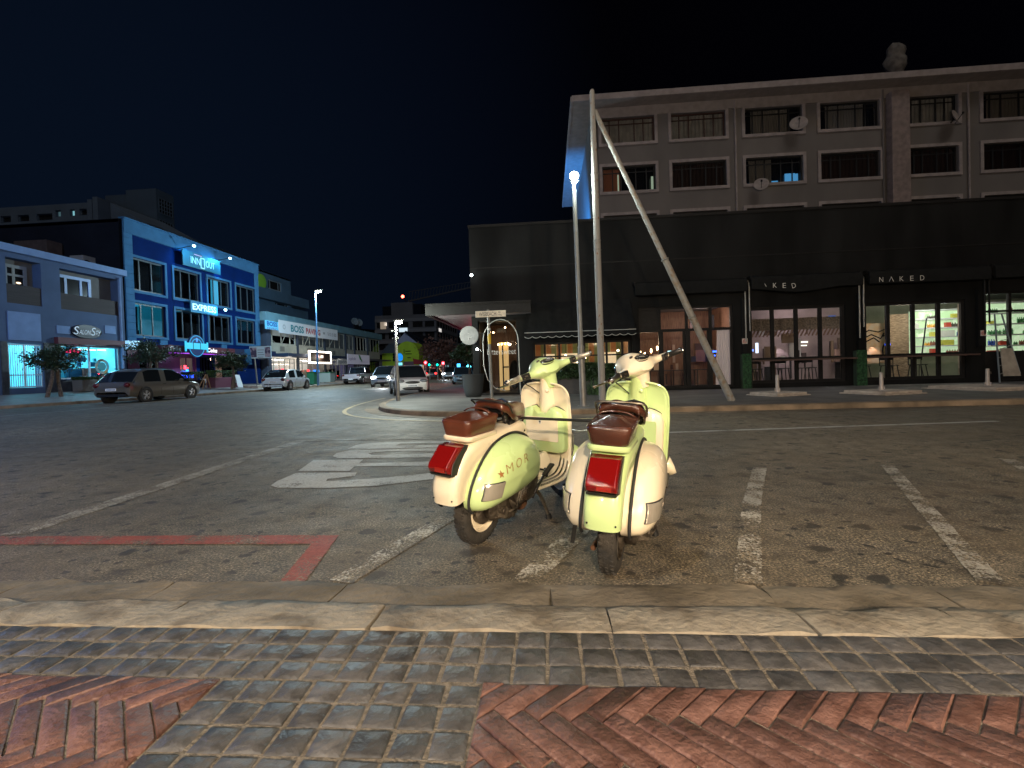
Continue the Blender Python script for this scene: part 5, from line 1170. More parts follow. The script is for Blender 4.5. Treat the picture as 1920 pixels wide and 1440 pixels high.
def az(px,py): return onY(px,py,YA).z
cols=[(1127,1228),(1258,1361),(1396,1505),(1537,1650),(1697,1797),(1842,1962)]
rowsz=[(az(1310,262),az(1310,207)),(az(1310,357),az(1310,302))]
rz1=(14.25,15.78);rz2=(11.42,12.93);rz3=(8.55,10.05)
wins=[]
for ci,(a,b2) in enumerate(cols):
    for ri,(z0,z1) in enumerate((rz1,rz2,rz3)): wins.append((au(a,260),au(b2,260),z0,z1,ci,ri))
cols2=[c for c in()]
mb=MB(); FA.wall(mb,uL,uR,5.,zR,[w_[:4] for w_ in wins],.3)
mb.box(uL,uL+.3,YA+.0,YA+17,5,zR); mb.build('wall',M_FLAT,fl)
for (u0,u1,z0,z1,ci,ri) in wins:
    fr=M_BRF if (ri==0 and ci<2) else M_DKF
    lit=None; pn=GL2; bk=None
    if ri==0 and ci in(0,1,4): bk=(M_PGR,0,1)
    elif ri==0: bk=(M_CUR,.15,.8)
    elif (ci,ri)==(0,1): bk=(M_CURB,0,.35)
    elif ri==1 and ci!=2: bk=(mat('dark brown curtain',(.035,.02,.016),.9),0,1)
    else: bk=(M_CUR,.1,.5)
    w_=window(FA,fl,u0+.02,u1-.02,z0+.02,z1-.02,.2,fr,pn,nm=5,fw=.07,mull=[.16,.34,.63,.80] if ri==0 else [.2,.36,.64,.84],transom=.78,surround=M_FTRIM,sw=.17,back=bk)
    mb=MB(); mb.add([FA.p(u0,z0,-.5),FA.p(u1,z0,-.5),FA.p(u1,z1,-.5),FA.p(u0,z1,-.5)],[(0,1,2,3)]); mb.build('room_dark',M_PDK,w_)
    if (ci,ri)==(2,1):
        for a,b2,c,d in((.12,.17,.06,.2),(.40,.62,.05,.17),(.74,.92,.05,.42),(.92,.97,.1,.4)):
            mb=MB(); FA.box(mb,u0+(u1-u0)*a,u0+(u1-u0)*b2,z0+(z1-z0)*c,z0+(z1-z0)*d,-.42,-.40); mb.build('lit_object',emis('blue room light',(.12,.5,.95),.55),w_)
    if (ci,ri)==(0,1):
        mb=MB(); FA.box(mb,u0+(u1-u0)*.30,u0+(u1-u0)*.325,z0+.15,z1-.4,-.30,-.28); FA.box(mb,u0+(u1-u0)*.93,u0+(u1-u0)*.97,z0+.1,z0+.9,-.30,-.28); mb.build('lit_gap',emis('pale room light',(.8,1,.7),.35),w_)
mb=MB(); mb.box(uL-1.15,uR,YA-1.0,YA+.0,zR-.02,zR+.06); mb.box(uL-1.15,uL,YA,YA+17,zR-.02,zR+.06); mb.build('soffit',M_SOFF,fl)
mb=MB(); FA.box(mb,uL,uR,zR-.55,zR-.02,.003,.08); mb.build('frieze',M_SOFF,fl)
mb=MB(); mb.box(uL-1.2,uR,YA-1.12,YA-1.0,zR-.05,zR+.28); mb.box(uL-1.27,uL-1.15,YA-1.0,YA+17,zR-.05,zR+.28); mb.build('gutter',M_FTRIM,fl)
mb=MB(); mb.box(uL-1.1,uR,YA-.95,YA+17,zR+.28,zR+.36); mb.build('roof',M_BLKT,fl)
for px in(1379,1815,1655):
    mb=MB(); u=au(px,300); mb.tube([FA.p(u,5,.08),FA.p(u,zR-.1,.08)],.055,8); mb.build('downpipe',M_FTRIM if px!=1655 else M_FLAT,fl)
uc0,uc1=au(1660,260),au(1694,260); mb=MB(); FA.box(mb,uc0,uc1,5,zR-.4,.003,.55); mb.build('chimney_shaft',mat('cracked pale render',(.27,.21,.195),.85,nscale=4,namt=.3,bump=.5,bscale=7),fl,bevel=.04)
c=onY(1672,112,YA); t=thing('wrapped_chimney',Vector((c.x,YA-.3,zR+.3)),'lumpy cloth-wrapped chimney top standing on the roof of the flats','chimney')
mb=MB(); rows=[]
for i in range(14):
    z=zR+.33+i/13*1.95; w_=[.30,.30,.33,.38,.50,.58,.60,.56,.50,.52,.54,.50,.36,.15][i]*.92; rows.append([Vector((c.x+.05*math.sin(i*.7)+math.cos(a)*w_*(1+.42*noise.noise((math.cos(a)*2,math.sin(a)*2,z*2.6))),YA-.3+math.sin(a)*w_*.8*(1+.2*noise.noise((math.cos(a)*2,3,z*1.8))),z+.06*math.cos(a*2))) for a in [2*math.pi*j/20 for j in range(20)]])
mb.grid(rows,closed=True); mb.add(rows[-1],[tuple(range(20))]); mb.build('wrapping',mat('stained cloth wrap',(.17,.155,.14),.9,nscale=3,col2=(.07,.06,.055),bump=.8,bscale=6),t,smooth=70)
def dish(px,py,r_,Y,lb,tilt=(-.3,-.9,.35)):
    c=onY(px,py,Y); t=thing('satellite_dish',c,lb,'satellite dish','satellite dishes on the house fronts')
    mb=MB(); mb.lathe([(0,.0),(r_*.5,.015),(r_*.8,.05),(r_,.10)],c,tilt,28); mb.build('dish',mat('pale dish',(.34,.29,.27),.6,nscale=4,namt=.25),t,smooth=True,solid=.012)
    a=Vector(tilt).normalized(); mb=MB(); mb.bar(c+Vector((0,0,-r_*.8)),c+a*r_*.9,.025,.025); mb.obox(c+a*r_*.9,(.07,.07,.10)); mb.build('feed_arm',M_BLKT,t); mb=MB(); mb.bar(c-a*.02,c-a*.02+Vector((0,.22,-.15)),.05,.05); mb.build('bracket',M_BLKT,t)
dish(1497,233,.46,YA-.45,'pale round dish by the top row window left of the chimney shaft'); dish(1427,347,.40,YA-.45,'pale round dish below the blue lit window of the flats'); dish(1790,221,.42,YA-.45,'pale dish tilted sideways at the window right of the chimney shaft',(.5,-.8,.3))

# added blue light with an invented housing, put in to colour the flats' end wall
t=thing('added_roof_light',(-.6,YF+9,6.8),'blue light added on the black roof to wash the end wall of the flats','floodlight'); mb=MB(); mb.obox((-.6,YF+9,6.95),(.3,.2,.2)); mb.build('housing',M_BLKT,t)
lamp('added_blue_spot',(-.6,YF+9.2,7.15),22000,(.03,.30,1),.1,'SPOT',to=(2.2,YF+20,11.5),spot=75,blend=.7)
# ================================================ LEFT STREET
XFL=-26.6; FL=Fac((XFL,0,0),(0,1,0),(1,0,0))
def lu(px,py): return onX(px,py,XFL).y
def lz(px,py): return onX(px,py,XFL).z
def bz(px,py,X=XFL): return onX(px,py,X)
M_SAL=mat('grey blue render',(.095,.145,.25),.9,spec=.1,nscale=.8,namt=.18,bump=.2,bscale=10); M_SALT=mat('pale fascia board',(.20,.32,.56),.8,spec=.15,nscale=2,namt=.15)
M_STONE=mat('dark slate cladding',(.06,.065,.075),.6,nscale=5,col2=(.03,.033,.04),bump=.6,bscale=9)
M_PLANK=mat('brown balcony boards',(.035,.024,.027),.7,nscale=3,namt=.5,stretch=(1,.25,9),bump=.4,bscale=20)
M_WHTF=mat('white window frame',(.55,.62,.70),.5); M_NAVY=mat('deep blue painted wall',(.0015,.017,.105),.85,spec=.08,nscale=1,namt=.2,bump=.15,bscale=8)
M_QUO=mat('pale blue grey stone trim',(.045,.15,.30),.8,spec=.15,nscale=2,namt=.15); M_DARKR=mat('dark party wall',(.010,.014,.024),.95,spec=.08,nscale=.7,namt=.3)
M_MAR=mat('maroon shopfront',(.10,.025,.045),.5,nscale=2,namt=.3)
# ---- salon
sal=thing('salon_building',(XFL-4,24,.6),'two storey grey building with a bright turquoise lit salon shop window','building')
ZS=.3; zt=7.75
r1=(lu(11,520),lu(77,520),lz(14,567),lz(12,481)); r2=(lu(113,540),lu(221,540),lz(115,581)+.05,lz(113,503))
dr=(lu(16,690),lu(82,690),.92,lz(20,643)); sw_=(lu(112,680),lu(230,680),lz(114,711),lz(114,646))
mb=MB(); FL.wall(mb,12,28.36,ZS,zt,[r1,r2,dr,sw_],.5); mb.box(XFL-14,XFL-.01,12,12.2,ZS,zt); mb.build('wall',M_SAL,sal)
mb=MB(); FL.box(mb,12,28.38,zt-.06,zt+.30,-.1,.30); mb.build('fascia',M_SALT,sal)
mb=MB(); mb.box(XFL-16,XFL-.1,12,28.4,zt+.0,zt+.1); mb.build('roof',M_DARKR,sal)
for (o,f0,f1,zf) in((r1,.15,.80,.42),(r2,0,.62,.40)):
    u0,u1,z0,z1=o; mb=MB(); FL.box(mb,u0,u1,z0+.001,z0+(z1-z0)*zf,-.12,-.04); mb.build('balcony_boards',M_PLANK,sal)
    mb=MB(); FL.box(mb,u0-.05,u1+.05,z0-.2,z1+.2,-.62,-.52); mb.build('recess_back',mat('olive recess wall',(.13,.13,.13),.8,nscale=1,namt=.2),sal)
    a=u0+(u1-u0)*f0; b2=u0+(u1-u0)*f1
    if o is r1: window(FL,sal,a,b2,z0+(z1-z0)*.38,z1-.25,.46,mat('grey window frame',(.22,.25,.28),.6),M_PDK,mull=[.42],fw=.16,transom=.55)
    else: window(FL,sal,a,b2,z0+(z1-z0)*.34,z1-.22,.46,mat('blue white window frame',(.30,.45,.75),.5),M_PDK,mull=[.32,.72],fw=.17)
mb=MB(); c=FL.p(lu(48,525),lz(48,530),-.40); mb.ell(c,(.02,.12,.05),12,8); mb.build('room_lamp',emis('warm dim lamp',(1,.75,.5),2.2),sal,smooth=True)
mb=MB(); FL.box(mb,lu(14,610),lu(75,610),lz(16,637),lz(16,583),.003,.05); mb.build('blank_panel',M_SALT,sal)
for a,b2 in((106,131),(196,216)): mb=MB(); FL.box(mb,lu(a,620),lu(b2,620),lz(a,625),lz(a,610),.003,.04); mb.build('blank_sign_panel',M_SALT,sal)
mb=MB(); FL.box(mb,lu(2,690),dr[0]-.05,ZS,lz(10,640),.003,.05); mb.build('slate_cladding',M_STONE,sal); mb=MB(); FL.box(mb,dr[1]+.03,sw_[0]-.02,ZS,lz(95,643),.003,.05); FL.box(mb,sw_[0]-.02,28.2,ZS,sw_[2]-.06,.003,.05); mb.build('slate_cladding',M_STONE,sal)
M_TURQ=mat('turquoise lit room',(.55,.75,.80),.8,nscale=1.3,col2=(.25,.55,.62),emit=(.10,.78,1),estr=.75)
M_TURQ2=emis('white cyan tube',(.45,.95,1),5)
def lroom(o,dep,name,par,m1,m2):
    u0,u1,z0,z1=o; mb=MB(); q=lambda u,z,d:FL.p(u,z,d)
    mb.add([q(u0,z0,-dep),q(u1,z0,-dep),q(u1,z1,-dep),q(u0,z1,-dep)],[(0,1,2,3)]); mb.add([q(u0-.01,z0,-.45),q(u0-.01,z0,-dep),q(u0-.01,z1,-dep),q(u0-.01,z1,-.45)],[(0,1,2,3)]); mb.add([q(u1+.01,z0,-.45),q(u1+.01,z0,-dep),q(u1+.01,z1,-dep),q(u1+.01,z1,-.45)],[(0,1,2,3)])
    mb.add([q(u0,z1+.01,-.45),q(u1,z1+.01,-.45),q(u1,z1+.01,-dep),q(u0,z1+.01,-dep)],[(0,1,2,3)]); mb.add([q(u0,z0-.01,-.45),q(u1,z0-.01,-.45),q(u1,z0-.01,-dep),q(u0,z0-.01,-dep)],[(0,1,2,3)],1)
    return mb.build(name,[m1,m2],par)
lroom(sw_,3.0,'salon_interior',sal,M_TURQ,M_FLI); lroom(dr,2.5,'door_interior',sal,M_TURQ,M_FLI)
mb=MB(); FL.frame(mb,*sw_,.07,-.30,-.22); FL.box(mb,(sw_[0]+sw_[1])/2-.05,(sw_[0]+sw_[1])/2+.04,sw_[2]+.07,sw_[3]-.07,-.29,-.23); wf=mb.build('shop_window',M_WHTF,sal)
mb=MB(); mb.add([FL.p(sw_[0],sw_[2],-.26),FL.p(sw_[1],sw_[2],-.26),FL.p(sw_[1],sw_[3],-.26),FL.p(sw_[0],sw_[3],-.26)],[(0,1,2,3)]); mb.build('pane',M_GLASS,wf)
u0,u1,z0,z1=sw_; r=random.Random(11)
for k in range(5): mb=MB(); a=u0+.3+k*(u1-u0)/5; FL.box(mb,a,a+.9,z1-.16,z1-.10,-1.2-.3*(k%2),-1.1-.3*(k%2)); mb.build('ceiling_tube',M_TURQ2,sal)
for k in range(44):
    a=r.uniform(u0+.1,u1-.7); z=z0+r.choice([.0,.0,.3,.7,1.0,1.3])+.02; h=r.uniform(.15,.75); w2=r.uniform(.12,.8); d=-r.uniform(.6,2.8)
    col=r.choice([(.05,.25,.4),(.02,.1,.2),(.5,.5,.5),(.45,.12,.1),(.08,.35,.45),(.3,.2,.12),(.02,.05,.1)]); mb=MB(); FL.box(mb,a,a+w2,z,z+h,d-.1,d); mb.build('salon_fitting',mat('fitting %s'%str(col),col,.6),sal)
for k in range(4): mb=MB(); a=u0+.4+k*1.0; FL.box(mb,a,a+.8,z0+.9+.35*(k%2),z0+.93+.35*(k%2),-2.8,-2.5); mb.build('salon_shelf',M_WHTF,sal)
mb=MB(); c=FL.p(lu(155,658),lz(158,659),-.5); mb.box(c.x,c.x+.03,c.y-.5,c.y+.35,c.z-.07,c.z+.10); mb.build('red_led_sign',emis('red led',(1,.02,.15),3),sal)
c=FL.p(lu(198,686),lz(198,687),-.24); mb=MB(); mb.lathe([(.30,0),(.45,0),(.45,.02),(.30,.02),(.30,0)],c,(1,0,0),28); mb.build('window_roundel',mat('orange window sticker',(.6,.32,.05),.6,nscale=2,col2=(.1,.35,.45)),sal)
mb=MB(); mb.lathe([(0,0),(.26,0),(.26,.01),(0,.01)],c,(1,0,0),24); mb.build('roundel_centre',mat('teal sticker',(.04,.30,.35),.6),sal)
mb=MB(); FL.box(mb,u0-.25,28.3,z1+.02,z1+.38,.003,.25); mb.build('shutter_box',mat('dark red shutter box',(.10,.025,.035),.6),sal)
lamp('salon_light',FL.p((u0+u1)/2,z1-.5,-1.2),75,(.25,.85,1),.3); lamp('salon_door_light',FL.p((dr[0]+dr[1])/2,3,-1.0),35,(.3,.85,1),.2)
lamp('salon_spill',FL.p((u0+u1)/2,z1-.1,-.15),90,(.30,.75,1),.3,'SPOT',to=FL.p((u0+u1)/2,0,4),spot=150)
g_=thing('door_grille',FL.p((dr[0]+dr[1])/2,.9,.05),'white barred security grille over the turquoise lit salon door','grille')
mb=MB(); FL.frame(mb,dr[0]+.03,dr[1]-.03,dr[2]+.02,dr[3]-.03,.06,-.1,-.05); FL.box(mb,dr[0]+(dr[1]-dr[0])*.45,dr[0]+(dr[1]-dr[0])*.5,dr[2]+.08,dr[3]-.09,-.095,-.055); FL.box(mb,dr[0]+.09,dr[1]-.09,1.55,1.60,-.092,-.058); mb.build('frame',M_WHTF,g_)
mb=MB()
for k in range(1,15): a=dr[0]+.06+(dr[1]-dr[0]-.12)*k/15; FL.box(mb,a-.012,a+.012,dr[2]+.08,dr[3]-.09,-.085,-.065)
mb.build('bars',M_WHTF,g_)
mb=MB(); mb.tube([FL.p(lu(224,600),.5,.10),FL.p(lu(224,600),zt-.2,.10)],.06,8); mb.build('downpipe',M_SALT,sal,smooth=True)
def board(name,label,cat_,X,px0,px1,py0,py1,face,th=.08,group=None,zs=None):
    a=onX(px0,(py0+py1)/2,X); b2=onX(px1,(py0+py1)/2,X); pc=((px0+px1)/2,(py0+py1)/2)
    zc=onX(pc[0],pc[1],X).z; h=abs(onX(pc[0],py0,X).z-onX(pc[0],py1,X).z) if zs is None else zs
    t=thing(name,(X,(a.y+b2.y)/2,zc),label,cat_,group); mb=MB(); mb.box(X-th,X,a.y,b2.y,zc-h/2,zc+h/2); bo=mb.build('board',face,t,bevel=.01)
    return t,bo,(a.y+b2.y)/2,b2.y-a.y,zc,h
def ltext(txt,X,yc,w,zc,h,m,par,**k): return put_text(txt,w,h,(X+.006,yc,zc),(0,1,0),(0,0,1),m,par,**k)
c=onX(164,622,XFL+.12); t=thing('salon_sign',c,'black oval sign with curly white name above the turquoise window','sign')
wy=(onX(192,622,XFL).y-onX(135,622,XFL).y)/2; mb=MB(); mb.lathe([(0,0),(1,0),(1,.08),(.97,.10),(0,.10)],(0,0,0),(1,0,0),40)
mb.v=[Vector((v.x+c.x-.10,v.y*wy+c.y,v.z*.40+c.z)) for v in mb.v]; bo=mb.build('board',mat('black sign face',(.008,.012,.025),.4),t,smooth=40)
M_WLT=mat('white sign lettering',(.75,.85,.95),.5,emit=(.7,.85,1),estr=.12)
ltext('S',c.x,c.y-wy*.70,.30*wy,c.z+.03,.46,M_WLT,bo,italic=.2); ltext('ALON',c.x,c.y-wy*.16,.72*wy,c.z-.04,.26,M_WLT,bo,italic=.2); ltext('S',c.x,c.y+wy*.40,.26*wy,c.z+.03,.46,M_WLT,bo,italic=.2); ltext('oy',c.x,c.y+wy*.70,.32*wy,c.z-.06,.30,M_WLT,bo,italic=.2)
# rooftop things on the salon roof
def rbox(name,lb,px0,px1,py0,py1,X,dep,m,cat_,extra=None):
    a=onX(px0,py1,X);b2=onX(px1,py1,X);z1=onX(px0,py0,X).z; z0=7.84; t=thing(name,((X-dep/2),(a.y+b2.y)/2,z0),lb,cat_); mb=MB(); mb.box(X-dep,X,a.y,b2.y,z0+.02,z1); mb.build('casing',m,t,bevel=.03)
    return t,a.y,b2.y,z0,z1
M_RTANK=mat('rust brown cladding',(.06,.045,.045),.8,nscale=3,namt=.4)
rbox('roof_duct','wide brown clad duct box on the salon roof',88,118,449,480,-30.5,2.2,M_RTANK,'roof duct')
t,a,b2,z0,z1=rbox('roof_tank','tall brown and silver box on the salon roof beside the air conditioner',124,150,447,482,-30.5,1.6,M_RTANK,'roof tank'); mb=MB(); mb.box(-30.49,-30.45,b2-.55,b2-.1,z0+.4,z1-.05); mb.build('silver_panel',mat('silver panel',(.3,.4,.6),.4,metal=.4),t)
t,a,b2,z0,z1=rbox('air_conditioner','grey air conditioner unit on the salon roof against the dark wall',156,186,478,494,-28.5,.9,mat('grey casing',(.20,.22,.24),.6),'air conditioner'); mb=MB(); mb.lathe([(0,0),(.3,0),(.3,.03),(0,.03)],(-28.5,(a+b2)/2-.3,(z0+z1)/2),(1,0,0),20); mb.build('fan_grille',M_BLKT,t)
# ---- blue building
bl=thing('blue_building',(XFL-6,35.5,.5),'three storey deep blue building with pale trim, floodlit signs and big windows','building')
U0,U1=28.48,42.5; ZTB=11.38
W1=[(241,309),(324,374),(387,430),(440,477)];W2=[(245,311),(328,378),(390,432),(442,478)]
z1a,z1b=6.95,9.15; z2a,z2b=4.02,6.22
ws=[]
for (a,b2) in W1: ws.append((lu(a,510),lu(b2,520),z1a,z1b))
for (a,b2) in W2: ws.append((lu(a,590),lu(b2,600),z2a,z2b))
gd=[(lu(262,690),lu(298,690),.55,2.75),(lu(338,690),lu(366,690),.55,2.75),(lu(375,690),lu(402,690),.55,2.8),(lu(404,690),lu(446,690),.55,2.8)]
mb=MB(); FL.wall(mb,U0,U1,3.4,ZTB,ws,.22); mb.build('wall',M_NAVY,bl)
mb=MB(); FL.wall(mb,U0,lu(372,690)-.2,.3,3.4,gd[:2],.22); mb.build('maroon_shopfront',M_MAR,bl); mb=MB(); FL.wall(mb,lu(372,690)-.2,U1,.3,3.4,gd[2:],.22); mb.build('navy_shopfront',M_NAVY,bl)
mb=MB(); mb.box(-75,XFL-.23,U0,U0+.3,0,ZTB+.02); mb.box(-75,XFL-.23,U1-.3,U1,0,ZTB); mb.box(-75,XFL-.2,U0,U1,ZTB-.2,ZTB-.02); mb.build('party_wall',M_DARKR,bl)
mb=MB(); FL.box(mb,U0,U1+.02,ZTB-.85,ZTB+.02,.003,.14); FL.box(mb,U0-.03,U1+.05,ZTB+.02,ZTB+.10,-.2,.22); mb.build('cornice',M_QUO,bl)
mb=MB(); mb2=MB(); z=3.5
while z<10.4:
    FL.box(mb,U0-.02,U0+.62,z,z+.44,.004,.10); FL.box(mb2,U1-.52,U1+.02,z,z+.44,.004,.10); z+=.45
mb.build('quoins',M_QUO,bl,bevel=.012); mb2.build('quoins',M_QUO,bl,bevel=.012)
for px in(305,375,418,): mb=MB(); u=lu(px,640); FL.box(mb,u-.3,u+.35,3.0,3.85,.004,.09); mb.build('pilaster_base',M_QUO,bl)
for i,o in enumerate(ws):
    lit=i==4; half=i in(5,)
    pn=GL2
    w_=window(FL,bl,o[0]+.03,o[1]-.03,o[2]+.03,o[3]-.03,.16,mat('slate window frame',(.05,.07,.09),.5),pn,mull=[.32,.66],fw=.10,surround=M_QUO,sw=.16,back=(mat('blue lit blind',(.25,.5,.6),.8,emit=(.02,.5,.8),estr=.35),.30,.62) if i==2 else (mat('pale blind',(.3,.32,.3),.8),.0,.22) if i==6 else None)
    mb=MB(); q=FL.p; dd=-2.6
    mb.add([q(o[0]-.3,o[2]-.4,dd),q(o[1]+.3,o[2]-.4,dd),q(o[1]+.3,o[3]+.2,dd),q(o[0]-.3,o[3]+.2,dd)],[(0,1,2,3)]); mb.add([q(o[0]-.3,o[3]+.15,-.3),q(o[1]+.3,o[3]+.15,-.3),q(o[1]+.3,o[3]+.15,dd),q(o[0]-.3,o[3]+.15,dd)],[(0,1,2,3)])
    mb.build('room',mat('blue lit room',(.2,.4,.5),.8,nscale=.8,namt=.4,emit=(.02,.42,.72),estr=.55) if lit else mat('half lit room',(.12,.25,.3),.8,nscale=.5,namt=.8,emit=(.01,.30,.48),estr=.28) if half else M_PDK,w_)
    if lit:
        for (a,b2,c,d) in((.1,.3,.12,.45),(.42,.72,.22,.62),(.78,.92,.05,.3)): mb=MB(); FL.box(mb,o[0]+2.2*a,o[0]+2.2*b2,o[2]+1.8*c,o[2]+1.8*d,-1.4,-1.3); mb.build('room_furniture',M_DARKR,w_)
        mb=MB(); FL.box(mb,o[0]+.3,o[1]-1.2,o[3]-.45,o[3]-.41,-1.6,-1.5); mb.build('room_tube',emis('room tube',(.5,.95,1),4),w_)
mb=MB(); 
# canopy over the pavement
cu0,cu1=lu(262,660)+.2,lu(462,665); zc0,zc1=2.95,3.42
mc=MB(); FL.box(mc,U0+1.4,lu(405,660),zc0,zc1,.003,1.6); ca=mc.build('maroon_canopy',mat('maroon canopy',(.09,.02,.03),.5),bl,bevel=.01); mc=MB(); FL.box(mc,lu(405,660)+.003,U1-.1,zc0,zc1,.003,1.6); mc.build('navy_canopy',mat('navy canopy',(.01,.02,.06),.5),bl,bevel=.01)
mc=MB(); FL.box(mc,U0+1.5,lu(390,660),zc0-.06,zc0-.02,1.45,1.52); mc.build('purple_neon_strip',emis('purple neon',(.42,.05,.85),1.6),bl)
XC=XFL+1.6
M_COKE=emis('lit white script',(.85,.9,1),2.2); M_COKE2=mat('white script',(.6,.62,.64),.5)
yy=onX(329,650,XC).y; ltext('Coke',XC,yy,.95,3.2,.30,M_COKE2,ca,italic=.15,fw=.02); yy=onX(398,655,XC).y; ltext('Coke',XC,yy,1.05,3.2,.30,M_COKE,ca,italic=.15,fw=.02)
yy=onX(280,649,XC).y; ltext('food & grill',XC,yy,1.6,3.2,.2,M_COKE2,ca) if False else None
for k,o in enumerate(gd):
    w_=window(FL,bl,o[0],o[1],o[2],o[3],.14,[M_MAR,M_MAR,M_DARKR,M_DARKR][k],GL2,mull=[.5] if k!=2 else [.2,.4,.6,.8],fw=.07)
    mb=MB(); mb.add([FL.p(o[0]-.2,.4,-1.6),FL.p(o[1]+.2,.4,-1.6),FL.p(o[1]+.2,3.1,-1.6),FL.p(o[0]-.2,3.1,-1.6)],[(0,1,2,3)])
    mb.build('room',[mat('dim mauve room',(.3,.25,.3),.8,nscale=1.5,namt=.7,emit=(.35,.28,.42),estr=.16),mat('purple room',(.2,.05,.3),.8,emit=(.16,.05,.75),estr=.55,nscale=.9,namt=.8),mat('striped dim room',(.35,.25,.22),.8,nscale=4,namt=.8,emit=(.6,.4,.35),estr=.16,stretch=(1,3,.2)),mat('warm dim room',(.3,.2,.15),.8,nscale=2.2,namt=.95,emit=(.8,.5,.35),estr=.22)][k],w_)
for (a,b2,c,d,col) in((344,348,685,692,(1,.05,.08)),(347,352,689,691,(1,.05,.08)),(344,353,696,700,(.02,.08,1)),(348,352,693,696,(.02,.3,1)),(339,362,703,709,(.02,.08,1))):
    mb=MB(); FL.box(mb,lu(a,c),lu(b2,c),lz(a,d),lz(a,c),.02,.05); mb.build('neon_letter',emis('neon %s'%str(col),col,5),bl)
lamp('neon_glow',FL.p(lu(350,690),1.6,.6),14,(.35,.12,1),.2)
lamp('under_canopy',FL.p(lu(330,660),2.8,.9),20,(.5,.35,.9),.3); lamp('under_canopy',FL.p(lu(420,660),2.7,.7),14,(1,.7,.5),.2)
M_SB=mat('teal lit sign face',(.02,.085,.12),.5); M_SBT=mat('pale teal lettering',(.55,.78,.82),.5,emit=(.3,.8,1),estr=.25)
t,bo,yc_,w_,zc_,h_=board('hotel_sign','long teal signboard under two floodlights at the top of the blue facade','sign',XFL+.55,343,413,478,506,M_SB,zs=1.12)
for q,wd,dx in(('INN',.24,-.185),('OUT',.24,.205)): ltext(q,XFL+.55,yc_+w_*dx,w_*wd,zc_-.02,.50,M_SBT,bo)
mb=MB(); X=XFL+.558; hh=.40; ww=w_*.055
for a,b2,c,d in((-ww,-ww+.07,-hh,hh),(ww-.07,ww,-hh,hh),(-ww+.07,ww-.07,hh-.07,hh),(-ww+.07,ww-.07,-hh,-hh+.07)): mb.box(X-.004,X+.004,yc_+a,yc_+b2,zc_-.06+c,zc_-.06+d)
mb.build('door_emblem',M_SBT,bo)
mb=MB(); mb.box(X-.004,X+.004,yc_-w_*.22,yc_-w_*.02,zc_+.42,zc_+.46); mb.build('top_line',mat('pink line',(.6,.3,.5),.5,emit=(1,.5,.8),estr=.3),bo)
for y,s in((yc_-w_/2+.12,.5),(yc_+w_/2+.05,1)):
    ft=thing('floodlight',(XFL+1.2,y,zc_+.75),'small bright floodlight on an arm at the %s end of the long teal signboard'%('near' if s<1 else 'far'),'floodlight')
    mb=MB(); mb.bar((XFL+.1,y,zc_+.62),(XFL+1.3,y,zc_+.80),.04,.04); mb.build('arm',M_BLKT,ft); mb=MB(); mb.ell((XFL+1.35,y,zc_+.76),(.09,.12,.08)); mb.build('lens',emis('floodlight lens',(.4,.9,1),30*s),ft,smooth=True)
    lamp('floodlight_beam',(XFL+1.3,y,zc_+.70),650*s,(.05,.55,1),.08,'SPOT',to=(XFL+.1,y+(.8 if s<1 else -1.3),zc_-.9),spot=150,blend=.9)
t,bo,yc_,w_,zc_,h_=board('express_sign','teal signboard with chunky letters below the long signboard on the blue facade','sign',XFL+.4,358,408,568,588,mat('blue lit sign face',(.03,.16,.30),.5,emit=(.0,.3,.6),estr=.12),zs=.85)
ltext('EXPRESS',XFL+.4,yc_,w_*.88,zc_,.48,mat('lit chunky lettering',(.6,.85,.9),.5,emit=(.5,.95,1),estr=.8),bo,fw=.03)
y=yc_+w_/2+.15; ft=thing('floodlight',(XFL+1.0,y,zc_),'small bright floodlight at the far end of the chunky lettered teal signboard','floodlight'); mb=MB(); mb.bar((XFL+.1,y,zc_),(XFL+.9,y,zc_+.1),.04,.04); mb.build('arm',M_BLKT,ft); mb=MB(); mb.ell((XFL+.95,y,zc_+.05),(.08,.10,.08)); mb.build('lens',emis('floodlight lens2',(.5,.9,1),25),ft,smooth=True)
lamp('floodlight_beam',(XFL+.9,y,zc_+.05),380,(.05,.6,1),.08,'SPOT',to=(XFL,y-1.5,zc_),spot=150,blend=.9)
lamp('street_front_wash',(XFL+3.5,36,5.3),0.01,(.2,.5,1),.3)
# round cafe emblem and lit screen sign
c=onX(366,649,XC+.3); t=thing('round_neon_sign',c,'round dark blue neon sign with a cyan lettered band above the canopy','sign')
mb=MB(); mb.lathe([(0,0),(.78,0),(.80,.03),(.78,.12),(0,.12)],c,(1,0,0),32); bo=mb.build('disc',mat('night blue sign disc',(.01,.03,.12),.4),t,smooth=40)
mb=MB(); mb.tube([c+Vector((.13,.72*math.cos(a*.2618),.72*math.sin(a*.2618))) for a in range(24)],.025,6,closed=True); mb.tube([c+Vector((.13,.5*math.cos(a*.2618),.5*math.sin(a*.2618))) for a in range(0,13)],.03,6); mb.build('neon_rings',emis('cyan neon ring',(.02,.45,.9),.9),bo)
mb=MB(); mb.box(c.x+.10,c.x+.17,c.y-.98,c.y+.98,c.z-.22,c.z+.20); mb.box(c.x+.10,c.x+.15,c.y-1.1,c.y-.98,c.z-.4,c.z+.3); mb.box(c.x+.10,c.x+.15,c.y+.98,c.y+1.1,c.z-.4,c.z+.3); mb.build('band',emis('cyan band',(.03,.60,.95),1.1),bo)
put_text('Train on Main',1.75,.26,(c.x+.176,c.y,c.z-.02),(0,1,0),(0,0,1),mat('dark band lettering',(.0,.05,.12),.5),bo) if False else None
mb=MB()
for k in(-.42,.26): mb.box(c.x+.172,c.x+.176,c.y+k,c.y+k+.05,c.z-.22,c.z+.20)
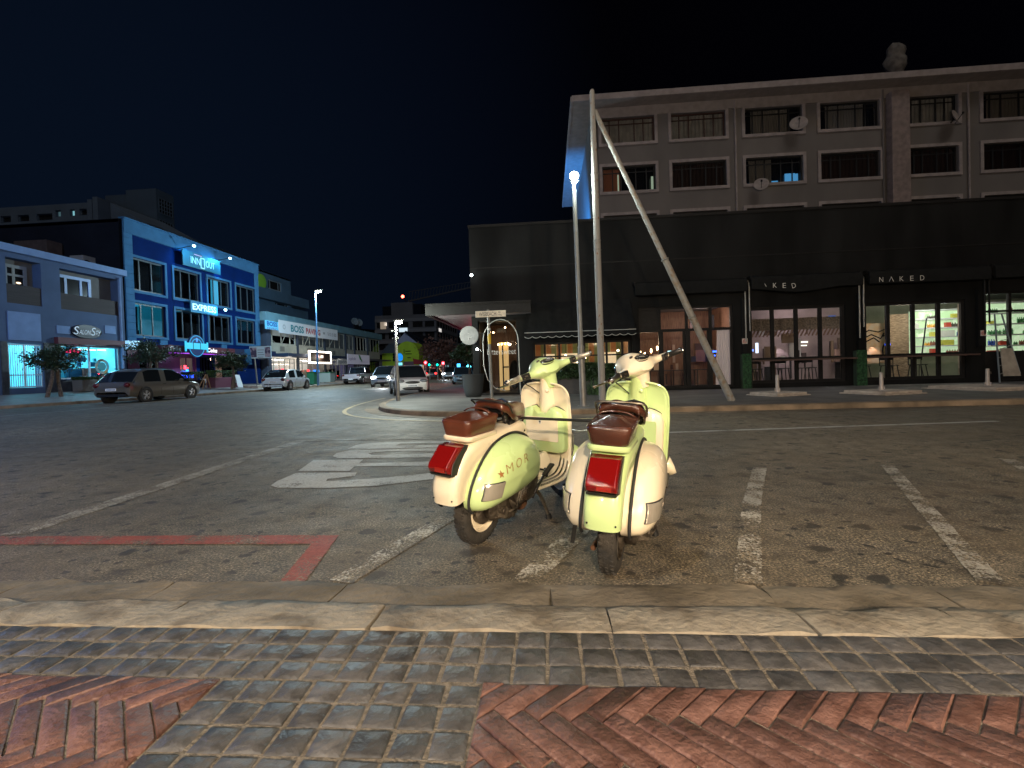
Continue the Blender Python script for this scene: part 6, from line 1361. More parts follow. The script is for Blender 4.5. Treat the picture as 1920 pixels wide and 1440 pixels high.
mb.build('band_bars',M_DARKR,bo); mb=MB(); mb.ell(c+Vector((.14,0,.42)),(.03,.09,.16),12,8); mb.build('cup_emblem',emis('blue emblem',(.08,.35,1),1.1),bo,smooth=True)
t,bo,yc_,w_,zc_,h_=board('light_box_sign','small bright square light box sign between the salon and the blue building','sign',XFL+1.0,242,263,639,655,mat('light box face',(.5,.6,.7),.5,nscale=2.5,col2=(.02,.15,.5),emit=(.35,.75,1),estr=.9,lo=.42,hi=.55),th=.25)
# ---- back buildings far left
M_BKW=mat('night grey wall',(.08,.12,.18),.85,nscale=.5,namt=.2); M_BKT=mat('tower grey wall',(.045,.075,.12),.85,nscale=.4,namt=.2)
YB1=52.; F1=Fac((0,YB1,0),(1,0,0),(0,-1,0)); by=lambda px,py,Y=YB1: onY(px,py,Y)
hb=thing('hillside_flats',(by(90,400).x,YB1+6,0),'pale grey block with a band of small windows behind the dark party wall','building')
xa,xb,xc_=by(-60,400).x,by(113,400).x,by(172,400).x; zt1=by(60,386).z; zt2_=by(140,384).z
wn=[(by(a,400).x,by(b2,400).x,by(60,415).z if i<3 else by(60,410).z,by(60,402).z if i<3 else by(60,397).z) for i,(a,b2) in enumerate(((1,20),(33,54),(68,98),(104,114),(131,140),(149,163)))]
wn=[(a,b2,min(c,d),max(c,d)) for a,b2,c,d in wn]
mb=MB(); F1.wall(mb,xa,xc_,0,zt1,[w_ for w_ in wn],.3); mb.box(xa,xc_,YB1+.35,YB1+14,zt1-.2,zt1-.01); mb.box(xc_-.3,xc_,YB1+.3,YB1+14,0,zt1-.02); mb.build('wall',M_BKW,hb)
for i,o in enumerate(wn):
    mb=MB(); mb.add([F1.p(o[0],o[2],-.25),F1.p(o[1],o[2],-.25),F1.p(o[1],o[3],-.25),F1.p(o[0],o[3],-.25)],[(0,1,2,3)]); w_=mb.build('window',emis('far lit window',(.35,.85,.95),.55) if i==4 else emis('far dim window',(.3,.6,.7),.14) if i==3 else M_PDK,hb)
    mb=MB(); F1.frame(mb,*o,.12,-.24,-.12); mb.build('frame',M_BKT,w_)
mb=MB(); 
for a,b2,t_ in((172,181,377),(182,192,372)): mb.box(by(a,400).x,by(b2,400).x-.05,YB1-.5,YB1+2,0,by(a,t_).z)
mb.build('flue_towers',M_BKW,hb)
mb=MB(); p0=by(192,374);p1=by(262,413); mb.prism([(p0.x,YB1+1,p0.z),(p1.x,YB1+1,p1.z),(p1.x,YB1+1,0),(p0.x,YB1+1,0)],(0,8,0)); mb.build('sloping_wing',M_BKW,hb)
YB2=66.; c0=onY(292,353,YB2); tw=thing('lift_tower',(c0.x-6,YB2+5,0),'tall plain grey tower with gridded windows on its narrow side','building')
xl=onY(236,358,YB2).x; xl2=onY(190,365,YB2).x; yR=onX(325,366,c0.x).y
mb=MB(); mb.box(xl,c0.x,YB2,yR,0,c0.z); mb.build('wall',M_BKT,tw); mb=MB(); mb.box(xl2,xl-.02,YB2+.6,yR,0,onY(190,364,YB2).z); mb.build('side_wing',M_BKT,tw)
mb=MB(); mb.box(c0.x-6,c0.x-.3,yR+.02,yR+16,0,onX(345,440,c0.x).z); mb.build('lower_wing',M_BKT,tw)
F2=Fac((c0.x,0,0),(0,1,0),(1,0,0)); a=YB2+(yR-YB2)*.12;b2=YB2+(yR-YB2)*.88
for z1,z0 in((onX(300,372,c0.x).z,onX(300,399,c0.x).z),(onX(300,412,c0.x).z,onX(300,440,c0.x).z)):
    mb=MB(); F2.box(mb,a,b2,z0,z1,.01,.03); w_=mb.build('window',M_PDK,tw); mb=MB()
    for k in range(6): y=a+(b2-a)*k/5; F2.box(mb,y-.05,y+.05,z0,z1,.035,.09)
    for k in range(5): z=z0+(z1-z0)*k/4; F2.box(mb,a,b2,z-.05,z+.05,.035,.085)
    mb.build('glazing_bars',M_BKW,w_)
# ---- grey flats behind the paving shop
XG=-33.; F3=Fac((XG,0,0),(0,1,0),(1,0,0)); gy=lambda px,py: onX(px,py,XG)
gr=thing('stepped_flats',(XG-5,52,0),'stepped pale blue grey flats with balconies above the paving shop roof','building')
ya,yb,yc2,yd=gy(470,560).y,gy(546,560).y,gy(556,560).y,gy(569,570).y; zt3_=gy(480,503).z; zb1=gy(546,551).z; 
M_GF=mat('blue grey render',(.07,.15,.25),.85,nscale=.6,namt=.2)
wA=(gy(503,530).y,gy(528,540).y,gy(510,543).z,gy(510,525).z); wB=(gy(516,565).y,gy(541,575).y,gy(520,575).z,gy(520,560).z)
mb=MB(); F3.wall(mb,ya,yb,0,zt3_,[wA,wB],.3); mb.box(XG-9,XG-.31,yb-.3,yb,0,zt3_); mb.box(XG-9,XG,ya,yb,zt3_-.2,zt3_-.01); mb.build('wall',M_GF,gr)
mb=MB(); mb.box(XG-9,XG+.8,ya,yd,gy(540,570).z-.2,gy(560,557).z-.3); mb.build('balcony_front',M_GF,gr); mb=MB(); mb.box(XG-9,XG+.6,ya,yd,0,gy(560,580).z-.2); mb.build('lower_floor',M_GF,gr)
for o in(wA,wB): window(F3,gr,*o,.15,mat('pale grey frame',(.2,.25,.3),.6),M_PDK,mull=[.18,.80],fw=.12)
mb=MB(); mb.ell((XG+.1,gy(488,528).y,gy(488,528).z),(.2,1.0,.9),16,10); mb.build('green_emblem',mat('lime disc',(.12,.25,.03),.6,emit=(.3,.9,.1),estr=.06),gr,smooth=True)
# ---- paving shop building
M_TEAL=mat('teal blue fascia',(.16,.34,.44),.7,nscale=1,namt=.2); M_CRM=mat('cream spandrel panel',(.46,.48,.42),.7,nscale=1.5,namt=.2)
bs=thing('paving_shop_building',(XFL-5,58,.3),'long two storey row with window bands, cream spandrels and a teal roof fascia','building')
V0,V1=43.1,74.4; ZB=7.25
mb=MB(); FL.box(mb,V0,V1,ZB-.85,ZB,-.3,.35); mb.build('fascia',M_TEAL,bs,bevel=.02); mb=MB(); mb.box(-40,XFL-.3,V0,V1,ZB-.4,ZB-.1); mb.box(-40,XFL-.3,V0,V0+.3,0,ZB-.4); mb.box(-40,XFL-.3,V1-.3,V1,0,ZB-.4); mb.build('roof',M_DARKR,bs)
mb=MB(); FL.box(mb,V0,V0+.75,0,ZB-.85,-.3,.3); mb.build('end_pier',mat('dark slate pier',(.04,.06,.10),.7),bs)
bays=[43.9,49.2,55.4,61.3,64.2,69.0,74.3]; r=random.Random(3)
for i in range(6):
    a,b2=bays[i],bays[i+1]
    mb=MB(); FL.box(mb,a-.16,a+.16,.3,ZB-.85,-.05,.08); mb.build('pier',mat('dark slate pier',(.04,.06,.10),.7),bs)
    mb=MB(); FL.box(mb,a+.17,b2-.17,3.35,4.28,-.2,-.02); mb.build('spandrel',M_CRM,bs)
    o=(a+.2,b2-.2,4.30,6.38); lit=i==0
    w_=window(FL,bs,*o,.12,mat('cream window frame',(.38,.40,.36),.6),GL2,mull=[[.12,.45,.78],[.2,.45,.7,.85],[.25,.5,.75],[.5],[.25,.5,.75],[.25,.5,.75]][i],fw=.13)
    mb=MB(); mb.add([FL.p(o[0]-.2,4.,-1.4 if not lit else -.4),FL.p(o[1]+.2,4.,-1.4 if not lit else -.4),FL.p(o[1]+.2,6.6,-1.4 if not lit else -.4),FL.p(o[0]-.2,6.6,-1.4 if not lit else -.4)],[(0,1,2,3)]); mb.build('room',mat('cream lit blind',(.6,.6,.5),.8,nscale=.4,namt=.2,emit=(1,.98,.75),estr=.55) if lit else mat('grey dim room',(.12,.15,.16),.8,nscale=1.2,namt=.7,emit=(.3,.4,.45),estr=.05),w_)
    if i in(0,1,2): mb=MB(); FL.box(mb,a+2,a+2.7,3.6,4.1,-.015,.05); mb.build('air_vent',mat('vent grey',(.2,.2,.18),.7),bs)
    # ground floor
    o=(a+.2,b2-.2,.5,2.95); kind=['white van bay','shop','shop2','dark','shutter','shutter'][i]
    w2=window(FL,bs,*o,.3,mat('cream window frame',(.38,.40,.36),.6) if i<3 else M_DARKR,GL2,mull=[.2,.4,.6,.8],fw=.09,transom=.8)
    e_=[((.75,.72,.66),(1,.95,.85),.55),((.7,.6,.5),(1,.9,.75),.7),((.35,.28,.25),(1,.8,.65),.16),((.12,.12,.2),(.5,.5,.8),.06),((.2,.18,.3),(.55,.5,.95),.12),((.1,.12,.15),(.4,.5,.6),.05)][i]
    mb=MB(); mb.add([FL.p(o[0]-.3,.3,-2.2),FL.p(o[1]+.3,.3,-2.2),FL.p(o[1]+.3,3.3,-2.2),FL.p(o[0]-.3,3.3,-2.2)],[(0,1,2,3)]); mb.build('room',mat('shop room %d'%i,e_[0],.8,nscale=1.1,namt=.75,emit=e_[1],estr=e_[2]),w2)
    for k in range(6 if i<3 else 2):
        u=r.uniform(o[0]+.1,o[1]-.7); h=r.uniform(.3,1.4); mb=MB(); FL.box(mb,u,u+r.uniform(.2,.7),.5,.5+h,-1.8,-1.5+r.random()*.6); mb.build('shop_fitting',[M_DARKR,M_PLI,M_BLKT][k%3],w2)
    if i<3: lamp('shop_ceiling_light',FL.p((a+b2)/2,3.0,.5),[45,75,45][i],(1,.93,.8),.3)
mb=MB(); FL.box(mb,V0+.8,61.2,3.02,3.32,.09,1.9); mb.build('canopy',mat('navy street canopy',(.015,.035,.08),.6),bs); mb=MB(); FL.box(mb,61.4,V1,2.98,3.16,.09,1.7); mb.build('thin_canopy',mat('grey street canopy',(.12,.14,.15),.6),bs)
for (u,z,col) in((45.4,1.45,(.02,.1,1)),(46.3,1.35,(.02,.25,1)),(45.9,1.6,(1,.05,.1)),(51.0,1.5,(1,.05,.05)),(52.5,1.45,(.02,.2,1)),(53.3,1.45,(.02,.35,1))): mb=MB(); FL.box(mb,u,u+.5,z,z+.28,.0,.02); mb.build('neon_window_sign',emis('neon w %s'%str(col),col,2.5),bs)
for u,z in((46.3,2.75),(52.,2.7)): mb=MB(); FL.box(mb,u,u+1.5,z,z+.07,-.9,-.8); mb.build('ceiling_tube',emis('white tube',(1,.97,.9),8),bs)
XS=XFL+1.0; M_BANR=mat('white vinyl banner',(.62,.70,.78),.6,nscale=.8,namt=.1,emit=(.8,.9,1),estr=.06)
ya,yb=onX(523,610,XS).y,onX(633,628,XS).y; t=thing('paving_banner',(XS,(ya+yb)/2,6.1),'long white banner with teal and red lettering over the paving shop windows','banner')
zc_=(onX(523,611,XS).z+onX(633,629,XS).z)/2; mb=MB(); mb.box(XS-.06,XS,ya,yb,zc_-.62,zc_+.62); bo=mb.build('board',M_BANR,t); L_=yb-ya
ltext('BOSS',XS,ya+L_*.265,L_*.20,zc_-.02,.72,mat('teal lettering',(.0,.22,.30),.5),bo,fw=.03); ltext('PAVING',XS,ya+L_*.525,L_*.25,zc_-.05,.62,mat('crimson lettering',(.42,.03,.06),.5),bo,fw=.03)
M_DLT=mat('slate lettering',(.10,.13,.18),.5)
ltext('Tel 021 551 0820',XS,ya+L_*.88,L_*.18,zc_-.05,.38,M_DLT,bo)
mb=MB(); mb.lathe([(.16,0),(.24,0),(.24,.01),(.16,.01)],(XS,ya+L_*.07,zc_),(1,0,0),16); mb.box(XS,XS+.008,ya+L_*.70,ya+L_*.74,zc_-.15,zc_+.1); mb.build('emblem',mat('pale grey print',(.35,.42,.48),.6),bo)
for k in(.1,.45,.9): mb=MB(); mb.bar((XS-.06,ya+L_*k,zc_-.6),(XFL+.1,ya+L_*k+.6,zc_-1.6),.05,.05); mb.build('stay',M_CRM,t)
t,bo,yc_,w_,zc_,h_=board('paving_sign','small cyan sign with blue and pink lettering at the left end of the long banner','sign',XS+.15,498,522,602,618,mat('cyan sign face',(.15,.5,.75),.5,emit=(.05,.5,.9),estr=.25))
ltext('BOSS',XS+.15,yc_,w_*.8,zc_+.12,.42,mat('blue sign lettering',(.02,.08,.45),.5),bo,fw=.03); ltext('PAVING',XS+.15,yc_,w_*.8,zc_-.32,.22,mat('purple sign lettering',(.2,.06,.35),.5),bo)
XI=XFL+2.2; ya,yb=onX(580,670,XI).y,onX(621,670,XI).y; zc_=onX(600,670,XI).z; t=thing('lit_frame_sign',(XI,(ya+yb)/2,zc_),'dark sign outlined by a bright white lit frame hanging under the navy canopy','sign')
mb=MB(); mb.box(XI-.08,XI,ya+.15,yb-.15,zc_-.50,zc_+.50); bo=mb.build('board',mat('dark brown sign face',(.05,.03,.025),.5),t)
mb=MB(); 
for a,b2,c,d in((ya,yb,.52,.66),(ya,yb,-.66,-.52),(ya,ya+.18,-.52,.52),(yb-.18,yb,-.52,.52)): mb.box(XI-.1,XI+.02,a,b2,zc_+c,zc_+d)
mb.build('lit_frame',emis('white lit frame',(1,.88,.72),9),t); L_=yb-ya
for a,b2,col in((.28,.42,(.9,.5,.55)),(.50,.62,(.9,.75,.7))): mb=MB(); mb.box(XI,XI+.01,ya+L_*a,ya+L_*b2,zc_-.05,zc_+.22); mb.build('logo_patch',mat('logo %s'%str(col),col,.5,emit=col,estr=.5),bo)
lamp('frame_sign_glow',(XI+.3,(ya+yb)/2,zc_),35,(1,.85,.65),.3)
XP=XFL+2.; t,bo,yc_,w_,zc_,h_=board('white_banner','white banner with a small green lizard figure above the mauve shopfront','banner',XP,652,693,665,683,mat('pale mauve banner',(.55,.56,.66),.6,emit=(.8,.8,1),estr=.10))
ltext('cplob',XP,yc_-w_*.30,w_*.28,zc_+.02,.5,mat('indigo lettering',(.10,.08,.30),.5),bo); ltext('www.cplob.co.za',XP,yc_+w_*.2,w_*.4,zc_-.30,.14,mat('mauve lettering',(.35,.18,.42),.5),bo)
mb=MB(); mb.tube([(XP+.04,yc_-.2+.2*k,zc_+.55-.17*k+.1*math.sin(k*2)) for k in range(6)],[.05,.1,.12,.1,.07,.03],8); mb.build('lizard_figure',mat('lizard green',(.03,.20,.06),.5),bo,smooth=True)
t,bo,yc_,w_,zc_,h_=board('grey_banner','grey white banner with rounded dark letters left of the white banner','banner',XP,633,651.5,674,684,mat('grey banner',(.40,.42,.42),.6,emit=(1,1,1),estr=.04))
ltext('cpöb',XP,yc_,w_*.8,zc_,.55,M_DLT,bo,fw=.02)
c=onX(669,612,XFL-.5); c=Vector((XFL+.2,onX(669,612,XFL+.2).y,7.3)); t=thing('rooftop_dishes',c,'dark sign panel with two grey dishes on the roof edge of the paving row','satellite dish'); mb=MB(); mb.box(XFL+.15,XFL+.3,c.y-1.3,c.y+1.3,6.6,7.9); mb.build('panel',M_DARKR,t); 
for s in(-1,1): mb=MB(); mb.lathe([(0,0),(.35,.04),(.52,.12)],(XFL+.2,c.y+s*.75,8.3),(.7,-.7,.2),20); mb.build('dish',mat('grey dish',(.07,.10,.13),.7),t,smooth=True)
# ---- end of the street
YE=82.; ey=lambda px,py,Y=YE: onY(px,py,Y)
lm=thing('lime_building',(ey(750,680).x,YE,0),'lime green building with a round arched front at the far corner','building')
M_LM=mat('lime painted wall',(.36,.60,.03),.7,nscale=.6,namt=.2)
a,b2=ey(742,680).x,ey(786,680).x; cx=(a+b2)/2; rr_=(b2-a)/2; zt4=ey(762,640).z; pts=[(cx-rr_,YE,0)]+[(cx-rr_*math.cos(math.pi*i/24),YE,zt4-rr_*1.15+rr_*1.15*math.sin(math.pi*i/24)) for i in range(25)]+[(cx+rr_,YE,0)]
mb=MB(); bm=bmesh.new(); f=bm.faces.new([bm.verts.new(v) for v in pts]); e2=bmesh.ops.extrude_face_region(bm,geom=[f]); bmesh.ops.translate(bm,vec=(0,6,0),verts=[v for v in e2['geom'] if isinstance(v,bmesh.types.BMVert)]); bmesh.ops.triangulate(bm,faces=bm.faces[:]); bm.verts.index_update(); mb.add([v.co.copy() for v in bm.verts],[[v.index for v in f.verts] for f in bm.faces]); bm.free(); mb.build('arched_front',M_LM,lm)
mb=MB(); mb.box(ey(713,680).x,cx-rr_-.05,YE+1,YE+7,0,ey(725,662).z); mb.build('side_wall',M_LM,lm); mb=MB(); z0=ey(725,662).z; mb.prism([(ey(711,680).x,YE+.6,z0+.02),(cx-rr_+.5,YE+.6,z0+.02),(cx-rr_+.3,YE+5,ey(725,641).z),(ey(713,680).x,YE+5,ey(725,641).z)],(0,.3,.0)); mb.build('roof',M_BKT,lm)
mb=MB(); 
for a_,b_,c_,d_ in((757,758.2,655,663),(760,770,658,659.4),(760,772,663,664.4),(764,770,670,671.5)): mb.box(ey(a_,c_).x,ey(b_,c_).x,YE-.05,YE-.01,ey(a_,d_).z,ey(a_,c_).z)
mb.build('wall_lettering',M_DARKR,lm)
for py in(665,670,675): mb=MB(); c=ey(739,py,YE+.95); mb.lathe([(0,0),(.25,0),(.25,.05),(0,.05)],c,(0,-1,0),12); mb.build('porthole',M_DARKR,lm)
mb=MB(); mb.box(ey(757,690).x,ey(776,690).x,YE-.06,YE-.01,0,ey(760,678).z); mb.build('entrance',mat('mauve door',(.12,.07,.12),.6),lm)
wh=thing('gabled_building',(ey(770,660,92).x,96,0),'pale blue white gabled building behind the lime green arch','building'); Y2=92.
M_GAB=mat('pale blue white wall',(.30,.38,.62),.8,nscale=.5,namt=.15)
g=[(ey(735,660,Y2).x,0),(ey(735,660,Y2).x,ey(735,650,Y2).z),(ey(760,660,Y2).x,ey(760,624,Y2).z),(ey(787,660,Y2).x,ey(787,647,Y2).z),(ey(787,660,Y2).x,0)]
mb=MB(); mb.prism([(x,Y2,z) for x,z in g],(0,18,0)); mb.build('gable_wall',M_GAB,wh)
mb=MB(); mb.box(ey(787,660,Y2).x+.02,ey(808,660,Y2).x,Y2,Y2+20,0,ey(800,663,Y2).z); mb.build('side_annexe',mat('mauve white wall',(.40,.36,.46),.8),wh); mb=MB(); mb.box(ey(787,660,Y2).x+.02,ey(812,660,Y2).x,Y2+3,Y2+24,ey(800,663,Y2).z+.02,ey(800,645,Y2).z); mb.build('rear_wing',M_GAB,wh)
x0=ey(760,624,Y2).x; x1=ey(812,650,Y2).x; mb=MB(); mb.prism([(x0,Y2-.3,g[2][1]+.05),(x1,Y2-.3,ey(812,649,Y2).z),(x1,Y2-.3,ey(812,649,Y2).z+.35),(x0,Y2-.3,g[2][1]+.4)],(0,20,0)); mb.build('roof',M_DARKR,wh)
aw=thing('red_awning',ey(783,672,80.),'small dark red awning beside the lime green arch','awning'); mb=MB(); mb.prism([ey(774,672,80.),ey(792,676,80.),ey(797,683,79.),ey(776,683,79.)],(0,.1,.0)); mb.build('canvas',mat('dark red awning',(.22,.02,.03),.7),aw)
YK2=135.; c1=onY(817,588,YK2); x0=onY(703,600,YK2).x; xr=c1.x; yR=onX(858,612,xr).y
fb=thing('far_flats',(xr-8,YK2+10,0),'dark blue grey block of flats at the end of the street with two lit windows','building')
M_FF=mat('night blue flats wall',(.10,.115,.15),.85,nscale=.3,namt=.2); zT=c1.z
mb=MB(); mb.box(x0,xr,YK2,yR,0,zT); mb.build('wall',M_FF,fb)
F4=Fac((0,YK2,0),(1,0,0),(0,-1,0)); F5=Fac((xr,0,0),(0,1,0),(1,0,0)); nfl=5; fh=3.1
for k in range(nfl):
    z=zT-1.0-k*fh; mb=MB(); F4.box(mb,x0,xr+.1,z-.9,z+.0,.02,.5 if k else .1); mb.build('balcony_band',mat('blue grey band',(.13,.15,.19),.8),fb)
    for (a,b2) in((.03,.16),(.22,.36),(.42,.55),(.62,.78),(.82,.97)):
        u0_=x0+(xr-x0)*a;u1_=x0+(xr-x0)*b2; mb=MB(); F4.box(mb,u0_,u1_,z-2.6,z-1.0,.01,.05); mb.build('window',M_PDK,fb)
    n=8
    for j in range(n):
        u=YK2+1.5+(yR-YK2-3)*j/n; mb=MB(); F5.box(mb,u,u+(yR-YK2)/n*.5,z-2.4,z-.9,.01,.05); mb.build('window',M_PDK,fb)
    mb=MB(); F5.box(mb,YK2,yR,z-.5,z-.35,.02,.12); mb.build('floor_line',mat('blue grey band',(.13,.15,.19),.8),fb)
for a,b2,c,d,col,s in((713,724,604,617,(1,.8,.6),.25),(720,725,605,611,(1,.85,.7),1.4),(748,764,615,622,(.75,.9,1),.9),(823,828,615,623,(.9,.85,.8),.8)):
    mb=MB(); 
    if a<820: p=onY(a,c,YK2-.56);q=onY(b2,d,YK2-.56); mb.box(p.x,q.x,YK2-.60,YK2-.54,q.z,p.z)
    else: p=onX(a,c,xr+.15);q=onX(b2,d,xr+.15); mb.box(xr+.1,xr+.15,p.y,q.y,q.z,p.z)
    mb.build('lit_window',emis('lit far %d'%a,col,s),fb)
Y3=170.; p=onY(733,568,Y3);q=onY(773,568,Y3); t=thing('far_tower',((p.x+q.x)/2,Y3+5,0),'dark square tower block rising behind the far flats','building'); mb=MB(); mb.box(p.x,q.x,Y3,Y3+12,0,p.z); mb.build('wall',M_FF,t); mb=MB(); mb.box(q.x+.02,onY(788,570,Y3).x,Y3+1,Y3+12,0,p.z-.6); mb.build('rear_block',M_DARKR,t); mb=MB(); mb.box(onY(715,570,Y3).x,p.x-.02,Y3+1,Y3+9,0,onY(720,574,Y3).z); mb.build('stair_block',M_DARKR,t)
t=thing('tower_crane',onY(755,560,180.),'long thin crane jib with one red warning light beyond the far flats','crane'); mb=MB(); A=onY(766,565,180.);B_=onY(905,534,180.); up=Vector((0,0,3)); mb.bar(A,B_,.5,.5); mb.bar(A+up*1.2,B_+up*.6,.18,.18)
for k in range(24): mb.bar(A.lerp(B_,k/24),(A+up*1.2).lerp(B_+up*.6,(k+.5)/24),.15,.15)
mb.bar((A.x,A.y,0),A,.6,.6); mb.build('jib',mat('crane steel',(.04,.045,.055),.6),t); mb=MB(); mb.ell(onY(755,556,180.),(.6,.6,.6),10,8); mb.build('warning_light',emis('red warning',(1,.10,.06),12),t,smooth=True); mb=MB(); mb.bar(onY(755,557,180.),onY(762,566,180.),.3,.3); mb.build('light_mast',M_DARKR,t)
# ---- trees
def tree(c,h,rx,rz_,label,seed,n,trunks=2,group=None,leafm=M_LEAF2,sz=.115,name='street_tree'):
    t=thing(name,c,label,'tree',group); r=random.Random(seed); mb=MB(); C0=Vector(c); top=C0+Vector((0,0,h-rz_))
    for k in range(trunks):
        b0=C0+Vector((r.uniform(-.2,.2),(k-(trunks-1)/2)*.6,0)); m_=b0.lerp(top,.55)+Vector((r.uniform(-.1,.1),r.uniform(-.12,.12),0)); mb.tube(cat([b0,m_,top+Vector((0,(k-.5)*.3,.1))],4),[.09,.085,.08,.075,.07,.065,.06,.05,.04],8)
        for j in range(6): e_=top+Vector((r.uniform(-.8,.8)*rx,r.uniform(-.9,.9)*rx,r.uniform(-.3,.7)*rz_)); mb.tube([m_.lerp(top,r.uniform(.5,1)),(m_+e_)/2+Vector((0,0,.2)),e_],[.04,.028,.012],6)
    mb.build('trunk',M_BARK,t,smooth=True)
    cl=[]
    for _ in range(26):
        a=r.uniform(0,6.28); q=r.random()**.5; cl.append((C0+Vector((math.cos(a)*q*rx*.9,math.sin(a)*q*rx*1.0,h-rz_+r.uniform(-.9,.9)*rz_*(1-.5*q))),r.uniform(.25,.5)*rx*.8))
    mb=MB()
    for _ in range(n):
        c_,s_=r.choice(cl); p=c_+Vector((r.gauss(0,1)*s_*.55,r.gauss(0,1)*s_*.55,r.gauss(0,1)*s_*.38)); d=Vector((r.gauss(0,1),r.gauss(0,1),r.gauss(0,.5))).normalized(); s=sz*r.uniform(.6,1.4); q=d.cross(Vector((r.random(),r.random(),r.random()))).normalized()*s*.32
        mb.add([p-d*s*.5,p+q,p+d*s*.5,p-q],[(0,1,2,3)])
    mb.build('crown',leafm,t); return t
def gl(px,py,X): p=onX(px,py,X); return Vector((X,p.y,zleft(X,p.y)-.02))
tree(gl(105,745,-23.8),2.7,1.1,.75,'spreading twin-stemmed street tree before the turquoise salon window',21,3600,group='small street trees on the left pavement',sz=.11)
tree(gl(290,720,-23.4),3.2,1.2,.85,'dark small street tree standing behind the parked dark estate car',22,3600,group='small street trees on the left pavement')
tree(gl(436,738,-21.9),2.8,.85,.85,'slender street tree with two pale stems before the hedge boxes',23,4600,group='small street trees on the left pavement')
tree(Vector((onY(878,690,34).x,34,.12)),3.25,1.05,.95,'dense round dark tree on the corner behind the dark tub',24,4200,1,leafm=M_LEAF,sz=.2)
tree(Vector((onY(838,690,70).x,70,.12)),6.2,4.6,2.2,'wide bare-looking brown tree behind the traffic lights',25,2600,2,leafm=mat('russet leaf',(.11,.05,.04),.7),sz=.4)
# ---- street furniture on the left pavement
def lplanter(px0,px1,py,X,h,lh,mb_,lb,seed,nm='hedge_planter'):
    a=onX(px0,py,X).y;b2=onX(px1,py,X).y; z=zleft(X,(a+b2)/2)-.02; t=thing(nm,(X-.3,(a+b2)/2,z),lb,'planter'); mb=MB(); mb.box(X-.6,X,a,b2,z,z+h); mb.build('box',mb_,t,bevel=.01)
    leafmass('foliage',[(X-.65,X+.05,a,b2,z+h,z+h+lh,1)],mat('lit hedge leaf',(.05,.11,.03),.6,nscale=3,namt=.5),t,2200,.09,seed)
lplanter(404,447,725,-23.,.75,.5,mat('maroon planter box',(.09,.02,.04),.6),'long maroon planter box with clipped green hedge by the blue facade',31)
lplanter(357,384,722,-24.,.55,.55,M_BLKT,'dark planter box with hedge beside the wooden board stand',32)
lplanter(155,196,730,-25.6,.65,.15,mat('grey trough',(.12,.11,.10),.7),'grey trough planter under the salon window',33)
X=-22.6; c=gl(388,735,X); t=thing('wooden_easel',c,'bare wooden A-frame easel on the pavement by the hedges','easel'); mb=MB(); 
for s in(-1,1): mb.bar(c+Vector((0,s*.38,0)),c+Vector((0,s*.06,1.0)),.04,.05); mb.bar(c+Vector((-.35,s*.38,0)),c+Vector((0,s*.06,1.0)),.04,.05)
mb.build('legs',mat('pale timber',(.35,.20,.10),.6),t)
c=gl(451,726,-22.6); t=thing('sandwich_board',c,'small white sandwich board beside the maroon planter','sandwich board'); mb=MB(); mb.prism([c+Vector((0,-.3,0)),c+Vector((0,.3,0)),c+Vector((-.25,.25,.95)),c+Vector((-.25,-.25,.95))],(.03,0,0)); mb.build('panel',mat('white board',(.5,.52,.55),.5),t); mb=MB(); mb.prism([c+Vector((-.5,-.3,0)),c+Vector((-.5,.3,0)),c+Vector((-.25,.25,.95)),c+Vector((-.25,-.25,.95))],(-.03,0,0)); mb.build('rear_panel',mat('white board',(.5,.52,.55),.5),t)
# poster boards on a leaning post in a concrete block
Yp=33.; o=Vector((onY(478,734,Yp).x,Yp,.30)); t=thing('poster_board',o,'wide pictured poster board on a leaning post set in a concrete block','poster board')
mb=MB(); a=onY(461,734,Yp);b2=onY(488,722,Yp); mb.box(a.x,b2.x,Yp-.3,Yp+.5,.18,b2.z); mb.build('concrete_block',M_CONC,t,bevel=.03); mb=MB(); mb.bar(onY(483,722,Yp),onY(476,660,Yp),.07,.07); mb.build('post',M_GREYP,t)
a=onY(468,650,Yp-.1);b2=onY(509,671,Yp-.1); mb=MB(); mb.box(a.x,b2.x,Yp-.14,Yp-.08,b2.z,a.z-.0); bo=mb.build('panel',mat('pale cyan poster',(.45,.60,.68),.6,emit=(.6,.85,1),estr=.06),t)
w_=b2.x-a.x
for f0,f1 in((.02,.33),(.72,.98)): mb=MB(); mb.box(a.x+w_*f0,a.x+w_*f1,Yp-.147,Yp-.143,b2.z+.08,a.z-.08); mb.build('picture',mat('poster picture',(.42,.36,.42),.6,nscale=3,col2=(.08,.06,.12),lo=.45,hi=.55),bo)
mb=MB()
for k in range(5): z=a.z-.25-k*.17; mb.box(a.x+w_*.38,a.x+w_*(.68-.04*(k%2)),Yp-.147,Yp-.143,z-.035,z+.0)
mb.build('text_lines',M_DLT,bo)
a=onY(463,655,Yp-.05);b2=onY(473,684,Yp-.05); mb=MB(); mb.obox(((a.x+b2.x)/2,Yp-.2,(a.z+b2.z)/2),(.42,.03,abs(a.z-b2.z)),Matrix.Rotation(-.1,3,'Y')); p2_=mb.build('side_banner',mat('blue side banner',(.06,.30,.60),.6,nscale=2.2,col2=(.02,.12,.35),lo=.45,hi=.55),t)
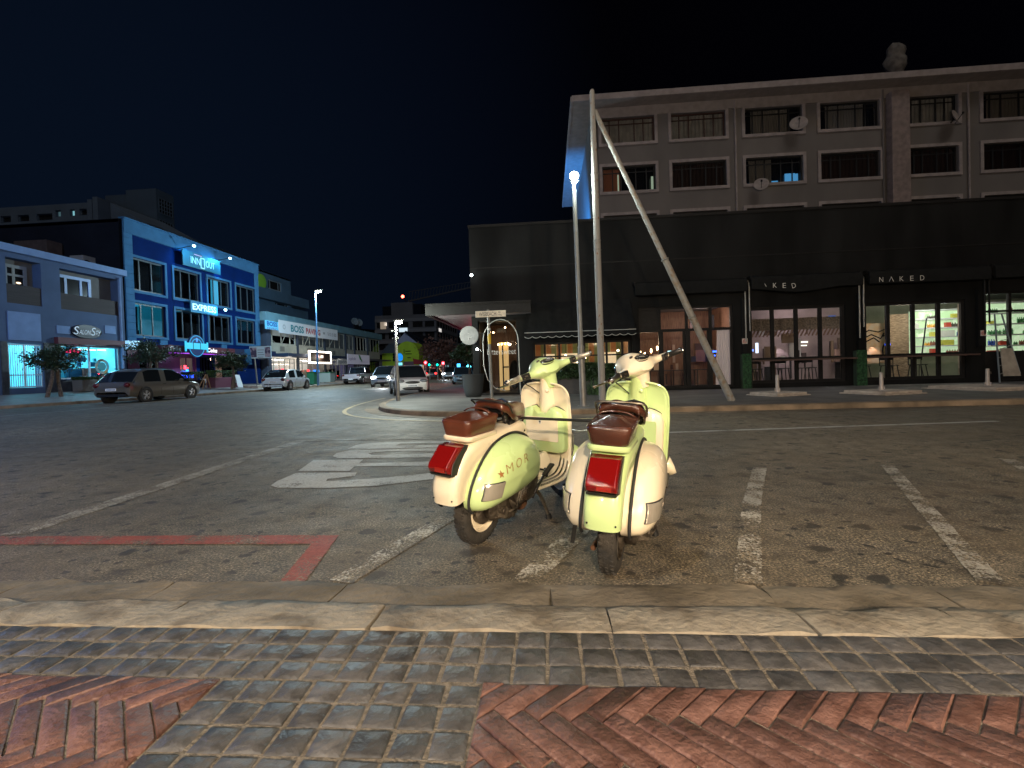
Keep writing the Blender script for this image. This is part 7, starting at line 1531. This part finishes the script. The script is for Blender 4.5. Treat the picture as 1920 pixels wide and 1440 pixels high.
def bin_(px,py,X,col,lb,w_=.6,h=1.1,top=None):
    p=onX(px,py,X); z=zleft(X,p.y); t=thing('wheelie_bin',(X,p.y,z),lb,'bin'); mb=MB(); mb.prism([(X-w_/2,p.y-w_/2,z+.06),(X+w_/2,p.y-w_/2,z+.06),(X+w_/2+.05,p.y-w_/2,z+h),(X-w_/2-.05,p.y-w_/2,z+h)],(0,w_,0)); mb.build('body',col,t,bevel=.02); mb=MB(); mb.box(X-w_/2-.08,X+w_/2+.10,p.y-w_/2-.04,p.y+w_/2+.04,z+h+.002,z+h+.08); mb.build('lid',top or col,t,bevel=.02)
    for s in(-1,1): mb=MB(); mb.lathe([(0,-.03),(.09,-.03),(.09,.03),(0,.03)],(X-w_/2+.08,p.y+s*(w_/2-.1),z+.09),(0,1,0),12); mb.build('wheel',M_TYRE,t)
G_=mat('green bin plastic',(.01,.10,.05),.5)
bin_(586,724,-20.6,G_,'dark green wheelie bin between the white hatchback and the blue lamp post'); bin_(614,722,-22.,mat('grey bin body',(.25,.30,.28),.6),'low grey bin with a green lid outside the cream lit shop',1.1,1.0,G_)
# ---- street lamps
def street_lamp(b_,top,hd,lb,mcol,pr,r0=.09,grp=None,k=1.):
    t=thing('street_lamp',b_,lb,'street lamp',grp); mb=MB(); mb.tube([b_,b_.lerp(top,.25),top],[r0,r0*.9,r0*.55],12); mb.tube([top,top+Vector((0,0,.1)),hd+Vector((0,0,.08))],[.05,.045,.04],8); mb.build('pole',mcol,t,smooth=40)
    mb=MB(); mb.ell(hd+Vector((0,0,.07)),(.34*k,.16*k,.08*k),14,8); mb.build('housing',M_GREYP,t,smooth=True); mb=MB(); mb.ell(hd-Vector((0,0,.02)),(.24*k,.15*k,.09*k),14,8); mb.build('lens',emis('lamp lens %s'%lb[:6],(.95,1,.85),pr),t,smooth=True); return t
M_BLP=mat('blue painted pole',(.10,.25,.48),.5,nscale=2,namt=.2)
b_=Vector((onY(597,727,37).x,37,.30)); tp=onY(591,552,37); hd=onY(597,546,37)
street_lamp(b_,tp,hd,'tall blue pole street lamp beyond the parked white hatchback',M_BLP,70); lamp('street_or_added_light',hd-Vector((0,0,.25)),4600,(.62,.88,1),.15)
b_=onZ(747,752,.12); tp=onY(741,612,b_.y); hd=onY(747,604,b_.y)
t=street_lamp(b_,tp,hd,'grey street lamp post standing on the tip of the corner pavement',M_GREYP,60,.075,k=.55); lamp('street_or_added_light',hd-Vector((0,0,.2)),700,(.9,1,.88),.1)
for px,py in((739,620),(741,634)): mb=MB(); c=onY(px,py,b_.y); mb.obox(c,(.22,.05,.05)); mb.build('clamp',M_GREYP,t)
# lamp post added out of view to throw blue light on the left fronts
b_=Vector((-21.8,9.5,.28)); tp=b_+Vector((0,0,8.2)); hd=tp+Vector((.9,.0,.25)); street_lamp(b_,tp,hd,'tall blue pole street lamp added out of view on the left kerb for its blue light',M_BLP,60); lamp('street_or_added_light',hd-Vector((0,0,.25)),2300,(.16,.42,1),.2)
# traffic lights
def traffic(px,py,Y,lb,arm=0):
    c=onY(px,py,Y); b_=Vector((c.x,Y,.05)); t=thing('traffic_light',b_,lb,'traffic light','traffic lights at the far crossing'); mb=MB(); mb.tube([b_,c+Vector((0,0,-.35))],.07,8); mb.build('post',M_GREYP,t,smooth=True); mb=MB(); mb.box(c.x-.17,c.x+.17,Y-.05,Y+.2,c.z-.75,c.z+.22); mb.build('signal_head',M_BLKT,t)
    for k,(col,s) in enumerate((((1,.03,.04),26),((.05,.03,.0),0.02),((.0,.04,.03),0.02))):
        mb=MB(); mb.lathe([(0,.03),(.10,.02),(.12,0),(.12,-.02)],(c.x,Y-.06,c.z-.28*k),(0,-1,0),16); mb.build('lens',emis('signal %d'%k,col,s),t,smooth=True)
    lamp('signal_glow',(c.x,Y-.4,c.z),30,(1,.05,.08),.1); return t
traffic(798,680,44,'traffic light showing red, the left one of the far crossing'); traffic(831,681,44,'traffic light showing red, the right one of the far crossing')
for px,py,lb in((805,684,'small green lit signal right beside the left red traffic light'),(820,684,'small green lit signal left beside the right red traffic light')):
    c=onY(px,py,58); t=thing('traffic_light',(c.x,58,0),lb,'traffic light'); mb=MB(); mb.tube([(c.x,58,0),(c.x,58,c.z-.3)],.07,8); mb.build('post',M_GREYP,t); mb=MB(); mb.box(c.x-.16,c.x+.16,58,58.2,c.z-.25,c.z+.7); mb.build('signal_head',M_BLKT,t); mb=MB(); mb.ell((c.x,57.95,c.z),(.13,.05,.13),12,8); mb.build('lens',emis('green signal',(0,1,.7),4),t,smooth=True)
c=onY(750,670,40); t=thing('blue_road_sign',(c.x,40,.1),'blue round keep left sign above a small lit bollard','road sign'); mb=MB(); mb.tube([(c.x,40.05,.1),(c.x,40.05,c.z)],.04,8); mb.build('post',M_GREYP,t); mb=MB(); mb.lathe([(0,.0),(.26,.0),(.26,.03),(0,.03)],(c.x,40,c.z),(0,-1,0),24); mb.v=[Vector((v.x,v.y,c.z+(v.z-c.z)*1.35)) for v in mb.v]; mb.build('disc',mat('blue sign disc',(.0,.18,.6),.4,emit=(0,.35,1),estr=.35),t); mb=MB(); mb.box(c.x-.15,c.x+.15,39.95,40.1,c.z-.95,c.z-.45); mb.build('lit_bollard',emis('cyan bollard',(.2,.8,1),1.3),t)
# far shops: lit fronts along the left side at the end of the street
r=random.Random(8); fs_=thing('far_shop_row',(ey(800,690,100).x,100,0),'low row of small warm lit shopfronts at the far end of the street','building')
for k in range(9):
    px=786+k*6.2; a=onY(px,690,76+k*3);b2=onY(px+4.6,690,76+k*3); z1=onY(px,684,76+k*3).z; mb=MB(); mb.box(a.x,b2.x,76+k*3,76.4+k*3,0,z1); mb.build('shopfront',[emis('far shop warm',(1,.6,.35),.5),emis('far shop cool',(.4,.8,.9),.6),mat('far shop dark',(.05,.04,.05),.6),emis('far shop pink',(.8,.2,.25),.3)][[1,0,2,0,3,2,0,2,1][k]],fs_)
for px,py,col,s,lb in((860,685,(.05,.45,1),4,'small square blue lit sign among the far cars'),(879,688,(.1,.85,1),6,'round cyan lit sign beside the round dark tree')):
    c=onY(px,py,52); t=thing('lit_street_sign',(c.x,52,0),lb,'sign'); mb=MB(); mb.obox(c,(.35,.08,.35)) if px<870 else mb.lathe([(0,0),(.24,0),(.24,.08),(0,.08)],c,(0,-1,0),20); mb.build('face',emis('street sign %d'%px,col,s),t); mb=MB(); mb.tube([(c.x,52.1,0),(c.x,52.1,c.z)],.04,6); mb.build('post',M_BLKT,t)
mb=MB(); mb.grid([[Vector((x,y,z)) for x,z in((-260,0),(-260,26),(-200,34),(-120,30),(-60,24),(20,12),(60,0))] for y in(300,420)]); tag(mb.build('hills',M_DARKR),kind='structure')
# ================================================ CARS (x forward, y left, z up; origin on the ground under the middle)
M_CG=mat('car window glass',(.012,.016,.02),.06,coat=1); M_TRIM=mat('car black trim',(.015,.015,.016),.45); M_ALLOY=mat('alloy wheel',(.75,.77,.80),.25,metal=.5)
M_LENS=mat('headlamp glass',(.35,.38,.4),.08,metal=.5,coat=1); M_TAIL=mat('tail lamp glass',(.10,.006,.008),.15,coat=1); M_PLATE=mat('white number plate',(.72,.74,.75),.5,emit=(1,1,1),estr=.06)
def carpaint(n,c,metal=.35): return mat(n,c,.28,metal=metal,coat=1,nscale=300,namt=.1)
def car(name,loc,rz,label,cat_,P,L_,W_,H_,kind='hatch',group=None,lit_front=False,lit_rear=False):
    T=thing(name,loc,label,cat_,group,rz); B=lambda mb,nm,m,par=None,**k: mb.build(nm,m,par or T,local=True,**k)
    h=L_/2; wr=.155*L_/2*1.0; wr=.335 if kind!='pickup' else .37; fx=h-.84*(L_/4.3); rx=-h+.78*(L_/4.3)
    belt=H_*.60; sill=.22
    # stations: x, bottom, belt, roof, half width bottom, belt half width, roof half width
    hw=W_/2
    if kind=='suv': st=[(-h,.50,belt*.78,None,.80),( -h+.06,.32,belt*.98,None,.93),(-h+.20,.28,belt,belt+.02,.97),(-h+.66,.24,belt,H_*.90,1),(-h+1.15,sill,belt,H_*.985,1),(-.2,sill,belt,H_,1),(.35,sill,belt*.99,H_*.975,1),(.78,sill,belt*.985,H_*.86,1),(1.28,sill,belt*.96,belt*.965,1),(h-.75,.22,belt*.93,None,.99),(h-.30,.22,belt*.86,None,.95),(h-.08,.24,belt*.70,None,.84),(h,.30,belt*.58,None,.72)]
    elif kind=='hatch': st=[(-h,.48,belt*.80,None,.80),(-h+.06,.30,belt*.98,None,.93),(-h+.16,.26,belt,belt+.02,.97),(-h+.58,.22,belt,H_*.88,1),(-h+1.0,sill,belt,H_*.985,1),(-.15,sill,belt,H_,1),(.35,sill,belt*.98,H_*.96,1),(.70,sill,belt*.97,H_*.84,1),(1.12,sill,belt*.95,belt*.955,1),(h-.60,.20,belt*.92,None,.99),(h-.26,.20,belt*.84,None,.95),(h-.07,.22,belt*.68,None,.84),(h,.28,belt*.55,None,.70)]
    elif kind=='sedan': st=[(-h,.46,belt*.82,None,.80),(-h+.08,.28,belt*.97,None,.93),(-h+.5,.24,belt,None,.98),(-h+.75,.22,belt,belt+.01,1),(-h+1.35,sill,belt,H_*.95,1),(-.1,sill,belt,H_,1),(.35,sill,belt*.98,H_*.96,1),(.70,sill,belt*.97,H_*.84,1),(1.15,sill,belt*.95,belt*.955,1),(h-.62,.20,belt*.92,None,.99),(h-.26,.20,belt*.84,None,.95),(h-.07,.22,belt*.68,None,.84),(h,.28,belt*.55,None,.70)]
    else: st=[(-h,.55,belt*.92,None,.90),(-h+.05,.40,belt*.95,None,.96),(-h+1.75,.35,belt*.95,None,.97),(-h+1.80,.30,belt,belt+.02,.97),(-h+1.95,.28,belt,H_*.97,1),(.05,.25,belt,H_,1),(.45,.25,belt*.98,H_*.97,1),(.68,.25,belt*.98,H_*.86,1),(1.05,.25,belt*.95,belt*.955,1),(h-.7,.26,belt*.92,None,.99),(h-.22,.28,belt*.88,None,.96),(h-.05,.32,belt*.75,None,.90),(h,.36,belt*.6,None,.82)]
    def sec(s):
        x,zb,zl,zr,k=s; w=hw*k; zr2=zr if zr else zl+.012; rw=w*(.93 if zr is None else 1-.20*min(1,(zr-zl)/(H_-belt)))
        half=[(w*.90,zb),(w*.985,zb+.10),(w,zb+(zl-zb)*.45),(w*.992,zb+(zl-zb)*.80),(w*.955,zl),(rw+.015,zr2-.055 if zr else zl+.006),(rw*.93,zr2-.012 if zr else zl+.010),(rw*.6,zr2+.006),(0,zr2+.012)]
        return [Vector((x,y,z)) for y,z in half]+[Vector((x,-y,z)) for y,z in half[:-1][::-1]]
    S_=[sec(s) for s in st]; # refine between stations
    rows=[];own=[]
    for i in range(len(S_)-1):
        for j in range(3): rows.append([S_[i][k].lerp(S_[i+1][k],j/3) for k in range(17)]); own.append(i)
    rows.append(S_[-1]); mb=MB(); gb=MB(); n=17
    for i in range(len(rows)-1):
        si=own[i]
        for k in range(16):
            q=[rows[i][k],rows[i][k+1],rows[i+1][k+1],rows[i+1][k]]; side=k in(4,11); top_=k in(5,6,7,8,9,10); a,b2=st[si],st[si+1]
            glz=False; both=a[3] is not None and b2[3] is not None
            if side and both and not((own[i]+1==own[min(i+1,len(own)-1)] ) and False):
                glz=(a[3]-a[2]>.05 or b2[3]-b2[2]>.05)
                if kind in('suv','hatch') and (si==2 or (si==3 and i%3==0) or (si==4 and i%3==2)): glz=False
            if top_ and both:
                da,db=a[3]-a[2],b2[3]-b2[2]; slope=abs(b2[3]-a[3])/(abs(b2[0]-a[0])+1e-6)
                if slope>.30 and k in(6,7,8,9): glz=True
            (gb if glz else mb).add(q,[(0,1,2,3)])
    mb.add(rows[0],[tuple(range(17))]); mb.add(rows[-1],[tuple(range(17))])
    body=B(mb,'body',P,smooth=42,weld=True); gl_=B(gb,'windows',M_CG,smooth=30,weld=True)
    for s in(-1,1):
        for x in(fx,rx):
            mb=MB(); y=s*(hw-.015); mb.lathe([(wr+.055,-.05),(wr+.055,.03),(wr+.02,.035),(wr-.03,.02)],(x,y,wr+.0),(0,s,0),28); mb.lathe([(0,.0),(wr+.05,.0)],(x,y+s*.017,wr),(0,s,0),28); B(mb,'wheel_arch',M_TRIM,body,smooth=40)
            mb=MB(); mb.lathe([(.60*wr,.05),(.66*wr,.062),(.92*wr,.06),(wr,.03),(wr,-.15),(.6*wr,-.15)],(x,y-s*.01,wr),(0,s,0),32); w_=B(mb,'wheel',M_TYRE,smooth=40)
            mb=MB(); c=Vector((x,y-s*.01,wr)); mb.lathe([(.60*wr,.03),(.66*wr,.055),(.68*wr,.058)],c,(0,s,0),32); mb.lathe([(0,.055),(.13*wr,.05),(.15*wr,.03)],c,(0,s,0),16)
            for k in range(5):
                a=2*math.pi*k/5+.3
                for da in(-.16,.16): mb.bar(c+Vector((math.cos(a)*wr*.10,s*.042,math.sin(a)*wr*.10)),c+Vector((math.cos(a+da)*wr*.63,s*.046,math.sin(a+da)*wr*.63)),.035,.018)
            B(mb,'rim',M_ALLOY,w_,smooth=40); mb=MB(); mb.lathe([(0,.0),(.62*wr,.0)],c,(0,s,0),24); B(mb,'brake_dish',M_TRIM,w_)
        mb=MB(); mb.ell((.62 if kind!='pickup' else .6,s*(hw+.09),belt+.05),(.07,.10,.07),12,8); mb.bar((.62,s*(hw-.05),belt+.0),(.62,s*(hw+.06),belt+.03),.04,.03); B(mb,'mirror',P if kind!='pickup' else M_TRIM,body,smooth=True)
        # lamps
        zf=belt*.76; mb=MB(); mb.ell((h-.20,s*hw*.66,zf),(.17,.21,.10),16,10,rot=Matrix.Rotation(-s*.5,3,'Z')); B(mb,'headlamp',emis('lit headlamp',(.9,.97,1),45) if lit_front else M_LENS,body,smooth=True)
        zr_=belt*.86; mb=MB(); mb.ell((-h+.09,s*hw*.74,zr_),(.12,.19,.13 if kind!='pickup' else .09),16,10,rot=Matrix.Rotation(s*.5,3,'Z')); B(mb,'tail_lamp',emis('lit tail lamp',(1,.02,.02),10) if lit_rear else M_TAIL,body,smooth=True)
        mb=MB(); 
        for x in((-.35,.62) if kind!='pickup' else(.3,)): mb.box(x-.08,x+.08,s*(hw+.001)-.008,s*(hw+.001)+.008,belt*.86,belt*.86+.03)
        B(mb,'door_handles',M_TRIM,body) if kind!='pickup' else B(mb,'door_handle',M_TRIM,body)
    # door shut lines, grille, bumpers, plates
    for x in ((-.55,.20,1.0) if kind!='pickup' else(-.1,.95)):
        for s in(-1,1): mb=MB(); mb.tube([(x,s*(hw*.955+.002),belt-.01),(x,s*(hw+.001),sill+(belt-sill)*.5),(x,s*(hw*.985+.002),sill+.10)],.006,5); B(mb,'shut_line',M_TRIM,body)
    mb=MB(); mb.ell((h-.035,0,belt*.70),(.05,hw*.42,.07),20,10); B(mb,'grille',M_TRIM,body,smooth=True)
    mb=MB(); mb.ell((h-.01,0,.34),(.05,hw*.62,.085),20,10); mb.ell((h-.10,hw*.66,.38),(.06,.14,.11),14,8); mb.ell((h-.10,-hw*.66,.38),(.06,.14,.11),14,8); B(mb,'bumper_intake',M_TRIM,body,smooth=True)
    for x,zz in((h+.035,.47),(-h-.012,.62 if kind!='pickup' else .50)):
        mb=MB(); mb.box(min(x,x),x+.01,-.25,.25,zz-.055,zz+.055); pl_=B(mb,'number_plate',M_PLATE)
        mb=MB(); xx=x+.0115 if x>0 else x-.0015
        for k in range(7): mb.box(xx-.001,xx+.001,-.21+.06*k,-.175+.06*k,zz-.03,zz+.03)
        B(mb,'plate_marks',M_DLT,pl_)
    mb=MB(); mb.box(-h-.01,-h+.03,-hw*.74,hw*.74,.30,.42); B(mb,'rear_bumper',M_TRIM if kind in('suv','pickup') else P,body,bevel=.01)
    if kind=='pickup':
        mb=MB(); mb.box(-h+.12,-h+1.72,-hw+.10,hw-.10,belt*.95+.02,belt*.95+.025); B(mb,'load_bed',M_TRIM,body); mb=MB()
        for x in(-h+1.6,-h+.2): mb.tube([(x,-hw+.06,belt*.9),(x,-hw+.1,H_*.97),(x,hw-.1,H_*.97),(x,hw-.06,belt*.9)] if x>-h+1 else [(x,-hw+.06,belt*.9),(x,-hw+.06,belt+.02),(x,hw-.06,belt+.02),(x,hw-.06,belt*.9)],.03,8)
        B(mb,'roll_bar',M_TRIM,body,smooth=True)
    if kind=='suv':
        for s in(-1,1): mb=MB(); mb.bar((-h+.9,s*hw*.70,H_*.985+.03),(.5,s*hw*.70,H_*.975+.04),.03,.03); B(mb,'roof_rail',M_TRIM,body)
    return T
PZ=lambda x,y: zroad(x,y)
def putcar(x,y,*a,**k): return car('parked_car' if not (k.get('lit_front') or k.get('lit_rear')) else 'moving_car',(x,y,PZ(x,y)),*a,**k)
# dark estate parked along the left kerb, rear towards us
putcar(-19.45,22.15,R(91),'bronze grey estate car parked at the kerb before the blue building','car',carpaint('bronze grey car paint',(.19,.165,.13),.5),4.6,1.84,1.56,'suv',group='cars parked along the kerb')
putcar(-19.0,33.55,R(93),'pale silver hatchback parked before the cream lit shop window','car',carpaint('pale silver car paint',(.70,.78,.84),.1),4.1,1.72,1.48,'hatch',group='cars parked along the kerb')
putcar(-19.2,47.5,R(92),'white pickup with a black load bed parked beyond the hatchback','pickup',carpaint('white pickup paint',(.55,.50,.53)),5.1,1.8,1.70,'pickup',group='cars parked along the kerb')
putcar(-7.35,24.6,R(-67),'small white hatchback facing us, waiting behind the corner lamp post','car',carpaint('white car paint',(.80,.80,.78),.0),3.7,1.68,1.50,'hatch')
putcar(-12.6,36.8,R(-84),'silver car with glaring headlights coming up behind the small white hatchback','car',carpaint('silver blue car paint',(.36,.42,.50)),4.5,1.8,1.62,'suv',lit_front=True)
p=onZ(846,702); putcar(-12.9,62.,R(-86),'white car with lit headlights approaching far down the street','car',carpaint('white far car paint',(.5,.55,.6)),4.4,1.8,1.6,'suv',lit_front=True)
putcar(-7.5,41.5,R(-80),'blue grey saloon facing us just left of the dark tub','car',carpaint('blue grey car paint',(.20,.32,.40)),4.4,1.75,1.45,'sedan')
putcar(-17.0,70.,R(92),'far car with glowing red tail lights behind the traffic lights','car',carpaint('dark far car paint',(.10,.10,.12)),4.3,1.75,1.45,'hatch',lit_rear=True)
putcar(-17.4,84.,R(92),'farthest car with red tail lights in the middle of the street','car',carpaint('dark far car paint',(.10,.10,.12)),4.3,1.75,1.5,'hatch',lit_rear=True)
lamp('headlight_beam',(-12.2,34.3,.75),160,(.9,.95,1),.12,'SPOT',to=(-11,20,.1),spot=100,blend=.8); lamp('headlight_beam',(-12.8,59,.75),160,(.8,.9,1),.12,'SPOT',to=(-10,40,.1),spot=70,blend=.8)
# ================================================ LIGHT OF THE LAMPS
lamp('lamp_pole_light',LHEAD+Vector((0,-.05,-.18)),620,(.86,1,.93),.12)
lamp('street_or_added_light',(-3.5,-2.4,6.6),800,(.80,.94,1),.12)  # unseen cool light added behind the viewer; no street lamp stands here
# festoon bulbs under the eaves of the cafe behind the viewer: the warm light on pavement and scooters
fe=thing('festoon_lights',(0,-5.2,3.6),'string of warm bulbs across the shopfront behind the viewer','string lights')
mb=MB(); pts=[Vector((-5+10*i/24,-5.2,3.65-.22*math.sin(math.pi*((i/24*4)%1)))) for i in range(25)]; mb.tube(pts,.008,6); mb.build('cable',M_BLK,fe)
for i in range(1,24,2):
    p=pts[i]-Vector((0,0,.07)); mb=MB(); mb.ell(p,(.035,.035,.045),10,8); mb.build('bulb',emis('festoon bulb',(1,.72,.42),45),fe,smooth=True)
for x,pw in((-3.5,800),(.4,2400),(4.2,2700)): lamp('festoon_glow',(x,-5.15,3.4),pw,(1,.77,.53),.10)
